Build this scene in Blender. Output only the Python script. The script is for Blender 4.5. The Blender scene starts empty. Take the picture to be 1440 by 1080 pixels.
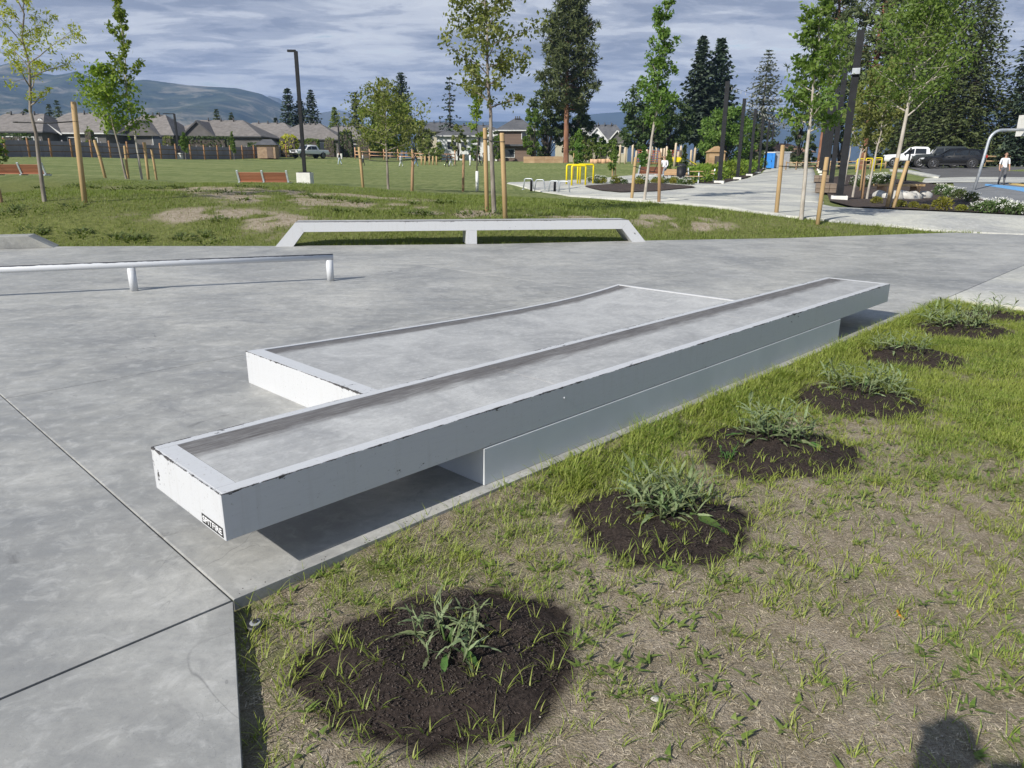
import bpy, bmesh, math, random
import numpy as np
from mathutils import Vector, Matrix
R_ = math.radians
scene = bpy.context.scene
COL = scene.collection
# ------------------------------------------------------------------ camera
PITCH, ROLL, FOC, CAMH = 0.2904, 0.0055, 1010.0, 1.6
cd = bpy.data.cameras.new('camera'); cam = bpy.data.objects.new('camera', cd); COL.objects.link(cam)
cd.sensor_width = 36.0; cd.lens = FOC / 1440 * 36.0; cd.clip_start = 0.05; cd.clip_end = 40000
_c, _s = math.cos(PITCH), math.sin(PITCH)
_F = Vector((0, _c, -_s)); _R0 = Vector((1, 0, 0)); _U0 = Vector((0, _s, _c))
_cr, _sr = math.cos(ROLL), math.sin(ROLL)
_R = _cr * _R0 + _sr * _U0; _U = -_sr * _R0 + _cr * _U0
cam.matrix_world = Matrix(((_R.x, _U.x, -_F.x, 0), (_R.y, _U.y, -_F.y, 0), (_R.z, _U.z, -_F.z, CAMH), (0, 0, 0, 1)))
scene.camera = cam
# ------------------------------------------------------------------ sun and sky
SUN_AZ, SUN_EL = R_(43.0 + 180), R_(35.5)      # azimuth from +Y clockwise to where the sun stands
sl = bpy.data.lights.new('sun', 'SUN'); sl.energy = 4.9; sl.angle = R_(0.53); sl.color = (1.0, 0.955, 0.88)
so = bpy.data.objects.new('sun', sl); COL.objects.link(so)
sd = Vector((math.sin(SUN_AZ) * math.cos(SUN_EL), math.cos(SUN_AZ) * math.cos(SUN_EL), math.sin(SUN_EL)))
so.rotation_euler = sd.to_track_quat('Z', 'Y').to_euler(); so.location = (-20, -20, 40)
world = bpy.data.worlds.new('World'); scene.world = world; world.use_nodes = True
wt = world.node_tree; wt.nodes.clear()
def wn(t, **k):
    n = wt.nodes.new(t)
    for a, b in k.items(): setattr(n, a, b)
    return n
def wl(a, b): wt.links.new(a, b)
out = wn('ShaderNodeOutputWorld'); bg = wn('ShaderNodeBackground'); bg.inputs['Strength'].default_value = 0.085
sky = wn('ShaderNodeTexSky', sky_type='NISHITA', sun_disc=False, sun_elevation=SUN_EL, sun_rotation=SUN_AZ)
sky.altitude = 400; sky.air_density = 1.2; sky.dust_density = 0.6
tc = wn('ShaderNodeTexCoord'); sep = wn('ShaderNodeSeparateXYZ'); wl(tc.outputs['Generated'], sep.inputs[0])
def wm(op, a, b=None, c=None, clamp=False):
    n = wn('ShaderNodeMath', operation=op, use_clamp=clamp)
    for i, v in enumerate((a, b, c)):
        if v is None: continue
        if isinstance(v, (int, float)): n.inputs[i].default_value = v
        else: wl(v, n.inputs[i])
    return n.outputs[0]
zz = wm('ADD', wm('MAXIMUM', sep.outputs[2], 0.0), 0.10)
cx = wm('DIVIDE', sep.outputs[0], zz); cy = wm('DIVIDE', sep.outputs[1], zz)
comb = wn('ShaderNodeCombineXYZ'); wl(wm('MULTIPLY', cx, 0.75), comb.inputs[0]); wl(wm('MULTIPLY', cy, 1.2), comb.inputs[1])
def wnoise(scale, detail, rough, off, dist=0.0):
    m = wn('ShaderNodeMapping'); m.inputs['Location'].default_value = off; wl(comb.outputs[0], m.inputs[0])
    n = wn('ShaderNodeTexNoise'); n.inputs['Scale'].default_value = scale; n.inputs['Detail'].default_value = detail
    n.inputs['Roughness'].default_value = rough; n.inputs['Distortion'].default_value = dist; wl(m.outputs[0], n.inputs['Vector'])
    return n.outputs[0]
def wramp(v, stops):
    r = wn('ShaderNodeValToRGB'); r.color_ramp.interpolation = 'EASE'
    while len(r.color_ramp.elements) < len(stops): r.color_ramp.elements.new(0.5)
    for e, (p, c) in zip(r.color_ramp.elements, stops): e.position = p; e.color = (*c, 1)
    wl(v, r.inputs[0]); return r.outputs[0]
n1 = wnoise(0.8, 7, 0.56, (3.1, 7.7, 0), 0.25); n2 = wnoise(3.0, 8, 0.62, (11.0, 2.0, 1.5), 0.35)
dens = wm('ADD', wm('MULTIPLY', n1, 0.48), wm('MULTIPLY', n2, 0.52))
cloud = wramp(dens, [(0.36, (8.6, 8.7, 8.9)), (0.445, (6.4, 6.7, 7.3)), (0.51, (4.2, 4.55, 5.4)), (0.565, (2.9, 3.25, 4.15)), (0.68, (2.2, 2.55, 3.4))])
clr = wramp(sep.outputs[2], [(0.20, (0, 0, 0)), (0.55, (1, 1, 1))])      # overlapping banks near the horizon open into broken cloud higher up
cover = wramp(wm('SUBTRACT', dens, wm('MULTIPLY', clr, 0.17)), [(0.32, (0.0, 0.0, 0.0)), (0.42, (1, 1, 1))])
mixc = wn('ShaderNodeMix', data_type='RGBA'); wl(cover, mixc.inputs[0]); wl(sky.outputs[0], mixc.inputs[6]); wl(cloud, mixc.inputs[7])
# low sky: the layer thins into pale blue-grey distance
hz = wm('POWER', wm('SUBTRACT', 1.0, wm('MULTIPLY', wm('MAXIMUM', sep.outputs[2], 0.0), 6.0, clamp=True), clamp=True), 2.0)
mixh = wn('ShaderNodeMix', data_type='RGBA'); wl(wm('MULTIPLY', hz, 0.65), mixh.inputs[0]); wl(mixc.outputs[2], mixh.inputs[6]); mixh.inputs[7].default_value = (3.5, 4.1, 5.3, 1)
wl(mixh.outputs[2], bg.inputs['Color']); wl(bg.outputs[0], out.inputs[0])
scene.view_settings.view_transform = 'Standard'; scene.view_settings.look = 'None'
scene.view_settings.exposure = 0.30; scene.view_settings.gamma = 1.0; scene.view_settings.use_curve_mapping = False
scene.render.engine = 'CYCLES'
scene.cycles.use_denoising = True; scene.cycles.max_bounces = 5; scene.cycles.diffuse_bounces = 3; scene.cycles.glossy_bounces = 2
scene.cycles.transparent_max_bounces = 8; scene.cycles.volume_bounces = 0; scene.cycles.caustics_reflective = False; scene.cycles.caustics_refractive = False
scene.render.film_transparent = False

# ------------------------------------------------------------------ helpers: picking places
def ray(px, py):
    return _F + _R * ((px - 720) / FOC) - _U * ((py - 540) / FOC)
def at(px, py, D):
    d = ray(px, py); t = D / d.y
    return Vector((d.x * t, D, CAMH + d.z * t))
def xat(px, D, z=0.8):
    # world x of a picture column on the vertical plane y = D near height z
    py = 238 - (z - CAMH) * 1054 / D
    return at(px, py, D).x
def fbm(x, y, seed=0, octs=4, scale=1.0):
    x = np.asarray(x, float) * scale; y = np.asarray(y, float) * scale
    tot = 0; amp = 1; norm = 0
    for o in range(octs):
        xi = np.floor(x).astype(np.int64); yi = np.floor(y).astype(np.int64); fx = x - xi; fy = y - yi
        fx = fx * fx * (3 - 2 * fx); fy = fy * fy * (3 - 2 * fy)
        def h(a, b):
            v = (a * 374761393 + b * 668265263 + (seed + o * 17) * 974711) & 0x7fffffff
            v = ((v ^ (v >> 13)) * 1274126177) & 0x7fffffff
            return ((v ^ (v >> 16)) & 0xffff) / 65535.0
        v = h(xi, yi) * (1 - fx) * (1 - fy) + h(xi + 1, yi) * fx * (1 - fy) + h(xi, yi + 1) * (1 - fx) * fy + h(xi + 1, yi + 1) * fx * fy
        tot = tot + v * amp; norm += amp; amp *= 0.5; x = x * 2.03 + 5.1; y = y * 2.03 + 1.7
    return tot / norm
def sst(a, b, v):
    t = np.clip((np.asarray(v, float) - a) / (b - a), 0, 1); return t * t * (3 - 2 * t)

# terrain heights read where things stand: (picture column, row, distance)
CP = [(63,283,18.5),(119,285,18.5),(150,253,30),(220,253,30),(430,262,34),(510,264,30),(578,269,29),(650,269,32),(711,307,18.5),(694,300,19.5),
 (888,279,29),(927,286,27),(1092,301,22),(1127,309,20.5),(1150,313,20),(1181,283,30.5),(1170,267,42),(1154,249,66),(1152,243.5,78),(1150,240,90),
 (1013,259,49),(1035,253,62),(1051,248,74),(1063,244,87),(1078,239,104),(1440,305,24),(1300,297,26),(1408,261,42),(1340,243,58.7),(1290,241,62),
 (20,221,76),(100,221,82),(350,223,108),(560,225,126),(437,223,112),(650,233,104),(480,232,104),(735,229,112),(795,229,112),(860,230,95),(960,230,95),
 (813,262,38),(760,269,36),(900,256,42),(957,258,45),(1100,236.5,112),(1240,237,76),(360,264.5,24),(200,267,24),(375,257.5,27.4),(330,258,27.2),(430,259,28),(36,246.5,28.4),(90,248,28.2),(0,246,28.4),(540,275,24),(375,268,30.5),(36,258,31.5),
 (1500,300,30),(1560,255,50),(-60,262,25),(-60,225,76),(800,288,24),(960,292,23.5)]
_P = [at(*c) for c in CP]
_px = [p.x for p in _P] + [-10.7, -5.1, -0.33, 3.4, 6.7, 12.1, 15, -150, 0, 150, -150, 150, -80, 90, 90]
_py = [p.y for p in _P] + [15.1, 15.6, 16.3, 17.4, 18.1, 20.1, 20.5, 250, 250, 250, 90, 90, 20, 20, 50]
_pz = [p.z for p in _P] + [0, 0, 0, 0, 0, 0.05, 0.1, 6.0, 4.5, 4.0, 3.5, 2.0, 1.0, 0.5, 1.3]
_px, _py, _pz = map(np.array, (_px, _py, _pz))
def _tk(r2): return np.where(r2 > 1e-9, r2 * np.log(np.maximum(r2, 1e-9)), 0.0)
_n = len(_px); _K = _tk(((_px[:, None] - _px) ** 2 + (_py[:, None] - _py) ** 2) / 900.0) + 0.0006 * np.eye(_n)
_Q = np.c_[np.ones(_n), _px / 30, _py / 30]
_W = np.linalg.solve(np.block([[_K, _Q], [_Q.T, np.zeros((3, 3))]]), np.r_[_pz, 0, 0, 0])
EX = [-60, -16, -10.68, -7.87, -5.09, -0.33, 3.37, 6.68, 12.1, 13.6, 20, 60]
EY = [13.5, 14.6, 15.14, 15.43, 15.58, 16.3, 17.36, 18.1, 20.13, 20.2, 21, 24]
def T(x, y):
    x = np.atleast_1d(np.asarray(x, float)); y = np.atleast_1d(np.asarray(y, float)); sh = x.shape
    x = x.ravel(); y = y.ravel(); z = np.zeros_like(x)
    for i in range(0, len(x), 20000):
        xs, ys = np.clip(x[i:i+20000], -160, 170), np.clip(y[i:i+20000], -20, 260)
        z[i:i+20000] = _tk(((xs[:, None] - _px) ** 2 + (ys[:, None] - _py) ** 2) / 900.0) @ _W[:_n] + _W[_n] + _W[_n+1] * xs / 30 + _W[_n+2] * ys / 30
    S = sst(-0.1, 2.2, y - np.interp(x, EX, EY))
    return (-0.05 + S * (np.clip(z, 0, 8) + 0.05)).reshape(sh)
def Tz(x, y): return float(T(x, y)[0])
def hit(px, py, dz=0.0):
    d = ray(px, py); D = 3.0; prev = D
    while D < 300:
        t = D / d.y
        if CAMH + d.z * t < Tz(d.x * t, D) + dz: break
        prev = D; D += 0.25 if D < 60 else 1.0
    for _ in range(12):
        m = (prev + D) / 2; t = m / d.y
        if CAMH + d.z * t < Tz(d.x * t, m) + dz: D = m
        else: prev = m
    t = D / d.y
    return Vector((d.x * t, D, Tz(d.x * t, D)))
def ground(px, D):
    x = xat(px, D); x = xat(px, D, Tz(x, D)); return Vector((x, D, Tz(x, D)))

# ------------------------------------------------------------------ helpers: objects
def tag(o, label=None, cat=None, group=None, kind=None):
    if label: o['label'] = label
    if cat: o['category'] = cat
    if group: o['group'] = group
    if kind: o['kind'] = kind
    return o
def empty(name, loc, rz=0.0, label=None, cat=None, group=None, kind=None):
    o = bpy.data.objects.new(name, None); COL.objects.link(o); o.location = loc; o.rotation_euler = (0, 0, rz)
    o.empty_display_size = 0.2
    return tag(o, label, cat, group, kind)
def link(name, me, parent=None, loc=None, rz=None, scale=None):
    o = bpy.data.objects.new(name, me); COL.objects.link(o)
    if parent: o.parent = parent
    if loc is not None: o.location = loc
    if rz is not None: o.rotation_euler = (0, 0, rz) if isinstance(rz, (int, float)) else rz
    if scale is not None: o.scale = (scale,) * 3 if isinstance(scale, (int, float)) else scale
    return o
def kids(o): return KID.get(o.name, [])
def copy_tree(o, parent=None):
    c = o.copy(); COL.objects.link(c)
    if parent: c.parent = parent
    for ch in list(o.children): copy_tree(ch, c)
    return c
def npmesh(name, V, F, mats=(), smooth=False):
    V = np.asarray(V, np.float32); F = np.asarray(F, np.int32); k = F.shape[1]
    me = bpy.data.meshes.new(name); me.vertices.add(len(V)); me.vertices.foreach_set('co', V.ravel())
    me.loops.add(F.size); me.loops.foreach_set('vertex_index', F.ravel())
    me.polygons.add(len(F)); me.polygons.foreach_set('loop_start', np.arange(0, F.size, k, dtype=np.int32))
    me.polygons.foreach_set('loop_total', np.full(len(F), k, np.int32))
    if smooth: me.polygons.foreach_set('use_smooth', np.ones(len(F), bool))
    for m in mats: me.materials.append(m)
    me.update(calc_edges=True); return me
class MB:
    def __init__(s): s.v = []; s.f = []; s.sm = []
    def add(s, vs, fs, smooth=False):
        b = len(s.v); s.v += [tuple(v) for v in vs]; s.f += [tuple(i + b for i in f) for f in fs]; s.sm += [smooth] * len(fs); return s
    def box(s, c, d, rz=0.0, M=None, taper=1.0):
        x, y, z = d[0] / 2, d[1] / 2, d[2] / 2; t = taper
        vs = [Vector(p) for p in ((-x,-y,-z),(x,-y,-z),(x,y,-z),(-x,y,-z),(-x*t,-y*t,z),(x*t,-y*t,z),(x*t,y*t,z),(-x*t,y*t,z))]
        m = M if M is not None else Matrix.Rotation(rz, 3, 'Z'); c = Vector(c)
        return s.add([m @ v + c for v in vs], [(3,2,1,0),(4,5,6,7),(0,1,5,4),(1,2,6,5),(2,3,7,6),(3,0,4,7)])
    def beam(s, a, b, w, h):
        a, b = Vector(a), Vector(b); d = (b - a); L = d.length; d.normalize()
        u = Vector((0, 0, 1)) if abs(d.z) < 0.95 else Vector((0, 1, 0))
        sx = d.cross(u).normalized(); up = sx.cross(d)
        return s.box((a + b) / 2, (w, L, h), M=Matrix((sx, d, up)).transposed())
    def tube(s, pts, rad, n=8, caps=True, smooth=True):
        pts = [Vector(p) for p in pts]; m = len(pts)
        if isinstance(rad, (int, float)): rad = [rad] * m
        vs = []; up = None
        for i, p in enumerate(pts):
            d = (pts[min(i+1, m-1)] - pts[max(i-1, 0)]).normalized()
            if up is None: up = Vector((1, 0, 0)) if abs(d.x) < 0.9 else Vector((0, 1, 0))
            sx = d.cross(up).normalized(); up = sx.cross(d).normalized()
            for k in range(n):
                a = 2 * math.pi * k / n; vs.append(p + (sx * math.cos(a) + up * math.sin(a)) * rad[i])
        fs = [(i*n+k, i*n+(k+1) % n, (i+1)*n+(k+1) % n, (i+1)*n+k) for i in range(m-1) for k in range(n)]
        s.add(vs, fs, smooth)
        if caps:
            b = len(s.v) - len(vs); s.f += [tuple(b+k for k in range(n))[::-1], tuple(b+(m-1)*n+k for k in range(n))]; s.sm += [False, False]
        return s
    def prism(s, poly, z0, z1):
        n = len(poly); a = sum(poly[i][0]*poly[(i+1) % n][1] - poly[(i+1) % n][0]*poly[i][1] for i in range(n))
        if a < 0: poly = poly[::-1]
        return s.add([(p[0], p[1], z0) for p in poly] + [(p[0], p[1], z1) for p in poly],
                     [tuple(range(n))[::-1], tuple(range(n, 2*n))] + [(i, (i+1) % n, n+(i+1) % n, n+i) for i in range(n)])
    def loft(s, rings, smooth=True, caps=True):
        n = len(rings[0]); vs = [v for r in rings for v in r]
        fs = [(i*n+k, i*n+(k+1) % n, (i+1)*n+(k+1) % n, (i+1)*n+k) for i in range(len(rings)-1) for k in range(n)]
        b = len(s.v); s.add(vs, fs, smooth)
        if caps:
            m = len(rings); s.f += [tuple(b+k for k in range(n))[::-1], tuple(b+(m-1)*n+k for k in range(n))]; s.sm += [False, False]
        return s
    def mesh(s, name, mat=None, bevel=0.0, seg=2, sharp=None):
        me = bpy.data.meshes.new(name); me.from_pydata(s.v, [], s.f)
        if s.sm: me.polygons.foreach_set('use_smooth', s.sm)
        bm = bmesh.new(); bm.from_mesh(me)
        bmesh.ops.recalc_face_normals(bm, faces=bm.faces)
        if bevel: bmesh.ops.bevel(bm, geom=list(bm.edges), offset=bevel, segments=seg, affect='EDGES', profile=0.5)
        bm.to_mesh(me); bm.free()
        if sharp is not None: me.set_sharp_from_angle(angle=R_(sharp))
        if mat:
            for m in (mat if isinstance(mat, (list, tuple)) else [mat]): me.materials.append(m)
        me.update(); return me
    def build(s, name, mat, parent=None, loc=None, rz=None, bevel=0.0, seg=2, sharp=None):
        return link(name, s.mesh(name, mat, bevel, seg, sharp), parent, loc, rz)

# ------------------------------------------------------------------ helpers: materials
class NT:
    def __init__(s, name):
        s.m = bpy.data.materials.new(name); s.m.use_nodes = True; s.t = s.m.node_tree
        s.b = s.t.nodes['Principled BSDF']; s.o = s.t.nodes['Material Output']
        s.tc = s.t.nodes.new('ShaderNodeTexCoord')
    def n(s, t, **k):
        x = s.t.nodes.new(t)
        for a, b in k.items(): setattr(x, a, b)
        return x
    def l(s, a, b): s.t.links.new(a, b)
    def set(s, inp, v):
        i = s.b.inputs[inp]
        if hasattr(v, 'is_linked') or isinstance(v, bpy.types.NodeSocket): s.l(v, i)
        elif isinstance(v, (tuple, list)): i.default_value = (*v, 1) if len(v) == 3 else v
        else: i.default_value = v
    def co(s, kind='Object', scale=(1, 1, 1), rot=(0, 0, 0)):
        mp = s.n('ShaderNodeMapping'); mp.inputs['Scale'].default_value = scale; mp.inputs['Rotation'].default_value = rot
        if kind == 'World': g = s.n('ShaderNodeNewGeometry'); s.l(g.outputs['Position'], mp.inputs[0])
        else: s.l(s.tc.outputs[kind], mp.inputs[0])
        return mp.outputs[0]
    def noise(s, co, scale, detail=4, rough=0.55, dist=0.0):
        x = s.n('ShaderNodeTexNoise'); x.inputs['Scale'].default_value = scale; x.inputs['Detail'].default_value = detail
        x.inputs['Roughness'].default_value = rough; x.inputs['Distortion'].default_value = dist; s.l(co, x.inputs['Vector']); return x.outputs[0]
    def ramp(s, v, stops, interp='LINEAR'):
        r = s.n('ShaderNodeValToRGB'); r.color_ramp.interpolation = interp
        while len(r.color_ramp.elements) < len(stops): r.color_ramp.elements.new(0.5)
        for e, (p, c) in zip(r.color_ramp.elements, stops):
            e.position = p; c = (c, c, c) if isinstance(c, (int, float)) else c; e.color = (*c, 1)
        s.l(v, r.inputs[0]); return r.outputs[0]
    def mix(s, f, a, b, mode='MIX'):
        x = s.n('ShaderNodeMix', data_type='RGBA', blend_type=mode)
        for i, v in ((0, f), (6, a), (7, b)):
            if isinstance(v, bpy.types.NodeSocket): s.l(v, x.inputs[i])
            elif isinstance(v, (int, float)): x.inputs[i].default_value = v if i == 0 else (v, v, v, 1)
            else: x.inputs[i].default_value = (*v, 1)
        return x.outputs[2]
    def math(s, op, a, b=None, clamp=False):
        x = s.n('ShaderNodeMath', operation=op, use_clamp=clamp)
        for i, v in enumerate((a, b)):
            if v is None: continue
            if isinstance(v, bpy.types.NodeSocket): s.l(v, x.inputs[i])
            else: x.inputs[i].default_value = v
        return x.outputs[0]
    def sepxyz(s, co):
        x = s.n('ShaderNodeSeparateXYZ'); s.l(co, x.inputs[0]); return x.outputs
    def bump(s, h, strength=0.3, dist=0.01):
        x = s.n('ShaderNodeBump'); x.inputs['Strength'].default_value = strength; x.inputs['Distance'].default_value = dist
        s.l(h, x.inputs['Height']); s.l(x.outputs[0], s.b.inputs['Normal'])
def pm(name, c1, c2=None, scale=6.0, rough=0.7, metal=0.0, bump=0.0, bdist=0.005, stretch=(1, 1, 1), detail=5, spec=0.4, rand=0.0, lo=0.35, hi=0.65):
    k = NT(name); c2 = c2 or tuple(min(1, x * 1.25) for x in c1)
    co = k.co('Object', stretch); n = k.noise(co, scale, detail)
    col = k.mix(k.ramp(n, [(lo, 0), (hi, 1)]), c1, c2)
    if rand:
        oi = k.n('ShaderNodeObjectInfo'); hs = k.n('ShaderNodeHueSaturation')
        k.l(k.math('ADD', k.math('MULTIPLY', oi.outputs['Random'], rand), 1 - rand / 2), hs.inputs['Value'])
        k.l(col, hs.inputs['Color']); col = hs.outputs[0]
    k.set('Base Color', col); k.set('Roughness', rough); k.set('Metallic', metal); k.set('Specular IOR Level', spec)
    if bump: k.bump(k.noise(co, scale * 4, 6, 0.65), bump, bdist)
    return k.m
def leafmat(name, c1, c2, scale=1.2, trans=0.35, rand=0.25, rough=0.55, fine=None):
    k = NT(name); g = k.co('World'); n = k.noise(g, scale, 3)
    n2 = k.noise(g, fine or scale * 9, 2)
    f = k.ramp(k.math('ADD', k.math('MULTIPLY', n, 0.5), k.math('MULTIPLY', n2, 0.5)), [(0.36, 0), (0.64, 1)])
    col = k.mix(f, c1, c2)
    oi = k.n('ShaderNodeObjectInfo'); hs = k.n('ShaderNodeHueSaturation')
    k.l(k.math('ADD', k.math('MULTIPLY', oi.outputs['Random'], rand), 1 - rand / 2), hs.inputs['Value'])
    k.l(k.math('ADD', k.math('MULTIPLY', oi.outputs['Random'], 0.03), 0.485), hs.inputs['Hue'])
    k.l(col, hs.inputs['Color']); col = hs.outputs[0]
    k.set('Base Color', col); k.set('Roughness', rough); k.set('Specular IOR Level', 0.3)
    tr = k.n('ShaderNodeBsdfTranslucent'); k.l(k.mix(1.0, col, (1.0, 1.15, 0.55), 'MULTIPLY'), tr.inputs['Color'])
    ms = k.n('ShaderNodeMixShader'); ms.inputs[0].default_value = trans
    k.l(k.b.outputs[0], ms.inputs[1]); k.l(tr.outputs[0], ms.inputs[2]); k.l(ms.outputs[0], k.o.inputs[0]); return k.m
# ================================================================== GROUND
LB = Vector((-1.104, 2.490, 0)); LA = Vector((math.sin(0.7702), math.cos(0.7702), 0)); LN = Vector((-LA.y, LA.x, 0)); LROT = math.atan2(LA.y, LA.x)
def st(s, t, z=0.0): return LB + LA * s + LN * t + Vector((0, 0, z))
def to_st(x, y):
    dx, dy = x - LB.x, y - LB.y
    return dx * LA.x + dy * LA.y, dx * LN.x + dy * LN.y
def micro(x, y):
    return (fbm(x, y, 3, 4, 2.2) - 0.5) * 0.07 + (fbm(x, y, 8, 3, 14.0) - 0.5) * 0.022
def G(x, y):
    x = np.asarray(x, float); y = np.asarray(y, float)
    s, t = to_st(x, y)
    PATHK = 1 - sst(-1.5, -0.2, y - np.interp(x, [1.5, 2.5, 4.5, 6.6, 9.0, 11.2, 12.1, 20], [27.5, 26.5, 25.0, 23.8, 22.3, 20.8, 20.0, 19]))
    lawn = (1 - sst(-0.45, -0.12, t)) * (1 - sst(9.3, 9.7, s))
    rise = 0.035 * np.exp(-((t + 0.10) / 0.16) ** 2) * sst(0.25, 0.7, s) * (1 - sst(9.3, 9.7, s))
    return T(x, y) + rise + micro(x, y) * np.maximum(lawn, 0.35 * sst(0, 3, y - np.interp(x, EX, EY)) * (1 - sst(30, 60, y)) * np.where(x > 1.5, PATHK, 1))
# mulch circles in the lawn: centre, radii, turn
BEDS = [(-0.23, 2.14, 0.51, 0.42, 0.35), (0.72, 3.16, 0.45, 0.43, 0.2), (1.62, 4.12, 0.52, 0.46, 0.3), (2.62, 5.16, 0.52, 0.46, 0.4), (3.70, 6.45, 0.50, 0.44, 0.5), (4.85, 7.62, 0.58, 0.48, 0.6), (5.70, 8.42, 0.48, 0.36, 0.4)]
def bed_r(x, y):
    r = np.full(np.shape(x), 9.0)
    for i, (bx, by, a, b, w) in enumerate(BEDS):
        dx, dy = x - bx, y - by; u = dx * math.cos(w) + dy * math.sin(w); v = -dx * math.sin(w) + dy * math.cos(w)
        th = np.arctan2(v, u); wob = 1 + 0.05 * np.sin(3 * th + i * 1.7) + 0.035 * np.sin(5 * th + i) + 0.03 * np.sin(9 * th + 2 * i)
        r = np.minimum(r, np.sqrt((u / a) ** 2 + (v / b) ** 2) / wob)
    return r
def lush(x, y):
    """share of green in the near lawn"""
    s, t = to_st(x, y); n = fbm(x, y, 21, 4, 1.3); n2 = fbm(x, y, 33, 3, 3.7)
    edge = np.exp(-((t + 0.28) / 0.32) ** 2) * (0.35 + 0.65 * sst(0.9, 2.0, s)) * (1 - 0.5 * sst(8.2, 9.4, s))
    rightside = sst(1.9, 3.2, x - 0.15 * (y - 3)) * sst(1.8, 3.4, y) * (0.75 - 0.35 * sst(6.5, 8.5, y))
    mid = 0.38 * sst(3.2, 5.5, y)
    base = 0.30 + 0.35 * (n - 0.5) + 0.6 * (n2 - 0.5)
    d = base + 0.80 * edge * (0.05 + 1.5 * n2) + 0.42 * rightside * (0.2 + 1.7 * n2) + mid * (0.2 + 1.5 * (n - 0.3))
    return np.clip(d, 0, 1) * sst(0.82, 1.08, bed_r(x, y) + 0.10 * (n2 - 0.5))
DRY = [(360, 275, 22.5, 2.4, 1.0), (300, 268, 24, 1.6, .7), (430, 285, 20.5, 1.9, .8), (330, 312, 18, 1.7, 0.6), (560, 290, 20.5, 1.7, 0.6), (500, 275, 23, 1.8, .6), (930, 303, 20.5, 1.3, 0.5), (960, 311, 19.5, 1.2, 0.5), (640, 300, 19.5, 1.4, .6), (800, 305, 19.5, 1.0, 0.4)]
DRYW = [(xat(a, D, .5), D, rx, ry) for a, b, D, rx, ry in DRY]
def dry(x, y):
    d = np.zeros(np.shape(x))
    for bx, by, rx, ry in DRYW: d = np.maximum(d, np.exp(-(((x - bx) / rx / 1.3) ** 2 + ((y - by) / ry / 1.3) ** 2)))
    n = fbm(x, y, 51, 4, 0.9)
    return np.clip(d * 1.7 * sst(.30, .60, fbm(x, y * .8, 57, 5, 2.4)) + (n - 0.62) * 1.6, 0, 1)
def axis(parts):
    a = []
    for lo, hi, step in parts: a += list(np.arange(lo, hi, step))
    return a
def grow(v, step, end, k=1.12):
    r = []; s = 1 if end > v else -1
    while (end - v) * s > 0: r.append(v); v += step * s; step *= k
    r.append(end); return r
gx = np.array(sorted(set(grow(-22, .4, -12000, 1.14)[1:] + axis([(-22, -1.5, .3), (-1.5, 7.5, .055), (7.5, 30, .3)]) + grow(30, .4, 12000, 1.14))))
gy = np.array(sorted(set(grow(0.5, .3, -200, 1.2)[1:] + axis([(0.5, 10, .055), (10, 36, .25)]) + grow(36, .35, 12000, 1.09))))
GX, GY = np.meshgrid(gx, gy); nx, ny = len(gx), len(gy)
GZ = G(GX.ravel(), GY.ravel())
idx = np.arange(nx * ny).reshape(ny, nx)
GF = np.c_[idx[:-1, :-1].ravel(), idx[:-1, 1:].ravel(), idx[1:, 1:].ravel(), idx[1:, :-1].ravel()]
gme = npmesh('ground', np.c_[GX.ravel(), GY.ravel(), GZ], GF, smooth=True)
fx, fy = GX.ravel(), GY.ravel(); edge_y = np.interp(fx, EX, EY)
near = (fy < edge_y - 0.05) & (fx > -2.2)
lg = lush(fx, fy); dr = dry(fx, fy)
green = np.where(near, lg * 0.9, 1 - dr)
field = sst(24.5, 27, fy + 0.02 * fx)
green = green * (1 - field) + field
bedmask = np.where(near, 1 - sst(0.93, 1.03, bed_r(fx, fy)), 0)
ca = gme.color_attributes.new('zone', 'FLOAT_COLOR', 'POINT')
ca.data.foreach_set('color', np.c_[green, field, bedmask, np.ones_like(green)].astype(np.float32).ravel())
k = NT('ground'); g = k.co('World'); at_ = k.n('ShaderNodeAttribute', attribute_name='zone'); sp = k.n('ShaderNodeSeparateColor'); k.l(at_.outputs['Color'], sp.inputs[0])
fine = k.noise(g, 60, 6, 0.75); mid = k.noise(g, 9, 5, 0.6); crumb = k.noise(g, 120, 3, .6); big = k.noise(g, 0.7, 4)
straw = k.noise(k.co('World', (1, 2.2, 1), (0, 0, 0.7)), 60, 5, 0.78, 1.5)
dirt = k.mix(k.ramp(straw, [(0.38, 0), (0.60, 1)]), (0.29, 0.228, 0.168), (0.80, 0.70, 0.555))
dirt = k.mix(k.math('MULTIPLY', k.ramp(crumb, [(0.34, 1), (0.46, 0)]), 0.5), dirt, (0.085, 0.065, 0.047)); dirt = k.mix(k.math('MULTIPLY', k.ramp(k.noise(g, 34, 5, .75), [(0.36, 1), (0.48, 0)]), 0.40), dirt, (0.15, 0.12, 0.08)); dirt = k.mix(k.math('MULTIPLY', k.ramp(k.noise(g, 3.1, 5, .6), [(0.42, 0), (0.62, 1)]), 0.35), dirt, (0.50, 0.42, 0.32))
dirt = k.mix(k.math('MULTIPLY', k.ramp(fine, [(0.45, 0), (0.62, 1)]), 0.55), dirt, (0.36, 0.295, 0.21))
dirt = k.mix(k.math('MULTIPLY', k.ramp(mid, [(0.40, 1), (0.58, 0)]), 0.45), dirt, (0.22, 0.18, 0.10))
gr = k.mix(k.ramp(mid, [(0.35, 0), (0.65, 1)]), (0.11, 0.14, 0.035), (0.22, 0.25, 0.07))
gr = k.mix(k.math('MULTIPLY', k.ramp(fine, [(0.4, 0), (0.62, 1)]), 0.5), gr, (0.26, 0.24, 0.11))
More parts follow.
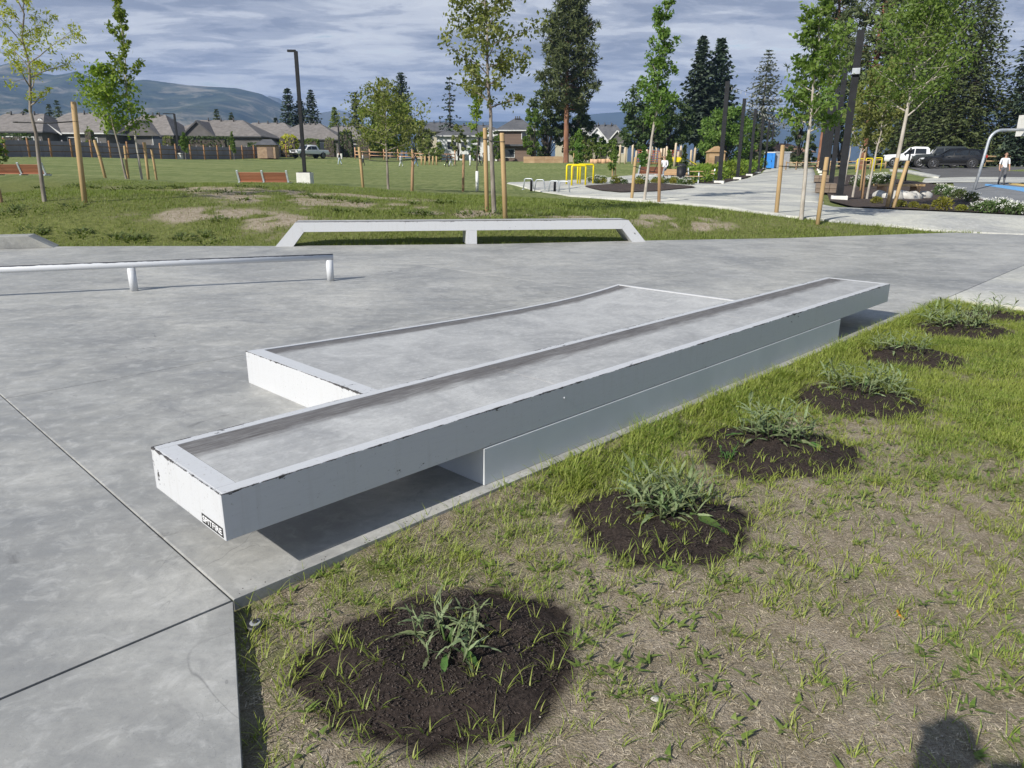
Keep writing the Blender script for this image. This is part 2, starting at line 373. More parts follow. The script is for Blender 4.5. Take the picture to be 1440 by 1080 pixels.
mow = k.noise(k.co('World', (0.05, 0.42, 1), (0, 0, 0.10)), 1.0, 6, 0.68)
fstr = k.noise(k.co('World', (3.0, 0.45, 1), (0, 0, 0.1)), 1.0, 7, .75)
fld = k.mix(k.ramp(mow, [(0.34, 0), (0.66, 1)]), (0.125, 0.175, 0.05), (0.26, 0.28, 0.11))
fld = k.mix(k.math('MULTIPLY', k.ramp(k.noise(g, 5, 6, .7), [(0.40, 0), (0.66, 1)]), 0.35), fld, (0.24, 0.25, 0.115))
fld = k.mix(k.math('MULTIPLY', k.ramp(fstr, [(0.36, 1), (0.52, 0)]), 0.65), fld, (0.085, 0.125, 0.032)); fld = k.mix(k.math('MULTIPLY', k.ramp(fstr, [(0.52, 0), (0.68, 1)]), 0.5), fld, (0.31, 0.33, 0.15))
gr = k.mix(sp.outputs[1], gr, fld)
edge = k.math('ADD', sp.outputs[0], k.math('MULTIPLY', k.math('SUBTRACT', mid, 0.5), 1.0)); edge = k.math('ADD', edge, k.math('MULTIPLY', k.math('SUBTRACT', k.noise(g, 2.3, 5, .7), 0.5), 0.9))
col = k.mix(k.ramp(edge, [(0.30, 0), (0.75, 1)]), dirt, gr)
col = k.mix(sp.outputs[2], col, (0.040, 0.029, 0.025))
k.set('Base Color', col); k.set('Roughness', 0.95); k.set('Specular IOR Level', 0.15)
k.bump(k.math('ADD', k.math('ADD', fine, k.math('MULTIPLY', straw, 0.8)), k.math('MULTIPLY', crumb, 1.2)), 1.0, 0.016)
gme.materials.append(k.m); ground_o = link('ground', gme); tag(ground_o, kind='structure')

# ================================================================== CONCRETE
def concrete(name, tone=1.0, gloss=0.62, stain=1.0, warm=0.0, rand=0.04):
    k = NT(name); g = k.co('World'); T_ = lambda r, gg, b: (min(.8, r * tone), min(.8, gg * tone), min(.8, b * tone))
    big = k.noise(g, 0.33, 6, 0.62, 1.0); mid = k.noise(g, 1.3, 8, 0.66, 0.6); fine = k.noise(g, 26, 6, 0.72)
    trowel = k.noise(k.co('World', (1.0, 3.2, 1), (0, 0, R_(-20))), 1.5, 9, 0.70, 0.5)
    c = k.mix(k.ramp(big, [(0.32, 0), (0.66, 1)]), T_(0.222, 0.225, 0.222), T_(0.445, 0.437, 0.40 - warm))
    c = k.mix(k.math('MULTIPLY', k.ramp(trowel, [(0.38, 1), (0.58, 0)]), 0.42 * stain), c, T_(0.185, 0.19, 0.19))
    c = k.mix(k.math('MULTIPLY', k.ramp(mid, [(0.48, 0), (0.66, 1)]), 0.42 * stain), c, T_(0.50, 0.495, 0.465))
    c = k.mix(k.math('MULTIPLY', k.ramp(k.noise(g, .8, 7, .66, 1.0), [(0.56, 0), (0.70, 1)]), 0.6 * stain), c, T_(0.155, 0.158, 0.163))
    mot = k.noise(g, 9, 6, .7, .6); c = k.mix(k.math('MULTIPLY', k.ramp(mot, [(0.52, 0), (0.66, 1)]), 0.34), c, T_(0.56, 0.555, 0.53)); c = k.mix(k.math('MULTIPLY', k.ramp(mot, [(0.36, 1), (0.48, 0)]), 0.30), c, T_(0.19, 0.19, 0.19))
    c = k.mix(k.math('MULTIPLY', k.ramp(fine, [(0.50, 0), (0.66, 1)]), 0.26), c, T_(0.20, 0.20, 0.195))
    c = k.mix(k.math('MULTIPLY', k.ramp(k.noise(g, 140, 2, .5), [(0.66, 0), (0.70, 1)]), 0.35), c, (0.12, 0.12, 0.12))
    if stain > .8:      # wheel scuffs, hairline cracks, a few dark spills
        for sc_, rot, dst in ((.55, 20, 3.5), (.8, -50, 4.5)):
            w = k.noise(k.co('World', (1, 1, 1), (0, 0, R_(rot))), sc_, 3, .5, dst); br_ = k.noise(g, 1.3, 3)
            c = k.mix(k.math('MULTIPLY', k.ramp(w, [(.4965, 0), (.5, 1), (.5035, 0)]), k.math('MULTIPLY', k.ramp(br_, [(.54, 0), (.64, 1)]), .5)), c, (.10, .10, .10))
        cr = k.noise(g, 2.6, 9, .75, 2.2); c = k.mix(k.math('MULTIPLY', k.ramp(cr, [(.4985, 0), (.5, 1), (.5015, 0)]), k.math('MULTIPLY', k.ramp(k.noise(g, .5, 2), [(.55, 0), (.62, 1)]), .45)), c, (.08, .08, .08))
        sp = k.noise(g, 2.9, 5, .6, .8); c = k.mix(k.math('MULTIPLY', k.ramp(sp, [(.66, 0), (.73, 1)]), .6), c, (.10, .098, .095))
    oi = k.n('ShaderNodeObjectInfo'); hs = k.n('ShaderNodeHueSaturation'); k.l(k.math('ADD', k.math('MULTIPLY', oi.outputs['Random'], rand), 1 - rand/2), hs.inputs['Value']); k.l(c, hs.inputs['Color'])
    k.set('Base Color', hs.outputs[0])
    k.set('Roughness', k.ramp(trowel, [(0.3, gloss - 0.10), (0.7, gloss + 0.14)])); k.set('Specular IOR Level', 0.42)
    k.bump(k.math('ADD', k.math('MULTIPLY', fine, 0.8), trowel), 0.25, 0.006); return k.m
M_slab = concrete('skate_concrete', 1.08, 0.50)
M_path = concrete('path_concrete', 1.42, 0.8, 0.35, 0.03)
M_block = concrete('block_concrete', 1.0, 0.75, 0.6, 0.02)
M_white_block = pm('white_base_concrete', (0.66, 0.65, 0.60), (0.76, 0.75, 0.70), 5, 0.85, bump=.1)

def clip(poly, p, nrm):
    """keep the side where (q - p) . nrm >= 0"""
    r = []
    for i in range(len(poly)):
        a, b = Vector(poly[i][:2]), Vector(poly[(i + 1) % len(poly)][:2]); da, db = (a - p).dot(nrm), (b - p).dot(nrm)
        if da >= 0: r.append(a)
        if da * db < 0: r.append(a + (b - a) * (da / (da - db)))
    return r
v2 = lambda v: Vector((v[0], v[1]))
K = st(-0.03, -0.07)
OUT = [v2(K), v2(st(9.72, -0.07)), v2(st(22.15, -0.07)), Vector((13.4, 19.6)), Vector((12.1, 20.13)), Vector((6.68, 18.107)), Vector((3.365, 17.357)), Vector((-0.335, 16.303)), Vector((-5.089, 15.582)), Vector((-7.865, 15.434)), Vector((-10.682, 15.139)), Vector((-17, 14.5)), Vector((-17, -2)), Vector((0.33, -1.05))]
A2, N2 = v2(LA), v2(LN)
def cell(s0, s1, t0, t1, g=0.0032):
    p = OUT[:]
    if s0 is not None: p = clip(p, v2(st(s0 + g, 0)), A2)
    if s1 is not None: p = clip(p, v2(st(s1 - g, 0)), -A2)
    if t0 is not None: p = clip(p, v2(st(0, t0 + g)), N2)
    if t1 is not None: p = clip(p, v2(st(0, t1 - g)), -N2)
    return p
plaza = empty('skate_plaza', (0, 0, 0), kind='structure')
def panel(poly, parent, mat, z0=-0.16, z1=0.0, name='concrete_panel', bev=0.006):
    # drop coincident points
    q = []
    for p in poly:
        if not q or (p - q[-1]).length > 0.01: q.append(p)
    if (q[0] - q[-1]).length < 0.01: q.pop()
    if len(q) < 3: return
    m = MB(); m.prism(q, z0, z1); me = m.mesh(name, mat)
    bm = bmesh.new(); bm.from_mesh(me); bm.edges.ensure_lookup_table()
    top = [e for e in bm.edges if all(abs(v.co.z - z1) < 1e-4 for v in e.verts)]
    nose = [e for e in top if all(abs(to_st(v.co.x, v.co.y)[1] + 0.07) < 0.004 and to_st(v.co.x, v.co.y)[0] < 9.8 for v in e.verts)]
    nose += [e for e in top if abs((e.verts[1].co - e.verts[0].co).normalized().dot(Vector((0.374, -0.927, 0)))) > 0.99 and e.calc_length() > 1]
    if bev:
        for e in nose: pass
        bmesh.ops.bevel(bm, geom=[e for e in top if e not in nose], offset=bev, segments=2, affect='EDGES', profile=0.5, clamp_overlap=True)
        nose = [e for e in bm.edges if e.is_valid and all(abs(v.co.z - z1) < 1e-4 for v in e.verts) and e.calc_length() > 0.8 and
                (all(abs(to_st(v.co.x, v.co.y)[1] + 0.07) < 0.01 for v in e.verts) or abs((e.verts[1].co - e.verts[0].co).normalized().dot(Vector((0.374, -0.927, 0)))) > 0.99)]
        nose = [e for e in nose if len(e.link_faces) == 2 and any(abs(f.normal.z) < 0.5 for f in e.link_faces)]
        if nose: bmesh.ops.bevel(bm, geom=nose, offset=0.035, segments=4, affect='EDGES', profile=0.5, clamp_overlap=True)
    for f in bm.faces: f.smooth = False
    bm.to_mesh(me); bm.free(); return link(name, me, parent)
for c in ((-0.03, 6.9, -0.2, 3.52), (6.9, 13.6, -0.2, 3.52), (-0.03, 6.9, 3.52, None), (6.9, 13.6, 3.52, None), (13.6, None, None, None), (None, -0.03, -0.07, 3.52), (None, -0.03, 3.52, None), (None, -0.03, None, -0.07)):
    panel(cell(*c), plaza, M_slab)
# the paler walk that meets the plaza beyond the lawn
walk = empty('sidewalk', (0, 0, 0), kind='structure')
side = [v2(st(9.72, -0.082)), v2(st(9.72, -9)), Vector((24, 9)), Vector((30, 20.3)), Vector((13.6, 19.55)), v2(st(22.15, -0.082))]
for s0, s1 in ((9.7, 12.4), (12.4, 15.2), (15.2, 40)):
    p = clip(clip(side, v2(st(s0 + .004, 0)), A2), v2(st(s1 - .004, 0)), -A2); panel(p, walk, M_path, -0.15, -0.002, bev=0)

def drape(name, pairs, dz, mat, nu=6, sub=4, kind='structure', parent=None, th=0.0):
    """a sheet between two rows of points, laid on the ground"""
    L = []; 
    for i in range(len(pairs) - 1):
        for q in range(sub):
            f = q / sub; L.append((Vector(pairs[i][0]).lerp(Vector(pairs[i+1][0]), f), Vector(pairs[i][1]).lerp(Vector(pairs[i+1][1]), f)))
    L.append((Vector(pairs[-1][0]), Vector(pairs[-1][1])))
    P = np.array([[(a.lerp(b, j / nu))[:2] for j in range(nu + 1)] for a, b in L]); n = len(L)
    z = T(P[..., 0].ravel(), P[..., 1].ravel()) + dz
    V = np.c_[P.reshape(-1, 2), z]; ix = np.arange(n * (nu + 1)).reshape(n, nu + 1)
    F = np.c_[ix[:-1, :-1].ravel(), ix[1:, :-1].ravel(), ix[1:, 1:].ravel(), ix[:-1, 1:].ravel()]
    me = npmesh(name, V, F, [mat]); bm = bmesh.new(); bm.from_mesh(me)
    if sum(f.normal.z for f in bm.faces) < 0: bmesh.ops.reverse_faces(bm, faces=bm.faces)
    if th:
        r = bmesh.ops.extrude_face_region(bm, geom=list(bm.faces)); bmesh.ops.translate(bm, vec=(0, 0, -th), verts=[v for v in r['geom'] if isinstance(v, bmesh.types.BMVert)])
        bmesh.ops.recalc_face_normals(bm, faces=bm.faces)
    bm.to_mesh(me); bm.free()
    o = link(name, me, parent)
    if kind: tag(o, kind=kind)
    return o

# ================================================================== SKATE OBSTACLES
def chipped(name, edges, dens=1.0, stretch=(.45, 1, 1)):
    """white paint chipped to bare steel near the given edges [(axis pair, value a, value b)]"""
    k = NT(name); co = k.co('Object'); x, y, z = k.sepxyz(co); ax = {'x': x, 'y': y, 'z': z}
    near = None
    for (a, va), (b, vb) in edges:
        da = k.math('SUBTRACT', ax[a], va); db = k.math('SUBTRACT', ax[b], vb)
        d = k.math('SQRT', k.math('ADD', k.math('MULTIPLY', da, da), k.math('MULTIPLY', db, db)))
        near = d if near is None else k.math('MINIMUM', near, d)
    n = k.noise(k.co('Object', stretch), 22, 6, 0.75); nl = k.noise(co, 2.3, 3); sp = k.noise(co, 60, 2, .5)
    e = k.ramp(k.math('MULTIPLY', near, 10.0), [(0.0, 0.36), (0.035, 0.20), (0.12, 0.05), (0.5, 0.0)])
    v = k.math('ADD', k.math('ADD', n, k.math('MULTIPLY', k.math('SUBTRACT', nl, 0.5), 0.7)), k.math('MULTIPLY', e, dens))
    chip = k.ramp(v, [(0.72, 0), (0.745, 1)])
    scuff = k.ramp(k.noise(k.co('Object', (1, 9, 9)), 9, 6, .75), [(0.50, 0), (0.72, 1)]); drip = k.ramp(k.noise(k.co('Object', (14, 14, 1)), 1.6, 6, .7), [(.54, 0), (.72, 1)])
    paint = k.mix(k.math('MULTIPLY', scuff, 0.35), (0.57, 0.58, 0.59), (0.43, 0.435, 0.435)); paint = k.mix(k.math('MULTIPLY', drip, 0.25), paint, (.42, .41, .385))
    paint = k.mix(k.math('MULTIPLY', k.ramp(sp, [(0.68, 0), (0.71, 1)]), 0.4), paint, (0.25, 0.235, 0.21))
    k.set('Base Color', k.mix(chip, paint, (0.085, 0.08, 0.078))); k.set('Roughness', k.ramp(chip, [(0, 0.42), (1, 0.6)])); k.set('Metallic', k.math('MULTIPLY', chip, 0.4))
    k.bump(k.math('MULTIPLY', chip, -1.0), 0.5, 0.003); return k.m
def waxed(name, y0, y1, x0=-9, x1=99):
    """trowelled concrete with a dark wax band beside the steel edge (local y between y0 and y1)"""
    k = NT(name); co = k.co('Object'); x, y, z = k.sepxyz(co); n = k.noise(k.co('Object', (0.5, 2.5, 1)), 7, 6, .7); n2 = k.noise(co, 1.1, 4); st_ = k.noise(k.co('Object', (1, 12, 1)), 6, 6, .7, .4)
    c = k.mix(k.ramp(k.noise(co, 2.2, 7, .65, .8), [(.33, 0), (.68, 1)]), (0.33, 0.332, 0.33), (0.53, 0.53, 0.515))
    c = k.mix(k.math('MULTIPLY', k.ramp(st_, [(.42, 1), (.58, 0)]), .18), c, (.22, .22, .215)); sk_ = k.noise(co, 55, 5, .7); c = k.mix(k.math('MULTIPLY', k.ramp(sk_, [(.52, 0), (.66, 1)]), .4), c, (.27, .268, .26)); c = k.mix(k.math('MULTIPLY', k.ramp(k.noise(co, 17, 6, .72), [(.50, 0), (.64, 1)]), .35), c, (.62, .62, .60))
    yy = k.math('ADD', y, k.math('MULTIPLY', k.math('SUBTRACT', n, 0.5), 0.20)); yy = k.math('ADD', yy, k.math('MULTIPLY', k.math('SUBTRACT', n2, .5), .05))
    w = abs(y1 - y0); band = k.ramp(k.math('DIVIDE', k.math('ABSOLUTE', k.math('SUBTRACT', yy, y0)), w), [(0.50, 1), (0.85, 0)])
    c = k.mix(k.math('MULTIPLY', band, k.ramp(st_, [(.32, 1.0), (.66, .62)])), c, (0.078, 0.068, 0.062))
    cr = k.ramp(k.noise(k.co('Object', (1, 3, 1)), 5, 8, .8, 1.5), [(.495, 0), (.50, 1), (.505, 0)])
    c = k.mix(k.math('MULTIPLY', cr, k.math('MULTIPLY', k.ramp(n2, [(.5, 0), (.6, 1)]), .6)), c, (.09, .085, .08))
    k.set('Base Color', c); k.set('Roughness', 0.55); k.bump(k.noise(co, 40, 5, .7), .15, .004); return k.m
L, W, ZT, TH = 7.586, 0.698, 0.41, 0.198
M_paint = chipped('ledge_paint', [(('y', 0.0), ('z', ZT)), (('y', W), ('z', ZT)), (('x', 0.0), ('z', ZT))], 1.0)
M_paint_base = pm('base_paint', (0.60, 0.62, 0.63), (0.66, 0.675, 0.68), 3, 0.45, bump=.03)
M_wax = waxed('ledge_top_concrete', W - 0.05, W - 0.32)
ledge = empty('skate_ledge', LB, LROT, 'long white steel-framed skate ledge with concrete top overhanging its base beside the lawn', 'skate ledge')
m = MB(); fw, nw, bw = 0.062, 0.085, 0.045
for c, d in (((L/2, 0.004, ZT - TH/2), (L, 0.008, TH)), ((L/2, W - 0.004, ZT - TH/2), (L, 0.008, TH)), ((0.004, W/2, ZT - TH/2), (0.008, W - 0.018, TH)), ((L - 0.004, W/2, ZT - TH/2), (0.008, W - 0.018, TH)),
             ((L/2, 0.008 + fw/2, ZT - 0.005), (L - .018, fw, 0.0096)), ((L/2, W - 0.008 - bw/2, ZT - 0.005), (L - .018, bw, 0.0096)), ((0.009 + nw/2, W/2 + (fw - bw)/2, ZT - 0.005), (nw, W - 0.02 - fw - bw, 0.0096)), ((L - 0.009 - .02, W/2 + (fw - bw)/2, ZT - 0.005), (0.04, W - 0.02 - fw - bw, 0.0096))): m.box(c, d)
m.build('steel_frame', M_paint, ledge, bevel=0.0018, seg=1)
for x0, x1 in ((0.096, 2.02), (2.026, 4.6), (4.606, L - 0.051)):
    m = MB(); m.box(((x0 + x1)/2, (0.008 + fw + W - 0.008 - bw)/2, ZT - 0.10), (x1 - x0, W - 0.016 - fw - bw - 0.004, 0.196)); m.build('concrete_top', M_wax, ledge)
m = MB(); m.box((L/2, W/2, ZT - TH + 0.004), (L - 0.03, W - 0.03, 0.006)); m.build('underside_plate', M_paint_base, ledge)
m = MB(); m.box(((1.377 + 6.218)/2, W/2 - 0.004, (ZT - TH)/2 - .002), (6.218 - 1.377, W - 0.001, ZT - TH - 0.005)); m.build('base', M_paint_base, ledge, bevel=.003)
m = MB(); m.tube([(2.02, 0.003, ZT - TH/2 + 0.03), (2.02, -0.004, ZT - TH/2 + 0.03)], 0.006, 8); m.build('plug', M_paint_base, ledge)
# sticker on the near end face
M_black = pm('sticker_black', (0.02, 0.02, 0.02), None, 20, 0.4); M_white = pm('sticker_white', (0.75, 0.75, 0.75), None, 20, 0.5)
def text_mesh(body, size, mat, name, ext=0.0006):
    cu = bpy.data.curves.new(name, 'FONT'); cu.body = body; cu.size = size; cu.extrude = ext; cu.align_x = 'CENTER'; cu.align_y = 'CENTER'; cu.offset = size * 0.008
    o = bpy.data.objects.new(name, cu); COL.objects.link(o); dg = bpy.context.evaluated_depsgraph_get(); me = bpy.data.meshes.new_from_object(o.evaluated_get(dg))
    bpy.data.objects.remove(o); me.materials.clear(); me.materials.append(mat); return me
stk = empty('sticker', st(-0.001, 0.112, 0.2415), LROT, 'small black sticker lettered in white low on the near end of the white ledge', 'sticker')
m = MB(); m.box((0, 0, 0), (0.0012, 0.19, 0.042)); m.build('sticker_back', M_black, stk)
tm = text_mesh('SPITFIRE', 0.036, M_white, 'lettering')
xs_ = [v.co.x for v in tm.vertices]
o = link('lettering', tm, stk, (-0.0012, 0.0, 0.0), (R_(90), 0, R_(-90)), (0.172 / (max(xs_) - min(xs_)), 1.0, 1.0))
# low manual pad beside the ledge
PE = [(360,491),(433,483),(511,475),(640,452),(720,438),(814,420),(845,411),(876,402)]
PW = 1.97
def pad_z(s): return float(np.interp(s, [1.40, 2.0, 2.8, 3.6, 4.3, 5.0, 5.5, 5.85, 6.2], [0.252, 0.232, 0.212, 0.195, 0.187, 0.192, 0.208, 0.228, 0.258]))
M_pad = waxed('pad_top_concrete', 1.93, 1.70)
M_pad_paint = chipped('pad_paint', [(('x', 0.0), ('z', 0.252))], 1.25)
pad = empty('manual_pad', st(1.40, W + 0.004), LROT, 'low white-edged concrete platform set against the back of the long ledge', 'skate platform')
SS = np.linspace(0, 4.8, 33)
def strip(y0, y1, dz0, dz1, s0=0.0, s1=4.8):
    m = MB(); ss = [s for s in SS if s0 < s < s1]; ss = [s0] + ss + [s1]
    m.loft([[Vector((s, y0, pad_z(1.4 + s) + dz0)), Vector((s, y1, pad_z(1.4 + s) + dz0)), Vector((s, y1, pad_z(1.4 + s) + dz1)), Vector((s, y0, pad_z(1.4 + s) + dz1))] for s in ss], smooth=False); return m
m = strip(PW - 0.045, PW, -0.04, 0); strip_m = m
m.loft([[Vector((s, PW - 0.008, 0.0)), Vector((s, PW, 0.0)), Vector((s, PW, pad_z(1.4 + s) - .041)), Vector((s, PW - 0.008, pad_z(1.4 + s) - .041))] for s in SS], smooth=False)
m.box((0.005, (PW - 0.047)/2, 0.126), (0.01, PW - 0.047, 0.252)); m.box((0.01 + 0.055, (PW - 0.047)/2, 0.247), (0.108, PW - 0.047, 0.01))
m.box((0.005, PW - 0.0275, 0.1045), (0.0098, 0.0384, 0.209)); m.box((4.8 - 0.02, (PW - 0.047)/2, pad_z(6.2)/2), (0.036, PW - 0.047, pad_z(6.2) + .002))
m.build('steel_frame', M_pad_paint, pad)
m = MB(); ss = [0.121] + [s for s in SS if 0.121 < s < 4.755] + [4.755]
m.loft([[Vector((s, 0.0, 0.0)), Vector((s, PW - 0.05, 0.0)), Vector((s, PW - 0.05, pad_z(1.4 + s) - .004)), Vector((s, 0.0, pad_z(1.4 + s) - .004))] for s in ss], smooth=False); m.build('concrete_top', M_pad, pad)
# flat bar
k = NT('rail_paint'); co = k.co('Object'); zc = k.sepxyz(co)[2]; nn = k.noise(k.co('Object', (.35, 1, 1)), 16, 6, .75)
wr = k.ramp(k.math('ADD', k.math('DIVIDE', k.math('SUBTRACT', zc, 0.378), 0.02), k.math('MULTIPLY', k.math('SUBTRACT', nn, .5), 1.6)), [(.35, 0), (.5, 1)])
k.set('Base Color', k.mix(wr, (.60, .615, .63), (.10, .10, .105))); k.set('Roughness', .45); k.set('Metallic', k.math('MULTIPLY', wr, .5)); M_rail = k.m
ra = math.atan2(0.99, 2.41)
rail = empty('grind_rail', (-2.70, 10.65, 0), ra, 'low white pipe skate rail on short round posts, its top worn to bare steel', 'skate rail')
m = MB(); m.tube([(-7.9, 0, 0.352), (-2.6, 0, 0.352), (0.055, 0, 0.352)], 0.046, 14); m.build('pipe', M_rail, rail)
for x in (0.0, -2.61, -5.22, -7.83):
    m = MB(); m.tube([(x, 0, 0.0), (x, 0, 0.312)], 0.052, 14); m.build('post', M_rail, rail)
# long ledge with raked legs at the back of the plaza
BA = math.atan2(16.991 - 15.437, 3.097 + 5.043); BL = math.hypot(1.554, 8.14)
M_bpaint = chipped('bench_ledge_paint', [(('y', 0.0), ('z', 0.5))], 0.8)
M_btop = waxed('bench_top', 0.0, 0.3)
bl = empty('skate_bench_ledge', (-5.043, 15.437, 0), BA, 'long white raked-leg skate ledge standing before the grass bank', 'skate ledge')
H, th, D_, sl_ = 0.50, 0.20, 0.62, 0.45
def side_prism(poly, y0, y1):
    m = MB(); n = len(poly); m.add([(p[0], y0, p[1]) for p in poly] + [(p[0], y1, p[1]) for p in poly], [tuple(range(n)), tuple(range(n, 2*n))[::-1]] + [(i, n+i, n+(i+1) % n, (i+1) % n) for i in range(n)]); return m
side_prism([(sl_, H), (BL - sl_, H), (BL - sl_ - .14, H - th), (sl_ + .16, H - th)], 0, D_).build('beam', M_bpaint, bl)
side_prism([(0, 0), (0.37, 0), (sl_ + .157, H - th), (sl_ - 0.002, H)], 0, D_).build('leg', M_bpaint, bl)
side_prism([(BL - 0.33, 0), (BL, 0), (BL - sl_ + 0.002, H), (BL - sl_ - .137, H - th)], 0, D_).build('leg', M_bpaint, bl)
side_prism([(4.08, 0), (4.32, 0), (4.32, H - th - .002), (4.08, H - th - .002)], 0, D_).build('leg', M_bpaint, bl)
m = MB(); m.box((BL/2, D_/2, H + 0.0035), (BL - 2*sl_ - .02, D_ - 0.05, 0.003)); m.build('top_sheet', M_btop, bl)
# plain concrete ledge end at the far edge
cbk = empty('concrete_ledge', (-9.48, 15.0, 0), R_(20), 'low bare concrete ledge with a sloped end at the far edge of the plaza', 'skate ledge')
side_prism([(0.0, 0.0), (-0.42, 0.25), (-4.5, 0.25), (-4.5, 0.0)], 0, 0.55).build('block', M_block, cbk, bevel=.008)
# ================================================================== LAWN: mulch, grass, plants
rng = np.random.default_rng(7); random.seed(7)
def bed_z(x, y):
    r = bed_r(x, y); return G(x, y) + (1 - sst(0.5, 1.05, r)) * 0.045 + np.where(r < 1.08, (fbm(x, y, 61, 4, 16) - .45) * 0.035, -0.02)
k = NT('mulch'); g = k.co('World'); f1 = k.noise(g, 70, 6, .75); f2 = k.noise(g, 14, 4, .6)
c = k.mix(k.ramp(f1, [(.38, 0), (.64, 1)]), (0.020, 0.016, 0.0145), (0.072, 0.056, 0.048)); c = k.mix(k.math('MULTIPLY', k.ramp(f2, [(.4, 0), (.65, 1)]), .4), c, (.042, .031, .027))
k.set('Base Color', c); k.set('Roughness', .95); k.set('Specular IOR Level', .1); k.bump(f1, 1.0, .01); M_mulch = k.m
M_chip = pm('mulch_chip', (.022, .017, .015), (.095, .074, .062), 30, .9, rand=.0)
def blade_strips(P, ang, ln, wd, bend, lean, segs, tipw=0.12):
    """grass blades as tapered curved strips"""
    n = len(P); dirx, diry = np.cos(ang), np.sin(ang); rows = []
    for i in range(segs + 1):
        f = i / segs; h = ln * (np.sin(f * bend) / bend); o = ln * (lean * f + (1 - np.cos(f * bend)) / bend)
        w = wd * (1 - f) ** 0.75 + wd * tipw * (1 - f)
        cxp = P[:, 0] + dirx * o; cyp = P[:, 1] + diry * o; cz = P[:, 2] + h
        rows.append(np.c_[cxp - diry * w / 2, cyp + dirx * w / 2, cz]); rows.append(np.c_[cxp + diry * w / 2, cyp - dirx * w / 2, cz])
    V = np.stack(rows, 1).reshape(-1, 3); b = np.arange(n)[:, None] * (2 * (segs + 1)); F = []
    for i in range(segs): F.append(np.c_[b + 2*i, b + 2*i + 1, b + 2*i + 3, b + 2*i + 2])
    return V, np.concatenate(F)
def grassmat(name, cs, trans=.35, dead=.12):
    k = NT(name); g = k.co('World'); n = k.noise(g, 1.7, 3); f = k.noise(g, 55, 2, .5)
    c = k.mix(k.ramp(n, [(.35, 0), (.65, 1)]), cs[0], cs[1]); c = k.mix(k.ramp(f, [(.40, 0), (.70, 1)]), c, cs[2])
    c = k.mix(k.math('MULTIPLY', k.ramp(k.noise(g, 38, 2, .5), [(.60, 0), (.66, 1)]), dead * 5), c, (.36, .30, .16))
    k.set('Base Color', c); k.set('Roughness', .5); k.set('Specular IOR Level', .35)
    tr = k.n('ShaderNodeBsdfTranslucent'); k.l(k.mix(1.0, c, (1.1, 1.2, .5), 'MULTIPLY'), tr.inputs['Color']); ms = k.n('ShaderNodeMixShader'); ms.inputs[0].default_value = trans
    k.l(k.b.outputs[0], ms.inputs[1]); k.l(tr.outputs[0], ms.inputs[2]); k.l(ms.outputs[0], k.o.inputs[0]); return k.m
M_grass = grassmat('lawn_grass', ((.155, .245, .034), (.28, .34, .055), (.39, .42, .11)))
M_straw = pm('dead_straw', (.26, .205, .13), (.66, .57, .42), 45, .8)
# ---- lawn grass tufts: clumps of blades thrown by the local share of green
N0 = 60000
tx = rng.uniform(-1.15, 7.4, N0); ty = rng.uniform(1.0, 9.6, N0)
ts, tt = to_st(tx, ty)
ok = (tt < -0.085) & ((tx > -1.0) | (ty > 2.3)) & ((ts < 9.70) | (tt > 0)) & (tx > -1.05 - (ty - 2.35) * .40 + .04 * 0 + np.where(ty < 2.4, 0.02, -9)) & (tx < 0.78 * ty + 0.7) & (tx > -.75 * ty - 0.4)
tx, ty, ts, tt = tx[ok], ty[ok], ts[ok], tt[ok]
lu = lush(tx, ty); br = bed_r(tx, ty)
keep = (rng.random(len(tx)) < (0.14 + 1.0 * lu ** 1.15) * (0.42 + 0.58 * sst(1.0, 3.6, ty))) | ((br < 1.0) & (br > 0.45) & (rng.random(len(tx)) < 0.07)) | ((br < 1.2) & (br > .9) & (rng.random(len(tx)) < .22))
tx, ty, ts, tt, lu, br = tx[keep], ty[keep], ts[keep], tt[keep], lu[keep], br[keep]
nb = np.clip((4 + 10 * lu * rng.random(len(tx)) + rng.integers(0, 5, len(tx))), 3, 18).astype(int)
rep = np.repeat(np.arange(len(tx)), nb); n = len(rep)
spread = 0.018 + 0.040 * lu[rep] * rng.random(n)
ba = rng.uniform(0, 2 * np.pi, n); bx = tx[rep] + np.cos(ba) * spread * rng.random(n) ** .6; by = ty[rep] + np.sin(ba) * spread * rng.random(n) ** .6
hedge = np.exp(-((tt[rep] + 0.17) / 0.16) ** 2) * sst(.8, 2.0, ts[rep])
tl = rng.uniform(.7, 1.3, len(tx))[rep]
ln = (0.020 + 0.050 * rng.random(n) ** 1.3 + 0.018 * lu[rep] + 0.045 * hedge * rng.random(n)) * tl
V, F = blade_strips(np.c_[bx, by, np.where(br[rep] < 1.05, bed_z(bx, by), G(bx, by)) - .004], ba + rng.normal(0, .7, n), ln, rng.uniform(.0026, .0052, n) * (1 + .35 * hedge), rng.uniform(.5, 1.9, n), rng.uniform(.05, .75, n), 3)
tag(link('lawn_grass', npmesh('lawn_grass', V, F, [M_grass], True)), kind='stuff')
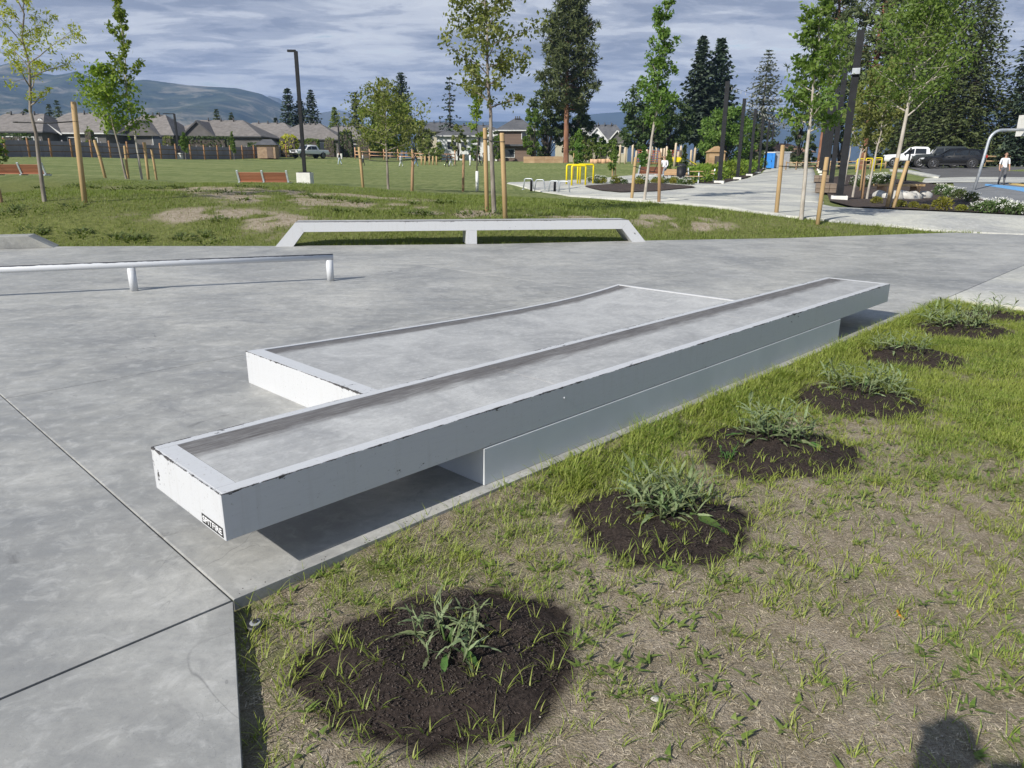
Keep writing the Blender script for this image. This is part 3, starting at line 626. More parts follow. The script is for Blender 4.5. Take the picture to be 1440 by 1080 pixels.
# dead straw lying on the soil
n = 170000; sx = rng.uniform(-1.0, 6.2, n); sy = rng.uniform(1.4, 8.0, n) ** 1.0
q, w = to_st(sx, sy); okk = (w < -0.09) & (bed_r(sx, sy) > 1.06) & (sx < .78 * sy + .6) & ((sx > -.74) | (sy > 1.9)) & (q < 9.6) & (rng.random(n) < np.clip(5.0 / sy - .4, .2, 1))
sx, sy = sx[okk], sy[okk]; n = len(sx)
V, F = blade_strips(np.c_[sx, sy, G(sx, sy) + .001], rng.uniform(0, 6.28, n), np.full(n, 1.0), rng.uniform(.0012, .0026, n), np.full(n, .6), np.full(n, .5), 1, .6)
ll = rng.uniform(.012, .045, n); V = V.reshape(n, -1, 3); c0 = V[:, :2].mean(1, keepdims=True); V = c0 + (V - c0) * np.r_[1, 1, 0.07][None, None] * np.where(np.arange(4)[None, :, None] < 2, 1.0, ll[:, None, None])
tag(link('dead_straw', npmesh('dead_straw', V.reshape(-1, 3), F, [M_straw])), kind='stuff')
# clover and small broad leaves low in the turf
n = 9000; cxl = rng.uniform(-.9, 6.5, n); cyl = rng.uniform(1.4, 8.5, n); q, w = to_st(cxl, cyl); o = (w < -.09) & (bed_r(cxl, cyl) > 1.0) & (cxl < .78 * cyl + .6) & ((cxl > -.72) | (cyl > 2.2)) & (q < 9.6) & (rng.random(n) < .12 + .8 * sst(.45, .68, fbm(cxl, cyl, 44, 3, 1.9))); cxl, cyl = cxl[o], cyl[o]; n = len(cxl)
rep = np.repeat(np.arange(n), 4); m_ = len(rep); ang = rng.uniform(0, 6.28, m_); rr_ = rng.uniform(.002, .014, m_)
V, F = blade_strips(np.c_[cxl[rep] + np.cos(ang) * rr_, cyl[rep] + np.sin(ang) * rr_, G(cxl, cyl)[rep] + rng.uniform(.003, .014, m_)], ang, rng.uniform(.010, .024, m_), rng.uniform(.006, .012, m_), rng.uniform(.6, 1.6, m_), rng.uniform(.8, 2.2, m_), 2, .7)
tag(link('clover_leaves', npmesh('clover_leaves', V, F, [grassmat('clover', ((.10, .17, .03), (.17, .24, .05), (.24, .29, .08)), .3, .04)], True)), kind='stuff')
# soil crumbs spilled over the slab edge
n = 260; sa = rng.uniform(0, 9.6, n); of_ = np.abs(rng.normal(0, .035, n)); X = LB.x + LA.x * sa + LN.x * (-.062 + of_); Y = LB.y + LA.y * sa + LN.y * (-.062 + of_); sz = rng.uniform(.001, .004, n)
oc_ = np.array([(1,0,0),(0,1,0),(-1,0,0),(0,-1,0),(0,0,.7),(0,0,-.5)]); f8 = np.array([(0,1,4),(1,2,4),(2,3,4),(3,0,4),(1,0,5),(2,1,5),(3,2,5),(0,3,5)])
V = (oc_[None] * sz[:, None, None] * rng.uniform(.6, 1.4, (n, 6, 1)) + np.c_[X, Y, np.full(n, .001)][:, None]).reshape(-1, 3); F = (f8[None] + 6 * np.arange(n)[:, None, None]).reshape(-1, 3)
tag(link('spilled_soil', npmesh('spilled_soil', V, F, [M_chip])), kind='stuff')
# small pebbles in the soil
def pebble(name, loc, r, mat, sq=.6, seed=0, parent=None):
    bm = bmesh.new(); bmesh.ops.create_icosphere(bm, subdivisions=2, radius=r); rr = random.Random(seed)
    ph = [rr.uniform(0, 6) for _ in range(4)]
    for v in bm.verts:
        d = v.co.normalized(); f = 1 + .18 * math.sin(3*d.x + ph[0]) + .15 * math.sin(4*d.y + ph[1]) + .1 * math.sin(6*d.z + ph[2] + 3*d.x); v.co = Vector((d.x*r*f*1.2, d.y*r*f, d.z*r*f*sq))
    me = bpy.data.meshes.new(name); bm.to_mesh(me); bm.free(); me.materials.append(mat)
    for p in me.polygons: p.use_smooth = True
    return link(name, me, parent, loc, rr.uniform(0, 6))
M_stone = pm('pale_pebble', (.42, .41, .39), (.58, .57, .55), 20, .8)
V = []; F = []; n = 700; px = rng.uniform(-.8, 5, n); py = rng.uniform(1.5, 6, n); q, w = to_st(px, py); o = (w < -.1) & (px < .75 * py) & ((px > -.7) | (py > 2)); px, py = px[o], py[o]; n = len(px)
oct_ = np.array([(1,0,0),(0,1,0),(-1,0,0),(0,-1,0),(0,0,.7),(0,0,-.5)]); of = np.array([(0,1,4),(1,2,4),(2,3,4),(3,0,4),(1,0,5),(2,1,5),(3,2,5),(0,3,5)])
sz = rng.uniform(.002, .007, n); V = (oct_[None] * sz[:, None, None] * rng.uniform(.7, 1.3, (n, 6, 1)) + np.c_[px, py, G(px, py) + .001][:, None]).reshape(-1, 3); F = (of[None] + 6 * np.arange(n)[:, None, None]).reshape(-1, 3)
tag(link('gravel', npmesh('gravel', V, F, [pm('grit', (.22, .19, .15), (.46, .42, .36), 25, .9)])), kind='stuff')
# ---- mulch circles
BLAB = ['dark mulch circle just beyond the bare corner of the slab, holding the smallest thistle plant', 'dark mulch circle holding the dense upright thistle clump beside the ledge base', 'dark mulch circle holding a thistle clump and a separate little weed at its rim',
        'dark mulch circle with a pale clod in it beneath the widest grey-green clump', 'partly overgrown mulch circle whose plant sits at its far rim', 'mulch circle with a tall leafy clump nearly below the far end of the ledge', 'narrow mulch circle farthest from the camera beside the pale walk']
for i, (bx, by, a, b, w) in enumerate(BEDS):
    e = empty('mulch_circle', (bx, by, float(G(np.array([bx]), np.array([by]))[0])), 0, BLAB[i], 'mulch circle', 'mulch circles round the young plants in the lawn')
    na, nr = 72, 22; th = np.linspace(0, 2*np.pi, na, endpoint=False); rr = np.linspace(0.0, 1.16, nr); wob = 1 + 0.05 * np.sin(3 * th + i * 1.7) + 0.035 * np.sin(5 * th + i) + 0.03 * np.sin(9 * th + 2 * i)
    U = rr[:, None] * (wob * a * np.cos(th))[None]; Vv = rr[:, None] * (wob * b * np.sin(th))[None]
    X = bx + U * math.cos(w) - Vv * math.sin(w); Y = by + U * math.sin(w) + Vv * math.cos(w)
    Z = G(X, Y) + (1 - sst(0.45, 1.08, np.repeat(rr[:, None], na, 1) + 0.18 * (fbm(X, Y, 77, 3, 13) - .5))) * 0.06 - 0.012 + (fbm(X, Y, 61, 5, 18) - .5) * 0.035 * (1 - sst(.9, 1.15, rr))[:, None]
    ix = np.arange(nr * na).reshape(nr, na); F = np.c_[ix[:-1].ravel(), ix[1:].ravel(), np.roll(ix[1:], -1, 1).ravel(), np.roll(ix[:-1], -1, 1).ravel()]
    link('mulch_bed', npmesh('mulch_bed', np.c_[X.ravel() - bx, Y.ravel() - by, Z.ravel() - e.location.z], F, [M_mulch], True), e)
    n = int(6000 if i == 0 else 3200 if i < 3 else 900); th = rng.uniform(0, 6.283, n); r = np.sqrt(rng.random(n)) * rng.uniform(.85, 1.05, n) * np.where(rng.random(n) < .12, rng.uniform(1.0, 1.25, n), 1); u = r * a * np.cos(th); v = r * b * np.sin(th)
    X = bx + u * math.cos(w) - v * math.sin(w); Y = by + u * math.sin(w) + v * math.cos(w)
    Zc = G(X, Y) + (1 - sst(0.45, 1.08, r)) * 0.06 - 0.008 + (fbm(X, Y, 61, 5, 18) - .5) * 0.035 * (1 - sst(.9, 1.15, r))
    sz = rng.uniform(.0015, .0055, n) * (1 if i < 3 else 1.6); el = np.stack([sz * rng.uniform(.8, 2.4, n), sz * rng.uniform(.4, .8, n), sz * .45], 1); an = rng.uniform(0, 6.28, n)
    q = oct_[None] * el[:, None]; q = np.stack([q[..., 0] * np.cos(an)[:, None] - q[..., 1] * np.sin(an)[:, None], q[..., 0] * np.sin(an)[:, None] + q[..., 1] * np.cos(an)[:, None], q[..., 2] + q[..., 0] * rng.uniform(-.5, .5, n)[:, None]], 2)
    Vc = q + np.c_[X - bx, Y - by, Zc - e.location.z][:, None]; Fc = (of[None] + 6 * np.arange(n)[:, None, None]).reshape(-1, 3)
    o = link('mulch_chips', npmesh('mulch_chips', Vc.reshape(-1, 3), Fc, [M_chip]), e); o['kind'] = 'stuff'
# ---- thistle-like plants, every leaf an object
def leaf_mesh(name, ln, wd, bend, teeth, mat, seed, fold=.35, segs=9):
    rr = random.Random(seed); vs = []; fs = []; tw = rr.uniform(-.4, .4)
    for i in range(segs + 1):
        f = i / segs; an = f * bend; x = ln * (math.sin(an) / bend if bend > .01 else f); z = -ln * (1 - math.cos(an)) / max(bend, .01)
        w = wd * (math.sin(math.pi * min(1, f * .93 + .05)) ** .8) * (1 + (teeth if i % 2 else -teeth)) * (.55 + .45 * math.sin(math.pi * f)) + .001
        c, s = math.cos(tw * f), math.sin(tw * f); cr = rr.uniform(-.12, .12) * wd
        vs += [(x - (ln/segs*.35 if i % 2 else 0), -w/2*c, z + fold*w/2 - w/2*s + cr), (x, 0, z), (x - (ln/segs*.35 if i % 2 else 0), w/2*c, z + fold*w/2 + w/2*s - cr)]
    for i in range(segs):
        b = i * 3; fs += [(b, b+1, b+4, b+3), (b+1, b+2, b+5, b+4)]
    return npmesh(name, vs, fs, [mat], True)
M_thistle = leafmat('thistle_leaf', (.125, .175, .065), (.29, .34, .18), 6, .25, .5, .6, 60)
M_green = leafmat('weed_leaf', (.05, .12, .028), (.12, .21, .055), 6, .3, .3, .5)
LM = [leaf_mesh('leaf', l, w, b, t, M_thistle, i) for i, (l, w, b, t) in enumerate([(.13, .017, .5, .28), (.16, .020, .8, .3), (.11, .016, .35, .28), (.18, .022, 1.0, .3), (.14, .013, .2, .3)])]
WM = [leaf_mesh('leaf', .07, .034, .7, .08, M_green, 20 + i) for i in range(2)]
FLATM = leaf_mesh('leaf', .20, .050, .35, .1, M_green, 31)
def plant(loc, nl, R, size, up, label, group, seed, meshes=LM, cat='plant', name='thistle_plant', extra=()):
    rr = random.Random(seed); e = empty(name, loc, 0, label, cat, group); m = MB()
    for q in range(3): m.tube([(rr.uniform(-.01, .01), rr.uniform(-.01, .01), -.02), (rr.uniform(-.03, .03), rr.uniform(-.03, .03), .05 * size)], [.006, .003], 5)
    m.build('stem', M_green, e)
    ns = max(3, nl // 7)
    for q in range(ns):
        a0 = q * 2.39996 + rr.uniform(-.4, .4); r0 = R * math.sqrt((q + .5) / ns); bx_, by_ = r0 * math.cos(a0), r0 * math.sin(a0); h = size * rr.uniform(.07, .13) * (1.15 - .5 * q / ns); tl = rr.uniform(.15, .6)
        tip = Vector((bx_ + math.cos(a0) * h * tl, by_ + math.sin(a0) * h * tl, h)); sm = MB(); sm.tube([(bx_, by_, -.01), tuple(tip)], [.004, .0025], 5); sm.build('stem', meshes[0].materials[0], e)
        for i in range(7):
            f = i / 6; p = Vector((bx_, by_, 0)).lerp(tip, f); a = i * 2.39996 + rr.uniform(-.5, .5) + a0; el = R_(rr.uniform(*up)) * (.45 + .55 * f)
            o = link('leaf', meshes[rr.randrange(len(meshes))], e, p, None, size * rr.uniform(.45, .8) * (1.05 - .3 * f)); o.rotation_euler = (rr.uniform(-.5, .5), -el, a)
    for (dx, dy, a, mm, s) in extra:
        o = link('leaf', mm, e, (dx, dy, .012), (0.1, .02, a), s)
        o['label'] = 'broad flat leaf lying on the mulch'
    return e
PL = [(-.22, 2.17, 77, .125, .95, (35, 85), 'small ragged grey-green thistle in the mulch circle nearest the slab corner', [(.05, -.06, -.9, FLATM, .6), (.0, -.09, -1.6, FLATM, .5)]),
      (.76, 3.24, 147, .16, 1.5, (40, 88), 'dense upright grey-green thistle clump with one broad leaf lying out on the mulch', [(.10, -.10, -.75, FLATM, 1.2)]),
      (1.66, 4.24, 140, .20, 1.4, (30, 85), 'pale grey-green thistle clump with a long flat leaf, next to a tiny separate weed', [(.10, -.14, -.7, FLATM, 1.1), (-.2, -.02, 2.8, FLATM, .6)]),
      (2.72, 5.32, 168, .27, 1.45, (30, 85), 'widest grey-green thistle clump in the lawn, spreading over a mulch circle with a pale clod', []),
      (3.64, 6.58, 98, .24, 1.25, (25, 70), 'dark low thistle clump at the far rim of its overgrown mulch circle', []),
      (4.80, 7.68, 154, .32, 1.7, (35, 85), 'tall leafy thistle clump below the far end of the ledge', []),
      (5.75, 8.55, 63, .25, 1.3, (35, 80), 'thistle clump farthest from the camera, by the corner of the pale walk', [])]
for i, (x, y, nl, r, s, up, lab, ex) in enumerate(PL):
    plant((x, y, float(G(np.array([x]), np.array([y]))[0]) + .05), nl, r, s, up, lab, 'thistle plants in the mulch circles', 100 + i, extra=ex)
def gz(x, y): return float(G(np.array([x]), np.array([y]))[0])
plant((1.27, 3.95, gz(1.27, 3.95) + .02), 11, .035, .8, (25, 70), 'tiny broad-leaved weed at the rim of the third mulch circle from the camera', None, 130, WM, 'weed', 'small_weed')
pebble('pebble', (-.38 + .85, 1.93, gz(.47, 1.93)), .016, M_stone, .5, 3); tag(bpy.data.objects['pebble'], 'small pale pebble on bare soil near the closest mulch circle', 'pebble')
pb = pebble('soil_clod', (2.45, 5.0, gz(2.45, 5.0) + .03), .042, pm('dry_clod', (.17, .13, .095), (.25, .20, .15), 20, .95, bump=.4), .5, 5); tag(pb, 'pale dry soil clod lying on the mulch under the widest thistle clump', 'clod')
# crumpled orange leaf
lf = leaf_mesh('fallen_leaf', .055, .045, 1.6, .2, pm('orange_leaf', (.62, .27, .02), (.80, .42, .05), 40, .6), 44)
o = link('fallen_leaf', lf, None, (1.48, 2.385, gz(1.48, 2.385) + .022), (.3, .2, .4)); tag(o, 'small crumpled orange leaf lying on the bare lawn', 'leaf')
# sprinkler head beside the slab
M_plastic = pm('black_plastic', (.02, .02, .022), (.035, .035, .037), 30, .45); M_greyp = pm('grey_plastic', (.30, .31, .32), (.36, .37, .38), 30, .5)
sx, sy = -.955, 2.315
sp_ = empty('sprinkler_head', (sx, sy, gz(sx, sy)), 0, 'round black sprinkler head sunk in the soil beside the slab corner', 'sprinkler')
m = MB(); m.tube([(0, 0, -.05), (0, 0, .012), (0, 0, .020)], [.036, .036, .031], 20); m.build('cap', M_plastic, sp_)
m = MB(); m.tube([(0, 0, .020), (0, 0, .024)], [.021, .019], 18); m.build('ring', M_greyp, sp_)
m = MB(); m.tube([(0, 0, .024), (0, 0, .031)], [.010, .009], 12); m.build('nozzle', M_plastic, sp_)
NEAR_E = [(713, 258.5), (760, 270), (800, 276.5), (860, 281), (920, 285.5), (1000, 293), (1060, 300), (1115, 307), (1172, 313), (1260, 320), (1340, 327), (1440, 331.5), (1560, 337)]
# ---- grass bank beyond the plaza
n = 260000; px = rng.uniform(-15, 16.5, n); py = rng.uniform(14.6, 27.5, n) 
yy = py - np.interp(px, EX, EY); o = (yy > .02) & (rng.random(n) < np.clip(1.0 - .035 * yy, .3, 1)); px, py, yy = px[o], py[o], yy[o]
BANK_LIMIT = hit(1000, 292).y
drv = dry(px, py); NE = [hit(*q) for q in NEAR_E]; far_ok = py < np.interp(px, [-20, NE[0].x - .01] + [q.x for q in NE], [27.5, 27.5] + [min(27.5, q.y + .04) for q in NE])
o = far_ok & (rng.random(len(px)) < (1 - drv) ** 1.5 * (.45 + .55 * sst(.38, .6, fbm(px, py, 91, 4, 1.1))) + .05); px, py, yy, drv = px[o], py[o], yy[o], drv[o]; n = len(px)
tall = sst(.45, .7, fbm(px, py, 95, 3, .8)) * (1 - drv)
V, F = blade_strips(np.c_[px, py, G(px, py) - .01], rng.uniform(0, 6.28, n), (0.045 + .07 * rng.random(n) + .09 * tall * rng.random(n)) * (1 - .35 * sst(0, 12, -px)), rng.uniform(.008, .016, n), rng.uniform(.4, 1.6, n), rng.uniform(0, .6, n), 2)
M_bank = grassmat('bank_grass', ((.12, .185, .03), (.20, .265, .05), (.27, .30, .085)), .35, .10)
tag(link('bank_grass', npmesh('bank_grass', V, F, [M_bank], True)), kind='stuff')
# short dry stalks over the worn patches
n = 90000; px = rng.uniform(-14, 9, n); py = rng.uniform(15.2, 26, n); dv = dry(px, py); o = (py > np.interp(px, EX, EY) + .05) & (rng.random(n) < dv * .8 + .05); px, py = px[o], py[o]; n = len(px)
V, F = blade_strips(np.c_[px, py, G(px, py) - .01], rng.uniform(0, 6.28, n), .02 + .05 * rng.random(n), rng.uniform(.006, .012, n), rng.uniform(.6, 2.0, n), rng.uniform(.2, .9, n), 1, .3)
tag(link('dry_bank_grass', npmesh('dry_bank_grass', V, F, [grassmat('dry_bank_grass', ((.20, .19, .07), (.34, .28, .15), (.46, .39, .25)), .2, .1)], True)), kind='stuff')
# leafy weeds in clumps over the bank
M_weed = leafmat('bank_weed', (.075, .115, .032), (.15, .20, .06), 4, .3, .2, .6)
wc = [(40, 335, 16.5), (100, 338, 16.2), (160, 338, 16.2), (215, 333, 16.4), (275, 330, 16.6), (300, 333, 16.3), (20, 320, 17.2), (70, 312, 17.8), (250, 272, 24), (215, 274, 23.6), (265, 283, 22), (310, 290, 21.3), (330, 300, 20), (425, 276, 22.6), (440, 283, 21.5), (505, 290, 20.8), (570, 302, 19.2), (590, 303, 19), (560, 285, 21), (470, 303, 19), (350, 272, 24), (290, 318, 17.4), (660, 300, 19), (760, 300, 19.6), (800, 285, 22.6), (820, 276, 24.4), (140, 263, 24.5), (180, 270, 24), (10, 268, 23), (60, 262, 24), (620, 283, 22)]
C = []
for (a, b, D) in wc:
    x = xat(a, D, .5); mcl = random.randint(1, 3)
    for q in range(mcl): C.append((x + random.gauss(0, .38), D + random.gauss(0, .25), random.uniform(.06, .22)))
cc = np.array(C); per = 30; rep = np.repeat(np.arange(len(cc)), per); n = len(rep); a = rng.uniform(0, 6.28, n); r = np.sqrt(rng.random(n)) * cc[rep, 2] * 2.2
wx = cc[rep, 0] + r * np.cos(a); wy = cc[rep, 1] + r * np.sin(a); okw = wy > np.interp(wx, EX, EY) + .03
wx, wy, a, hh = wx[okw], wy[okw], a[okw], (cc[rep, 2] * rng.random(n) * .8)[okw]; n = len(wx)
V, F = blade_strips(np.c_[wx, wy, G(wx, wy) + hh * .6], a, rng.uniform(.05, .11, n), rng.uniform(.02, .05, n), rng.uniform(.8, 2.2, n), rng.uniform(.4, .9, n), 2, .4)
tag(link('bank_weeds', npmesh('bank_weeds', V, F, [M_weed], True)), kind='stuff')
# ================================================================== TREE BUILDERS
def cards(C, U, Vd, ln, wd):
    """leaf-shaped quads (four-point diamonds) centred at C, long axis U, across Vd"""
    ln = np.asarray(ln)[:, None]; wd = np.asarray(wd)[:, None]
    P = np.stack([C - U * ln * .5, C + Vd * wd * .5 - U * ln * .08, C + U * ln * .5, C - Vd * wd * .5 - U * ln * .08], 1).reshape(-1, 3)
    return P, np.arange(len(P)).reshape(-1, 4)
def rdirs(r, n, zbias=0.0):
    v = r.normal(size=(n, 3)); v[:, 2] += zbias; return v / np.linalg.norm(v, axis=1, keepdims=True)
def cross_dirs(r, U):
    W = r.normal(size=U.shape); Vd = np.cross(U, W); return Vd / (np.linalg.norm(Vd, axis=1, keepdims=True) + 1e-9)
class Tree:
    def __init__(s): s.trunk = MB(); s.C = []; s.U = []; s.V = []; s.l = []; s.w = []
    def leaves(s, C, U, V, l, w): s.C.append(C); s.U.append(U); s.V.append(V); s.l.append(np.broadcast_to(l, len(C))); s.w.append(np.broadcast_to(w, len(C)))
    def meshes(s, name, bark, leaf):
        P, F = cards(np.concatenate(s.C), np.concatenate(s.U), np.concatenate(s.V), np.concatenate(s.l), np.concatenate(s.w))
        return s.trunk.mesh(name + '_trunk', bark), npmesh(name + '_crown', P, F, [leaf])
def broadleaf(seed, H, r0, base, R, nbr, nleaf, ls, up=.6, lean=(0, 0), spindle=.5, droop=0.0, bend=0.0, clump=.25, top=1.0, twig=3, lw=.55):
    """trunk + limbs; leaves clustered along the outer limbs.  base/top are fractions of H, spindle 0 = broad at mid, 1 = broad low"""
    rr = random.Random(seed); r = np.random.default_rng(seed); t = Tree(); n = 10
    tp = [Vector((lean[0] * f * H + bend * H * math.sin(f * 3.1) + rr.gauss(0, .012) * H * f * (1 if f > .2 else 0), lean[1] * f * H + rr.gauss(0, .01) * H * f, f * H)) for f in [i / n for i in range(n + 1)]]
    t.trunk.tube([tp[0] + Vector((0, 0, -.15))] + tp, [r0 * 1.15] + [r0 * (1 - .93 * (i / n)) + .004 for i in range(n + 1)], 7)
    def tpos(f): q = f * n; i = min(int(q), n - 1); return tp[i].lerp(tp[i+1], q - i)
    tips = []
    for b in range(nbr):
        f = base + (top - base) * ((b + rr.random() * .8) / nbr) ** .9; p = tpos(min(f, .99)); g = (f - base) / (top - base + 1e-6)
        prof = (math.sin(math.pi * min(1, (g * .86 + .14) ** (1 - spindle * .5))) ** .8) if spindle < .9 else (1 - g) ** .7
        ln = R * max(.12, prof) * rr.uniform(.65, 1.15); a = b * 2.4 + rr.uniform(-.5, .5); el = up * rr.uniform(.6, 1.3)
        pts = [p]; d = Vector((math.cos(a) * math.cos(el), math.sin(a) * math.cos(el), math.sin(el)))
        for q in range(1, 5):
            dd = d + Vector((0, 0, -droop * q * .25)) + Vector((rr.gauss(0, .10), rr.gauss(0, .10), rr.gauss(0, .08))); pts.append(pts[-1] + dd.normalized() * ln / 4)
        br = max(.004, r0 * (1 - f) * .55 + .004); t.trunk.tube(pts, [br, br * .8, br * .6, br * .4, br * .15], 5, caps=False)
        for q in (2, 3, 4):
            tips.append((pts[q], ln * (.28 if q < 4 else .22)))
        for q in range(twig):
            s0 = pts[rr.choice((1, 2, 3))]; e = s0 + Vector((rr.gauss(0, 1), rr.gauss(0, 1), rr.gauss(.35, .6))).normalized() * ln * rr.uniform(.22, .42)
            t.trunk.tube([s0, e], [br * .35, br * .1], 4, caps=False); tips.append((e, ln * .2))
    tips.append((tp[-1], R * .15)); tips.append((tpos(.95), R * .2))
    T_ = np.array([list(p) for p, _ in tips]); S_ = np.array([max(s, .10 * R) for _, s in tips])
    w = S_ ** 1.2; k_ = r.choice(len(T_), nleaf, p=w / w.sum()); C = T_[k_] + r.normal(size=(nleaf, 3)) * (S_[k_] * (clump / .25) * .55)[:, None] * np.array([1, 1, .8])
    U = rdirs(r, nleaf, -.35); l = ls * r.uniform(.6, 1.25, nleaf); t.leaves(C, U, cross_dirs(r, U), l, l * lw); return t
def conifer(seed, H, r0, base, R, whorls, per, ncard, cl, cw, droop=.25, ragged=.35, upturn=.1, power=.85, gap=0.0):
    rr = random.Random(seed); r = np.random.default_rng(seed); t = Tree()
    t.trunk.tube([(0, 0, -.3), (0, 0, 0), (rr.gauss(0, .005) * H, 0, H * .5), (0, 0, H)], [r0 * 1.2, r0, r0 * .6, .015], 8)
    for wv in range(whorls):
        f = base + (1 - base) * ((wv + rr.random() * .6) / whorls); g = (f - base) / (1 - base)
        rad = R * ((1 - g) ** power) * min(1, .55 + g * 5)
        if rr.random() < gap: rad *= .45
        for b in range(per):
            ln = rad * rr.uniform(1 - ragged, 1 + ragged * .5) + .1; a = b * 6.283 / per + wv * 1.1 + rr.uniform(-.35, .35); m = max(3, int(ncard * ln / R + .5))
            fs = np.linspace(.12, 1, m) ** .8; z = f * H - droop * ln * fs + upturn * ln * fs ** 3
            d = np.array([math.cos(a), math.sin(a), 0]); sd = np.array([-d[1], d[0], 0]); C = np.c_[np.outer(fs * ln, d[:2]), z] + r.normal(size=(m, 3)) * np.array([.10, .10, .07]) * ln
            t.trunk.tube([(0, 0, f * H), tuple(np.r_[d[:2] * ln * .92, f * H - droop * ln * .8])], [max(.012, r0 * .16 * (1 - g)), .006], 4, caps=False)
            for side in (-1, 1, 0):
                U = d[None] * .55 + sd[None] * side * .8 + np.array([0, 0, -droop * .6])[None] + r.normal(size=(m, 3)) * .28; U /= np.linalg.norm(U, axis=1, keepdims=True)
                Vv = np.cross(U, np.array([0, 0, 1.0]) + r.normal(size=(m, 3)) * .55); Vv /= np.linalg.norm(Vv, axis=1, keepdims=True) + 1e-9
                t.leaves(C + U * .2 * cl, U, Vv, cl * r.uniform(.6, 1.2, m) * (.55 + .45 * (1 - g)), cw * r.uniform(.7, 1.3, m))
    return t
def pine(seed, H, r0, base, R, nbr, ntuft, per, tl, lo=.4, hi=.9, tw=.20, flat=.55, low_limbs=0):
    """ponderosa: bare reddish trunk, limbs carrying bottle-brush tufts"""
    rr = random.Random(seed); r = np.random.default_rng(seed); t = Tree()
    t.trunk.tube([(0, 0, -.3), (0, 0, 0), (rr.gauss(0, .008) * H, rr.gauss(0, .008) * H, H * .55), (0, 0, H * .99)], [r0 * 1.2, r0, r0 * .62, .03], 9)
    TC = []
    for b in range(nbr):
        f = base + (1 - base) * ((b + rr.random()) / nbr); g = (f - base) / (1 - base)
        prof = min(1, .45 + 1.9 * g) * (1 - g) ** .55
        ln = R * prof * rr.uniform(.55, 1.15) + .3; a = b * 2.4 + rr.uniform(-.6, .6); el = rr.uniform(-.25, .30) + g * .5
        p0 = Vector((0, 0, f * H)); d = Vector((math.cos(a) * math.cos(el), math.sin(a) * math.cos(el), math.sin(el))); p1 = p0 + d * ln * .5; p2 = p0 + d * ln + Vector((0, 0, ln * .08))
        t.trunk.tube([p0, p1, p2], [r0 * .22 * (1 - g) + .02, .03, .01], 5, caps=False)
        for q in range(max(2, int(ntuft * ln / R))):
            e = rr.uniform(.35, 1.05); TC.append(list(p0 + d * ln * e + Vector((rr.gauss(0, .13), rr.gauss(0, .13), rr.gauss(.02, .09))) * ln))
    TC = np.array(TC); n = len(TC); C = np.repeat(TC, per, 0); U = rdirs(r, len(C), .25); sz = np.repeat(r.uniform(.7, 1.3, n), per)
    t.leaves(C + U * (tl * .45 * sz)[:, None], U, cross_dirs(r, U), tl * sz, tl * tw * sz); return t
def canopy(seed, H, r0, base, R, nclump, per, ls, squash=.8, cx=0.0, lobes=.45, lw=.6, taper=0.0, fillin=.35):
    """full broad crown: overlapping leaf clumps of differing size over forked limbs"""
    rr = random.Random(seed); r = np.random.default_rng(seed); t = Tree(); hc = H * (base + 1) / 2; hv = H * (1 - base) / 2
    t.trunk.tube([(0, 0, -.3), (0, 0, 0), (cx * .3, 0, H * base), (cx * .7, 0, hc)], [r0 * 1.25, r0, r0 * .75, r0 * .35], 8)
    Cs = []; Ss = []
    for c in range(nclump):
        v = Vector((rr.gauss(0, 1), rr.gauss(0, 1), rr.gauss(0, 1))).normalized() * (1 if rr.random() > fillin else rr.uniform(.3, .9)); fz = v.z
        rz = R * (1 - taper * max(0, fz)) * rr.uniform(1 - lobes * .5, 1 + lobes * .2)
        p = Vector((cx + v.x * rz, v.y * rz, hc + v.z * hv * rr.uniform(.85, 1.03))); Cs.append(list(p)); Ss.append(R * rr.uniform(.14, .30))
        if c % 3 == 0: t.trunk.tube([(cx * .4, 0, H * base * rr.uniform(.9, 1.3)), ((p.x + cx * .4) * .45, p.y * .45, (p.z + H * base) * .52), tuple(p)], [r0 * .4, r0 * .2, .012], 4, caps=False)
    Cs = np.array(Cs); Ss = np.array(Ss); kk = np.repeat(np.arange(nclump), per); n = len(kk)
    d = rdirs(r, n); q = r.random(n) ** .45; C = Cs[kk] + d * (Ss[kk] * q)[:, None] * np.array([1.1, 1.1, squash]); U = rdirs(r, n, -.2)
    U = U * .7 + d * .5; U /= np.linalg.norm(U, axis=1, keepdims=True); l = ls * r.uniform(.6, 1.3, n); t.leaves(C, U, cross_dirs(r, U), l, l * lw); return t
def plant_tree(meshes, loc, rz, label, group=None, scale=1.0, name='tree', cat='tree'):
    e = empty(name, loc, rz, label, cat, group); e.scale = (scale,) * 3 if isinstance(scale, (int, float)) else scale
    link('trunk', meshes[0], e); link('crown', meshes[1], e); return e
M_bark = pm('grey_bark', (.16, .135, .11), (.30, .265, .22), 9, .9, bump=.4, stretch=(1, 1, .3))
M_bark_pale = pm('pale_bark', (.34, .30, .25), (.50, .46, .40), 8, .85, bump=.3, stretch=(1, 1, .4))
M_bark_red = pm('pine_bark', (.14, .062, .038), (.30, .15, .09), 2.2, .95, bump=.6, stretch=(1, 1, .35))
M_bark_dark = pm('dark_bark', (.05, .042, .035), (.11, .09, .075), 4, .95, bump=.4, stretch=(1, 1, .4))
L_yel = leafmat('yellow_green_leaf', (0.275, 0.290, 0.041), (0.493, 0.478, 0.072), 1.5, .45)
L_lime = leafmat('fresh_leaf', (0.145, 0.225, 0.032), (0.290, 0.377, 0.058), 1.0, .45)
L_mid = leafmat('mid_green_leaf', (0.094, 0.167, 0.032), (0.196, 0.268, 0.055), .8, .4)
L_olive = leafmat('olive_leaf', (0.145, 0.181, 0.051), (0.268, 0.297, 0.087), .9, .4)
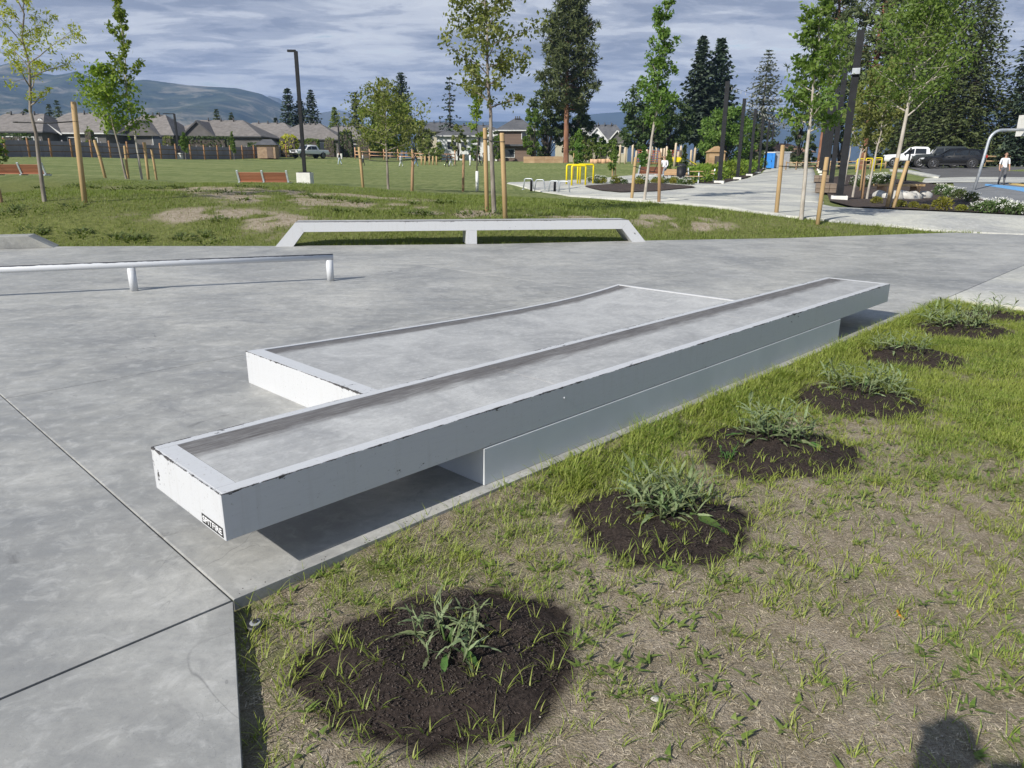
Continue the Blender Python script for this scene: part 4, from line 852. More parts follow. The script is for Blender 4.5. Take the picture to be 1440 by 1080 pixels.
L_dark = leafmat('dark_leaf', (0.043, 0.075, 0.026), (0.099, 0.133, 0.043), .5, .25)
L_pine = leafmat('pine_needle', (.056, .080, .030), (.135, .165, .060), .5, .15)
L_spruce = leafmat('spruce_needle', (0.038, 0.061, 0.041), (0.084, 0.116, 0.072), .6, .12)
L_larch = leafmat('grey_needle', (0.109, 0.123, 0.090), (0.189, 0.203, 0.145), .6, .2)
L_hedge = leafmat('hedge_leaf', (0.041, 0.065, 0.020), (0.102, 0.145, 0.035), .9, .2)
L_gold = leafmat('gold_leaf', (0.522, 0.450, 0.029), (0.600, 0.600, 0.058), .9, .4)

# ================================================================== STAKED SAPLINGS
M_stake = pm('stake_wood', (.37, .245, .115), (.52, .37, .19), 5, .75, bump=.2, stretch=(1, 1, .12))
M_stake2 = pm('weathered_stake', (.30, .18, .095), (.45, .29, .17), 5, .8, bump=.2, stretch=(1, 1, .12))
M_tie = pm('black_strap', (.012, .012, .013), (.03, .03, .03), 20, .6)
STK = 'wooden stakes beside the young trees'
def stake(px, top, D, label, r=.042, dark=False):
    b = ground(px, D); tz = at(top[0], top[1], D)
    ln = tz.z - b.z; e = empty('tree_stake', b, 0, label, 'tree stake', STK); m = MB()
    tx, tyv = tz.x - b.x, 0
    m.tube([(0, 0, -.25), (tx * .5, 0, ln * .5), (tx, 0, ln - .03), (tx, 0, ln)], [r, r, r * .97, r * .85], 10); m.build('pole', M_stake2 if dark else M_stake, e)
    return b, Vector((b.x + tx, D, b.z + ln))
def tie(a, b, label):
    """a rubber strap from stake to trunk"""
    a, b = Vector(a), Vector(b); m = MB(); mid = (a + b) / 2 - a; mid.z -= .03
    m.tube([(0, 0, 0), mid, b - a], [.014] * 3, 6)
    for c in (Vector((0, 0, 0)), b - a):
        m.tube([c + Vector((math.cos(q) * .055, math.sin(q) * .055, 0)) for q in np.linspace(0, 6.283, 11)], [.013] * 11, 5, caps=False)
    o = m.build('tree_tie', M_tie, None, a); tag(o, label, 'tree tie', 'black straps tying the young trees to their stakes')
def lerp(a, b, f): return a + (b - a) * f
# honey locust with yellow tips
b = ground(63, 18.5); tl_ = at(30, 60, 18.5)
t = broadleaf(11, 5.3, .05, .40, 1.35, 17, 3400, .095, .75, lean=((at(28, 30, 18.5).x - b.x) / (at(28, 30, 18.5).z - b.z), 0), clump=.12, twig=3, lw=.35)
plant_tree(t.meshes('locust', M_bark, L_yel), b, 0, 'sparse young tree with thin yellow-green leaf tips, tied to the thickest stake', 'young staked trees', name='young_tree')
s1b, s1t = stake(119, (103, 143), 18.5, 'thick golden stake nearest the concrete ledge end, tied to the yellow-green sapling', .065)
tie(lerp(s1b, s1t, .81), Vector((b.x - .36, 18.5, lerp(s1b, s1t, .80).z)), 'long black strap between the thick golden stake and the yellow-green sapling')
stake(3, (-6, 255), 18.5, 'short piece of wooden stake at the very edge of the picture near the yellow-green sapling', .05, True)
# pair behind the bank
t = broadleaf(12, 6.9, .045, .42, 1.1, 16, 1500, .16, 1.05, lean=((at(160, 5, 30).x - ground(200, 30).x) / 7.2, 0), clump=.16, twig=2)
plant_tree(t.meshes('tall_sapling', M_bark_pale, L_lime), ground(200, 30), 0, 'tall thin sapling with a wispy leaning top above the dark roofs', 'young staked trees', name='young_tree')
t = broadleaf(13, 4.1, .045, .38, 1.45, 20, 2600, .16, .5, lean=(-.10, 0), clump=.26, spindle=.7)
plant_tree(t.meshes('low_sapling', M_bark, L_lime), ground(178, 29.5), 0, 'bushy bright green sapling with a low crown in front of the dark roofs', 'young staked trees', name='young_tree')
a1, a2 = stake(150, (133, 197), 29.8, 'slanting stake left of the bushy green sapling', .06)
stake(181, (175, 205), 30.6, 'thin stake close behind the bushy green sapling', .05)
c1, c2 = stake(209, (203, 200), 30, 'upright stake at the wispy tall sapling', .055)
stake(221, (213, 210), 30.6, 'thin outermost stake beside the wispy tall sapling', .045)
tie(lerp(a1, a2, .62), lerp(c1, c2, .72), 'black strap between the stakes of the wispy sapling')
# small wide-crowned tree
b = ground(546, 29.6)
t = broadleaf(14, 3.95, .05, .36, 1.75, 20, 3000, .13, .35, clump=.24, spindle=.6, droop=.1)
plant_tree(t.meshes('wide_sapling', M_bark, L_olive), b, 0, 'small wide-crowned tree between two stakes on the edge of the field', 'young staked trees', name='young_tree')
a1, a2 = stake(511, (505, 207), 29.6, 'pale stake under the wide-crowned small tree, leaning slightly', .055)
c1, c2 = stake(579, (581, 214), 29.2, 'darker stake under the wide-crowned small tree, standing upright', .06, True)
tie(lerp(a1, a2, .72), (b.x, b.y, lerp(a1, a2, .66).z), 'black strap on the paler stake of the wide-crowned small tree'); tie((b.x, b.y, lerp(a1, a2, .66).z), lerp(c1, c2, .82), 'black strap on the darker stake of the wide-crowned small tree')
# sapling with a white trunk guard
b = ground(671, 32); t = broadleaf(15, 5.2, .03, .42, .55, 16, 1300, .13, 1.0, clump=.25, spindle=.8)
gt = plant_tree(t.meshes('guard_sapling', M_bark_dark, L_lime), b, 0, 'slim sapling with a white guard round the foot of its trunk', 'young staked trees', name='young_tree')
m = MB(); m.tube([(0, 0, .02), (0, 0, .86)], [.068, .062], 12); m.build('trunk_guard', pm('white_guard', (.70, .70, .68), (.76, .76, .74), 8, .5), gt)
stake(651, (652, 217), 31.6, 'dark thin stake near the sapling with the white guard', .055, True)
# central sapling
b = ground(695, 19.4)
t = broadleaf(16, 6.2, .062, .40, 1.5, 22, 4300, .12, .55, lean=((at(683, 30, 19.4).x - b.x) / (at(683, 30, 19.4).z - b.z), 0), clump=.17, twig=4, spindle=.35, droop=.15)
plant_tree(t.meshes('central_sapling', M_bark, L_olive), b, 0, 'tall airy sapling behind the white raked-leg ledge, standing between two close stakes', 'young staked trees', name='young_tree')
a1, a2 = stake(685, (682, 180), 19.8, 'tall golden stake touching the airy sapling behind the white raked-leg ledge', .058)
c1, c2 = stake(711, (706, 187), 18.4, 'tall golden stake standing just beside the airy sapling, nearer to the plaza', .062)
tie(lerp(a1, a2, .87), lerp(c1, c2, .90), 'black strap round the two close golden stakes')
# leaning maple
b = ground(906, 28)
t = broadleaf(17, 7.6, .055, .30, .95, 28, 3800, .15, .95, lean=((at(938, 20, 28).x - b.x) / (at(938, 20, 28).z - b.z), 0), clump=.22, spindle=.75, twig=3)
plant_tree(t.meshes('leaning_maple', M_bark_pale, L_mid), b, 0, 'leaning sapling with a tall dense green crown beside the flower bed', 'young staked trees', name='young_tree')
a1, a2 = stake(888, (894, 221), 28.6, 'pale stake on the flower bed side of the leaning sapling', .06)
c1, c2 = stake(927, (928, 214), 27, 'reddish stake on the plaza side of the leaning sapling', .06, True)
tie(lerp(a1, a2, .78), (b.x + .30, b.y, lerp(a1, a2, .66).z), 'black strap on the pale stake of the leaning sapling'); tie((b.x + .30, b.y, lerp(a1, a2, .66).z), lerp(c1, c2, .88), 'black strap on the reddish stake of the leaning sapling')
# sapling by the walkway
b = ground(1127, 20.6)
t = broadleaf(18, 6.0, .06, .36, .95, 24, 2800, .16, .7, lean=((at(1150, 60, 20.6).x - b.x) / (at(1150, 60, 20.6).z - b.z), 0), clump=.24, spindle=.55, twig=3)
plant_tree(t.meshes('walk_sapling', M_bark_pale, L_mid), b, 0, 'pale-barked sapling between two stakes in front of the long walkway', 'young staked trees', name='young_tree')
a1, a2 = stake(1092, (1101, 204), 22, 'stake left of the pale-barked sapling, in line with the walkway', .062)
c1, c2 = stake(1150, (1163, 221), 20.2, 'slanting stake right of the pale-barked sapling', .058)
tie(lerp(a1, a2, .70), (b.x + .18, b.y, lerp(a1, a2, .71).z), 'black strap from the walkway stake to the pale-barked sapling'); tie((b.x + .18, b.y, lerp(a1, a2, .71).z), lerp(c1, c2, .80), 'black strap from the pale-barked sapling to its slanting stake')
# big sapling in the soil bed with crossed stakes
b = ground(1249, 26.5)
t = broadleaf(19, 7.4, .085, .40, 2.2, 30, 7200, .135, .75, lean=((at(1292, 80, 26.5).x - b.x) / (at(1292, 80, 26.5).z - b.z), 0), clump=.26, spindle=.45, twig=4)
plant_tree(t.meshes('bed_tree', M_bark_pale, L_mid), b, 0, 'large full-crowned young tree in the dark soil bed, leaning over crossed timber stakes', 'young staked trees', name='young_tree')
stake(1247, (1262, 222), 26.3, 'left timber stake hard against the large tree in the soil bed', .065)
stake(1255, (1277, 226), 26.2, 'right timber stake hard against the large tree in the soil bed', .065)
# slim saplings between the walkway posts and the car park
for px, D, H, lab, sd_, lf_ in ((1199, 33, 5.4, 'slim grey sapling just right of the tallest dark post', 31, L_olive), (1219, 32, 5.6, 'slim sapling with a reddish stake between the dark posts and the cars', 32, L_olive), (1222, 41, 6.0, 'slim sapling farther down the soil bed near the yellow barrier', 33, L_olive), (1187, 46, 6.0, 'slim sapling half hidden behind the dark posts', 34, L_olive)):
    b = ground(px, D); t = broadleaf(sd_, H, .05, .34, 1.15, 22, 1900, .17, 1.0, clump=.22, spindle=.5, lean=(.05, 0))
    plant_tree(t.meshes('slim_sapling', M_bark_pale, lf_), b, 0, lab, 'young staked trees', name='young_tree')
a1, a2 = stake(1213, (1217, 226), 32, 'reddish stake between the dark posts and the cars', .06, True); stake(1210, (1218, 206), 40, 'thin stake far down the soil bed', .05)
# columnar saplings in the field
for px, D, top, lab, sd_, w in ((812, 62, 183, 'columnar sapling in the field behind the yellow hoops', 41, .75), (1, 31, 165, 'thin sapling at the picture edge behind the yellow-green one', 43, .6), (903, 52, 205, 'columnar sapling behind the pale stake of the leaning maple', 44, .5), (862, 58, 205, 'small columnar sapling near the playground posts', 45, .5), (938, 52, 212, 'narrow columnar sapling before the playground', 46, .45), (960, 46, 205, 'narrow dark columnar tree beside the black bin', 47, .35), (262, 88, 186, 'pale sapling in front of the shed by the field fence', 48, .7), (330, 100, 186, 'pale sapling between the shed and the white truck', 49, .6)):
    b = ground(px, D); H = at(px, top, D).z - b.z; t = broadleaf(sd_, H, .035, .22, w, 22, 1300, .16 + D * .0006, 1.1, clump=.26, spindle=.8)
    plant_tree(t.meshes('column_sapling', M_bark, L_mid if sd_ != 47 else L_dark), b, 0, lab, 'columnar young trees in the field', name='young_tree')
for px, D, tp_, lab in ((806, 62, 215, 'stake left of the columnar sapling behind the yellow hoops'), (861, 58, 216, 'stake of the small columnar sapling near the playground posts'), (865, 58.5, 218, 'second stake of the small columnar sapling near the playground posts')):
    stake(px, (px + 1, tp_), D, lab, .05)
# ================================================================== PATHS, BEDS, COURT, CAR PARK
rowx = lambda D, o: .393 * D + o
walkway = drape('walkway', [((rowx(D, -5.3), D), (rowx(D, .75), D)) for D in (28.5, 34, 40, 50, 62, 76, 92, 113)], .055, M_path, 12, 10, th=.12)
near_e = NEAR_E
far_e = [(716, 257.5), (762, 256), (804, 254), (862, 249), (924, 243), (1000, 243), (1062, 262), (1118, 280), (1172, 292.5), (1260, 296.5), (1340, 300), (1440, 305), (1560, 311)]
drape('path', [(hit(*a), hit(*b)) for a, b in zip(near_e, far_e)], .045, M_path, 26, 9, th=.1)
M_soil = NT('bed_soil'); g = M_soil.co('World'); M_soil.set('Base Color', M_soil.mix(M_soil.ramp(M_soil.noise(g, 6, 6, .7), [(.38, 0), (.65, 1)]), (.028, .019, .015), (.085, .058, .044))); M_soil.set('Roughness', .95); M_soil.bump(M_soil.noise(g, 12, 6, .7), .8, .05); M_soil = M_soil.m
M_asph = NT('asphalt'); g = M_asph.co('World'); M_asph.set('Base Color', M_asph.mix(M_asph.ramp(M_asph.noise(g, .5, 6, .6), [(.35, 0), (.65, 1)]), (.085, .083, .082), (.125, .122, .118))); M_asph.set('Roughness', .85); M_asph = M_asph.m
M_court = pm('court_grey', (.17, .175, .18), (.21, .215, .22), 1.5, .7); M_blue = pm('court_blue', (.13, .34, .62), (.16, .38, .66), 3, .6); M_yelp = pm('court_yellow', (.60, .42, .13), (.66, .48, .17), 3, .7)
def pxpoly(name, near, far, dz, mat, nu=16, sub=9, th=0.0, kind='structure', parent=None): return drape(name, [(hit(*a), hit(*b)) for a, b in zip(near, far)], dz, mat, nu, sub, kind, parent, th)
pxpoly('planting_bed', [(1166, 285), (1200, 294), (1260, 296.5), (1340, 300), (1440, 305), (1520, 309)], [(1158, 252), (1190, 247), (1250, 252), (1342, 268), (1440, 295), (1520, 303)], .085, M_soil, 24, 10)
pxpoly('planting_bed', [(822, 264), (845, 270), (872, 272.5), (920, 271), (978, 265.5)], [(824, 263.2), (848, 261.5), (876, 260), (920, 259.5), (972, 263.5)], .085, M_soil, 24, 12)
drape('planting_bed', [((rowx(D, -8.6), D), (rowx(D, -5.55), D)) for D in (47.2, 60, 76, 92, 106)], .075, M_soil, 4, 6)
pxpoly('court', [(1342, 268.5), (1390, 283), (1440, 297), (1600, 335)], [(1340, 258), (1390, 258.5), (1440, 259), (1600, 261)], .06, M_court, 6, 6)
pxpoly('court_marking', [(1384, 262.5), (1440, 271.5), (1560, 290)], [(1386, 260.2), (1440, 265.5), (1560, 277)], .066, M_blue, 4, 4)
pxpoly('court_marking', [(1420, 261.2), (1440, 263.5), (1560, 276)], [(1418, 259.4), (1440, 259.6), (1560, 262)], .064, M_yelp, 4, 4)
pxpoly('court_kerb', [(1335, 270), (1390, 285.5), (1440, 300.5), (1560, 336)], [(1336, 268), (1390, 282), (1440, 296), (1560, 329)], .13, M_path, 2, 6, th=.16)
pxpoly('footway', [(1296, 259), (1360, 258.3), (1440, 259.3), (1600, 262)], [(1300, 252.5), (1360, 250.5), (1440, 251), (1600, 253)], .08, M_path, 4, 4)
pxpoly('car_park', [(1316, 252), (1380, 250), (1440, 250.5), (1620, 253)], [(1230, 234), (1330, 232.5), (1440, 233), (1640, 235)], .06, M_asph, 8, 5)
pxpoly('kerb', [(1252, 242), (1280, 245), (1319, 252.5)], [(1250, 240), (1282, 242.2), (1322, 249.8)], .16, M_path, 3, 5, th=.2)

# ================================================================== LAMP POSTS
M_steel = pm('black_steel', (.010, .011, .013), (.018, .019, .022), 3, .55, 0, spec=.25)
M_grey = pm('galvanised_steel', (.40, .43, .46), (.52, .55, .58), 4, .45, .5)
def block_post(b, H, w, label, group, head=None, base_h=.42, bw=.5, name='lamp_post', box=None, tilt=0.0):
    e = empty(name, b, R_(-21) if name == 'walkway_post' else 0, label, 'lamp post', group)
    m = MB(); m.box((0, 0, base_h / 2 - .1), (bw, bw, base_h + .2)); m.build('concrete_base', M_white_block, e, bevel=.012)
    m = MB(); m.box((0, 0, base_h + .02), (bw * .74, bw * .74, .04)); m.box((0, 0, base_h + .04 + H / 2), (w, w, H)); m.build('pole', M_steel, e)
    if head:
        m = MB(); m.box((head * .5 - w/2, 0, base_h + H + .05), (abs(head) + w, .12, .09)); m.build('lamp_head', M_steel, e)
    if box is not None:
        m = MB(); m.box((0, -w * .45, base_h + box), (w * 1.1, w * 1.1, .22)); m.build('junction_box', M_grey, e, bevel=.01)
    return e
b = ground(430, 34.0); zt = at(412, 74, 34).z
block_post(b + Vector((0, 0, .02)), zt - b.z - .58, .14, 'black lamp post on a big white concrete block beside the slatted bench', None, head=-.22, base_h=.58, bw=.62)
for px, D, top, lab in ((253, 96, 160, 'distant black lamp post on a white block before the gabled dark roof'), (478.5, 118, 178, 'distant black lamp post on a white block behind the white pickup')):
    b = ground(px, D); block_post(b, at(px, top, D).z - b.z - .8, .20, lab, 'lamp posts along the field fence', head=-1.2, base_h=.75, bw=.7)
WP = 'dark square posts lining the walkway'
LEFTD = [49, 61.5, 74, 86.5, 99, 111]; RIGHTD = [30.5, 43, 55, 67, 79, 91]
names_l = ['first', 'second', 'third', 'fourth', 'fifth', 'sixth']
LTOP, RTOP = [], []
for i, D in enumerate(LEFTD):
    b = Vector((rowx(D, -5.72), D, 0)); b.z = Tz(b.x, b.y); block_post(b, 6.0, .26, names_l[i] + ' dark post of the row with planted shrubs, counted from the plaza', WP, base_h=.22, bw=.62, name='walkway_post'); LTOP.append(b + Vector((0, 0, 6.1)))
for i, D in enumerate(RIGHTD):
    b = Vector((rowx(D, 1.42), D, 0)); b.z = Tz(b.x, b.y); block_post(b, 6.15, .26, names_l[i] + ' dark post of the row beside the timber seat blocks, counted from the plaza', WP, base_h=.22, bw=.62, name='walkway_post', box=4.7 if i == 0 else None); RTOP.append(b + Vector((0, 0, 6.1)))
M_bulb = pm('lamp_glass', (.45, .45, .43), (.5, .5, .48), 10, .3); M_wire = pm('wire', (.03, .03, .03), None, 5, .6)
def festoon(a, b, sag, label):
    n = 22; pts = [a.lerp(b, i / n) - Vector((0, 0, sag * 4 * (i / n) * (1 - i / n))) for i in range(n + 1)]; e = empty('string_light', a, 0, label, 'string light', 'strings of bulbs over the walkway')
    m = MB(); m.tube([p - a for p in pts], .009, 4); m.build('cable', M_wire, e); mb = MB()
    for p in pts[1:-1]:
        c = p - a - Vector((0, 0, .13)); mb.tube([c + Vector((0, 0, .09)), c + Vector((0, 0, .04)), c + Vector((0, 0, -.05)), c + Vector((0, 0, -.09))], [.007, .018, .020, .007], 5)
    o = mb.build('bulbs', M_bulb, e); o['kind'] = 'stuff'; return e
for i in range(5):
    festoon(LTOP[i], RTOP[i + 1], .9, 'slanting string of pale bulbs starting at the %s post of the planted row' % names_l[i])
    festoon(LTOP[i + 1], RTOP[i + 1], .9, 'string of pale bulbs straight across the walkway at the %s planted-row post' % names_l[i + 1])
# thin path light and signs near the cars
b = ground(1273, 47); e = empty('path_light', b, 0, 'slim black path light standing before the white pickup', 'path light'); m = MB(); m.tube([(0, 0, 0), (0, 0, .1)], .22, 10); m.tube([(0, 0, 0), (.05, 0, at(1277, 208, 47).z - b.z)], .055, 8); m.build('pole', M_steel, e); m = MB(); m.tube([(.05, 0, 1.85), (.05, 0, 2.0)], .10, 10); m.build('lamp_head', M_steel, e)
# ================================================================== SEATS
M_slat = pm('bench_wood', (.27, .105, .058), (.40, .175, .10), 3, .6, stretch=(.2, 1, 1), rand=.35); M_alu = pm('pale_metal', (.55, .60, .64), (.66, .70, .73), 6, .5, .3)
def bench(loc, rz, Lb, label, group, wood=None, nbay=2):
    """the sitter faces +y, so we see its back"""
    e = empty('park_bench', loc, rz, label, 'bench', group); wood = wood or M_slat; sp = Lb / nbay
    for i in range(nbay + 1):
        x = -Lb/2 + i * sp; m = MB(); m.beam((x, -.28, 0), (x, -.05, .44), .055, .05); m.beam((x, .28, 0), (x, .20, .44), .055, .05); m.beam((x, -.26, .44), (x, .30, .44), .055, .05); m.beam((x, -.10, .40), (x, -.34, .92), .065, .06); m.build('frame', M_alu, e)
    pl = MB(); pl.box((0, 0, 0), (sp - .09, .028, .135)); pme = pl.mesh('plank', wood, bevel=.004, seg=1); sl2 = MB(); sl2.box((0, 0, 0), (sp - .09, .125, .03)); sme = sl2.mesh('plank', wood, bevel=.004, seg=1)
    for i in range(nbay):
        x = -Lb/2 + (i + .5) * sp
        for q in range(3):
            f = .12 + q * .30; o = link('plank', pme, e, (x, -.135 - .205 * f - .0, .475 + .40 * (f + .06)), (R_(24.8), 0, 0))
        for q in range(4): link('plank', sme, e, (x, -.16 + q * .135, .481), 0)
    return e
BG = 'slatted wooden benches facing the field'
b = ground(374, 30.2); zt = at(374, 239.5, 30.2).z
bench((b.x, 30.2, zt - .93), R_(-1), 1.98, 'reddish slatted bench seen from behind beside the lamp post on the white block', BG)
b = ground(36, 31.2); zt = at(36, 228.5, 31.2).z
bench((b.x, 31.2, zt - .93), R_(4), 1.9, 'reddish slatted bench seen from behind the yellow-green sapling', BG)
M_tanw = pm('tan_wood', (.36, .23, .12), (.50, .34, .19), 3, .65, stretch=(.2, 1, 1), rand=.2)
b = ground(913, 43.5); bench(b, R_(12), 1.5, 'grey-framed bench with dark slats on the paving behind the leaning maple', 'benches on the paved area', nbay=1)
b = ground(948, 47); bench(b, R_(180), 1.8, 'tan wooden bench on the paving behind the black bin', 'benches on the paved area', M_tanw, nbay=1)
b = ground(985, 53); bench(b, R_(160), 1.8, 'tan wooden bench partly hidden by the shrubs of the post row', 'benches on the paved area', M_tanw, nbay=1)
def picnic(loc, rz, label):
    e = empty('picnic_table', loc, rz, label, 'picnic table', 'picnic tables on the paved area')
    m = MB(); m.box((0, 0, 0), (1.7, .16, .04)); me = m.mesh('plank', M_tanw)
    for q in range(4): link('plank', me, e, (0, -.27 + q * .18, .74))
    for s in (-1, 1):
        for q in range(2): link('plank', me, e, (0, s * (.62 + q * .17), .45))
    for x in (-.6, .6): m = MB(); m.beam((x, -.75, 0), (x, -.2, .72), .06, .06); m.beam((x, .75, 0), (x, .2, .72), .06, .06); m.beam((x, -.75, .42), (x, .75, .42), .06, .05); m.build('leg_frame', M_alu, e)
picnic(ground(926, 48), R_(30), 'picnic table with pale metal legs behind the leaning maple'); picnic(ground(968, 46.5), R_(-15), 'picnic table with pale metal legs between the bin and the shrubs'); picnic(ground(1000, 60), R_(20), 'picnic table deep among the shrubs of the post row')
# bin
b = ground(957, 44.5); e = empty('litter_bin', b, 0, 'tall narrow black litter bin at the tip of the shrub bed', 'bin'); m = MB(); m.tube([(0, 0, 0), (0, 0, .95)], [.26, .27], 14); m.build('body', M_steel, e); m = MB(); m.tube([(0, 0, .97), (0, 0, 1.03), (0, 0, 1.14)], [.29, .28, .10], 14); m.build('lid', M_plastic, e)
# hoops
M_yel = pm('yellow_paint', (.78, .62, .01), (.84, .68, .015), 5, .45)
def hoop(loc, rz, w, h, r, mat, label, group, name, splay=0.0):
    e = empty(name, loc, rz, label, 'bike rack', group); m = MB(); c = .07
    m.tube([(-w/2 - splay, 0, 0), (-w/2, 0, h - c), (-w/2 + c*.3, 0, h - c*.3), (-w/2 + c, 0, h), (w/2 - c, 0, h), (w/2 - c*.3, 0, h - c*.3), (w/2, 0, h - c), (w/2 + splay, 0, 0)], r, 10); m.build('hoop', mat, e)
    for s in (-1, 1): m = MB(); m.tube([(s * (w/2 + splay), 0, -.02), (s * (w/2 + splay), 0, .02)], .09, 12); m.build('foot_plate', mat, e)
for i, (px, D, lab) in enumerate(((806, 39.2, 'yellow hoop rack farthest from the walkway'), (813.5, 38.2, 'yellow hoop rack between the two outer yellow hoops'), (823, 39.3, 'yellow hoop rack closest to the flower bed'))):
    b = ground(px, D); hoop(b, R_(8), .72 + (i == 2) * .12, 1.0, .048, M_yel, lab, 'yellow hoop racks on the pale paving', 'hoop_rack')
for i, (px, D, lab) in enumerate(((743, 37.0, 'low grey hoop at the tip of the pale paving'), (759, 36.2, 'low grey hoop second from the tip of the pale paving'), (779, 34.2, 'low grey hoop third from the tip of the pale paving'), (793, 33.2, 'low grey hoop nearest to the grass bank'))):
    b = ground(px, D); hoop(b, R_(-25), .42, .52, .03, M_grey, lab, 'low grey hoops on the pale paving', 'low_hoop', splay=.07)
for px, D, lab in ((747, 36, 'short dark bollard beside the low grey hoops, farther one'), (780, 34.6, 'short dark bollard beside the low grey hoops, nearer one')):
    b = ground(px, D); e = empty('bollard', b, 0, lab, 'bollard', 'short dark bollards by the low grey hoops'); m = MB(); m.tube([(0, 0, 0), (0, 0, .48), (0, 0, .52)], [.06, .06, .04], 10); m.build('body', M_steel, e)
# timber seat blocks
M_timber = pm('grey_timber', (.13, .095, .07), (.24, .19, .145), 4, .85, stretch=(.15, 1, 1), bump=.3, rand=.3)
for D, lab in ((37, 'stacked dark timber seat block at the walkway edge, nearer one'), (50, 'stacked dark timber seat block at the walkway edge, farther one')):
    x = rowx(D, .98); e = empty('timber_block_bench', (x, D, Tz(x, D) + .03), R_(-21.5), lab, 'timber seat', 'timber seat blocks along the walkway'); m = MB(); m.box((0, 0, 0), (.30, 2.6, .205)); me = m.mesh('beam', M_timber, bevel=.012, seg=1)
    for i in range(3):
        for j in range(2): link('beam', me, e, ((i - 1) * .31, 0, .16 + j * .215))
    m = MB(); m.box((0, 0, .03), (.75, 2.3, .06)); m.build('plinth', M_plastic, e)
# timber bench ring and boulders in the bed
e = empty('timber_bench', ground(1262, 35), R_(8), 'honey-coloured timber bench top across pale boulders in the soil bed', 'timber bench'); m = MB(); m.box((0, 0, 0), (2.3, .16, .1)); me = m.mesh('plank', M_stake, bevel=.008, seg=1)
for q in range(3): link('plank', me, e, (0, -.2 + q * .19, .62))
for x in (-.85, .85): m = MB(); m.box((x, 0, .27), (.18, .5, .58)); m.build('leg', M_stake2, e)
M_rock = pm('pale_rock', (.40, .38, .34), (.62, .60, .55), 3, .9, bump=.6, bdist=.03)
for i, (px, D, r, lab) in enumerate(((1237, 34.5, .34, 'pale boulder at the left end of the boulder row under the timber bench'), (1252, 34, .42, 'pale boulder under the near leg of the timber bench'), (1270, 34.2, .45, 'largest pale boulder under the middle of the timber bench'), (1287, 34.6, .38, 'tan boulder right of the largest one under the timber bench'), (1299, 35.4, .36, 'flat pale boulder at the outer end of the boulder row'))):
    b = ground(px, D); tag(pebble('boulder', b + Vector((0, 0, r * .25)), r, M_rock, .75, 60 + i), lab, 'boulder', 'pale boulders in the soil bed')
# basketball post
b = ground(1378, 39.5); ztop = at(1440, 183, 39.5).z - b.z
e = empty('basketball_hoop', b, 0, 'curved grey steel basketball post reaching over the court edge', 'basketball post'); m = MB(); arc = [(.62 + .62 * -math.cos(q), 0, ztop - .62 + .62 * math.sin(q)) for q in np.linspace(.15, 1.57, 8)]
m.tube([(-.30, 0, 0), (-.10, 0, ztop * .5)] + arc + [(1.9, 0, ztop + .02)], .072, 12); m.build('pole', M_grey, e); m = MB(); m.box((1.92, 0, ztop + .25), (.05, 1.7, 1.05)); m.build('backboard', M_white_block, e); m = MB(); m.tube([(2.2 + .23 * math.cos(q), .23 * math.sin(q), ztop - .05) for q in np.linspace(0, 6.283, 17)], .012, 6); m.build('rim', pm('rim_orange', (.55, .12, .03), None, 5, .5), e)
# toilets and container at the end of the walkway
M_toil = pm('toilet_blue', (.03, .22, .66), (.045, .27, .74), 4, .5); M_roofw = pm('white_plastic', (.62, .64, .66), (.7, .72, .74), 4, .5)
b = ground(1080, 110); e = empty('portable_toilet', b, R_(-10), 'bright blue portable toilet at the far end of the walkway', 'portable toilet'); m = MB(); m.box((0, 0, 1.1), (1.5, 1.2, 2.1)); m.build('cabin', M_toil, e, bevel=.04); m = MB(); m.box((0, 0, 2.24), (1.55, 1.25, .16)); m.build('roof', M_roofw, e, bevel=.05); m = MB(); m.box((0, -.62, 1.05), (.7, .05, 1.9)); d_ = m.build('door', M_toil, e); m = MB(); m.box((.28, -.66, 1.05), (.08, .04, .2)); m.build('handle', M_plastic, d_)
b = ground(1096, 111); e = empty('storage_container', b, R_(-6), 'grey steel container beside the blue portable toilet', 'container'); m = MB()
for q in range(14): m.box((-1.05 + q * .16, (q % 2) * .03, 1.1), (.158, 2.2, 2.2))
m.build('wall', pm('container_grey', (.27, .28, .30), (.33, .34, .36), 2, .6), e); m = MB(); m.box((0, 0, 2.27), (2.5, 2.4, .1)); m.build('roof', M_roofw, e)
for q in (-.55, .55): m = MB(); m.box((q, -1.13, 1.1), (1.0, .04, 2.0)); m.build('door', pm('container_door', (.30, .31, .33), None, 3, .6), e)
# log rails round the car park, yellow barriers
M_log = pm('log_wood', (.34, .22, .12), (.50, .36, .22), 3, .85, stretch=(.2, 1, 1), rand=.2)
def railfence(pts, h, label, mat, name, cat, rails=(.45, .85), step=2.4, pr=.085, group=None, rr_=.06):
    a = Vector(pts[0]); e = empty(name, a, 0, label, cat, group)
    for i in range(len(pts) - 1):
        p, q = Vector(pts[i]), Vector(pts[i + 1]); n = max(1, round((q - p).length / step))
        for k_ in range(n + (i == len(pts) - 2)):
            c = p.lerp(q, k_ / n); c.z = Tz(c.x, c.y); m = MB(); m.tube([c - a + Vector((0, 0, -.2)), c - a + Vector((0, 0, h - .03)), c - a + Vector((0, 0, h))], [pr, pr, pr * .8], 7); m.build('post', mat, e)
            if k_ < n:
                d = p.lerp(q, (k_ + 1) / n); d.z = Tz(d.x, d.y)
                for z in rails: m = MB(); m.tube([c - a + Vector((0, -pr, z * h)), d - a + Vector((0, -pr, z * h))], rr_, 6); m.build('rail', mat, e)
    return e
railfence([ground(1105, 98), ground(1150, 92), ground(1245, 80)], 1.1, 'low log rail fence behind the soil bed and the dark posts', M_log, 'log_fence', 'fence')
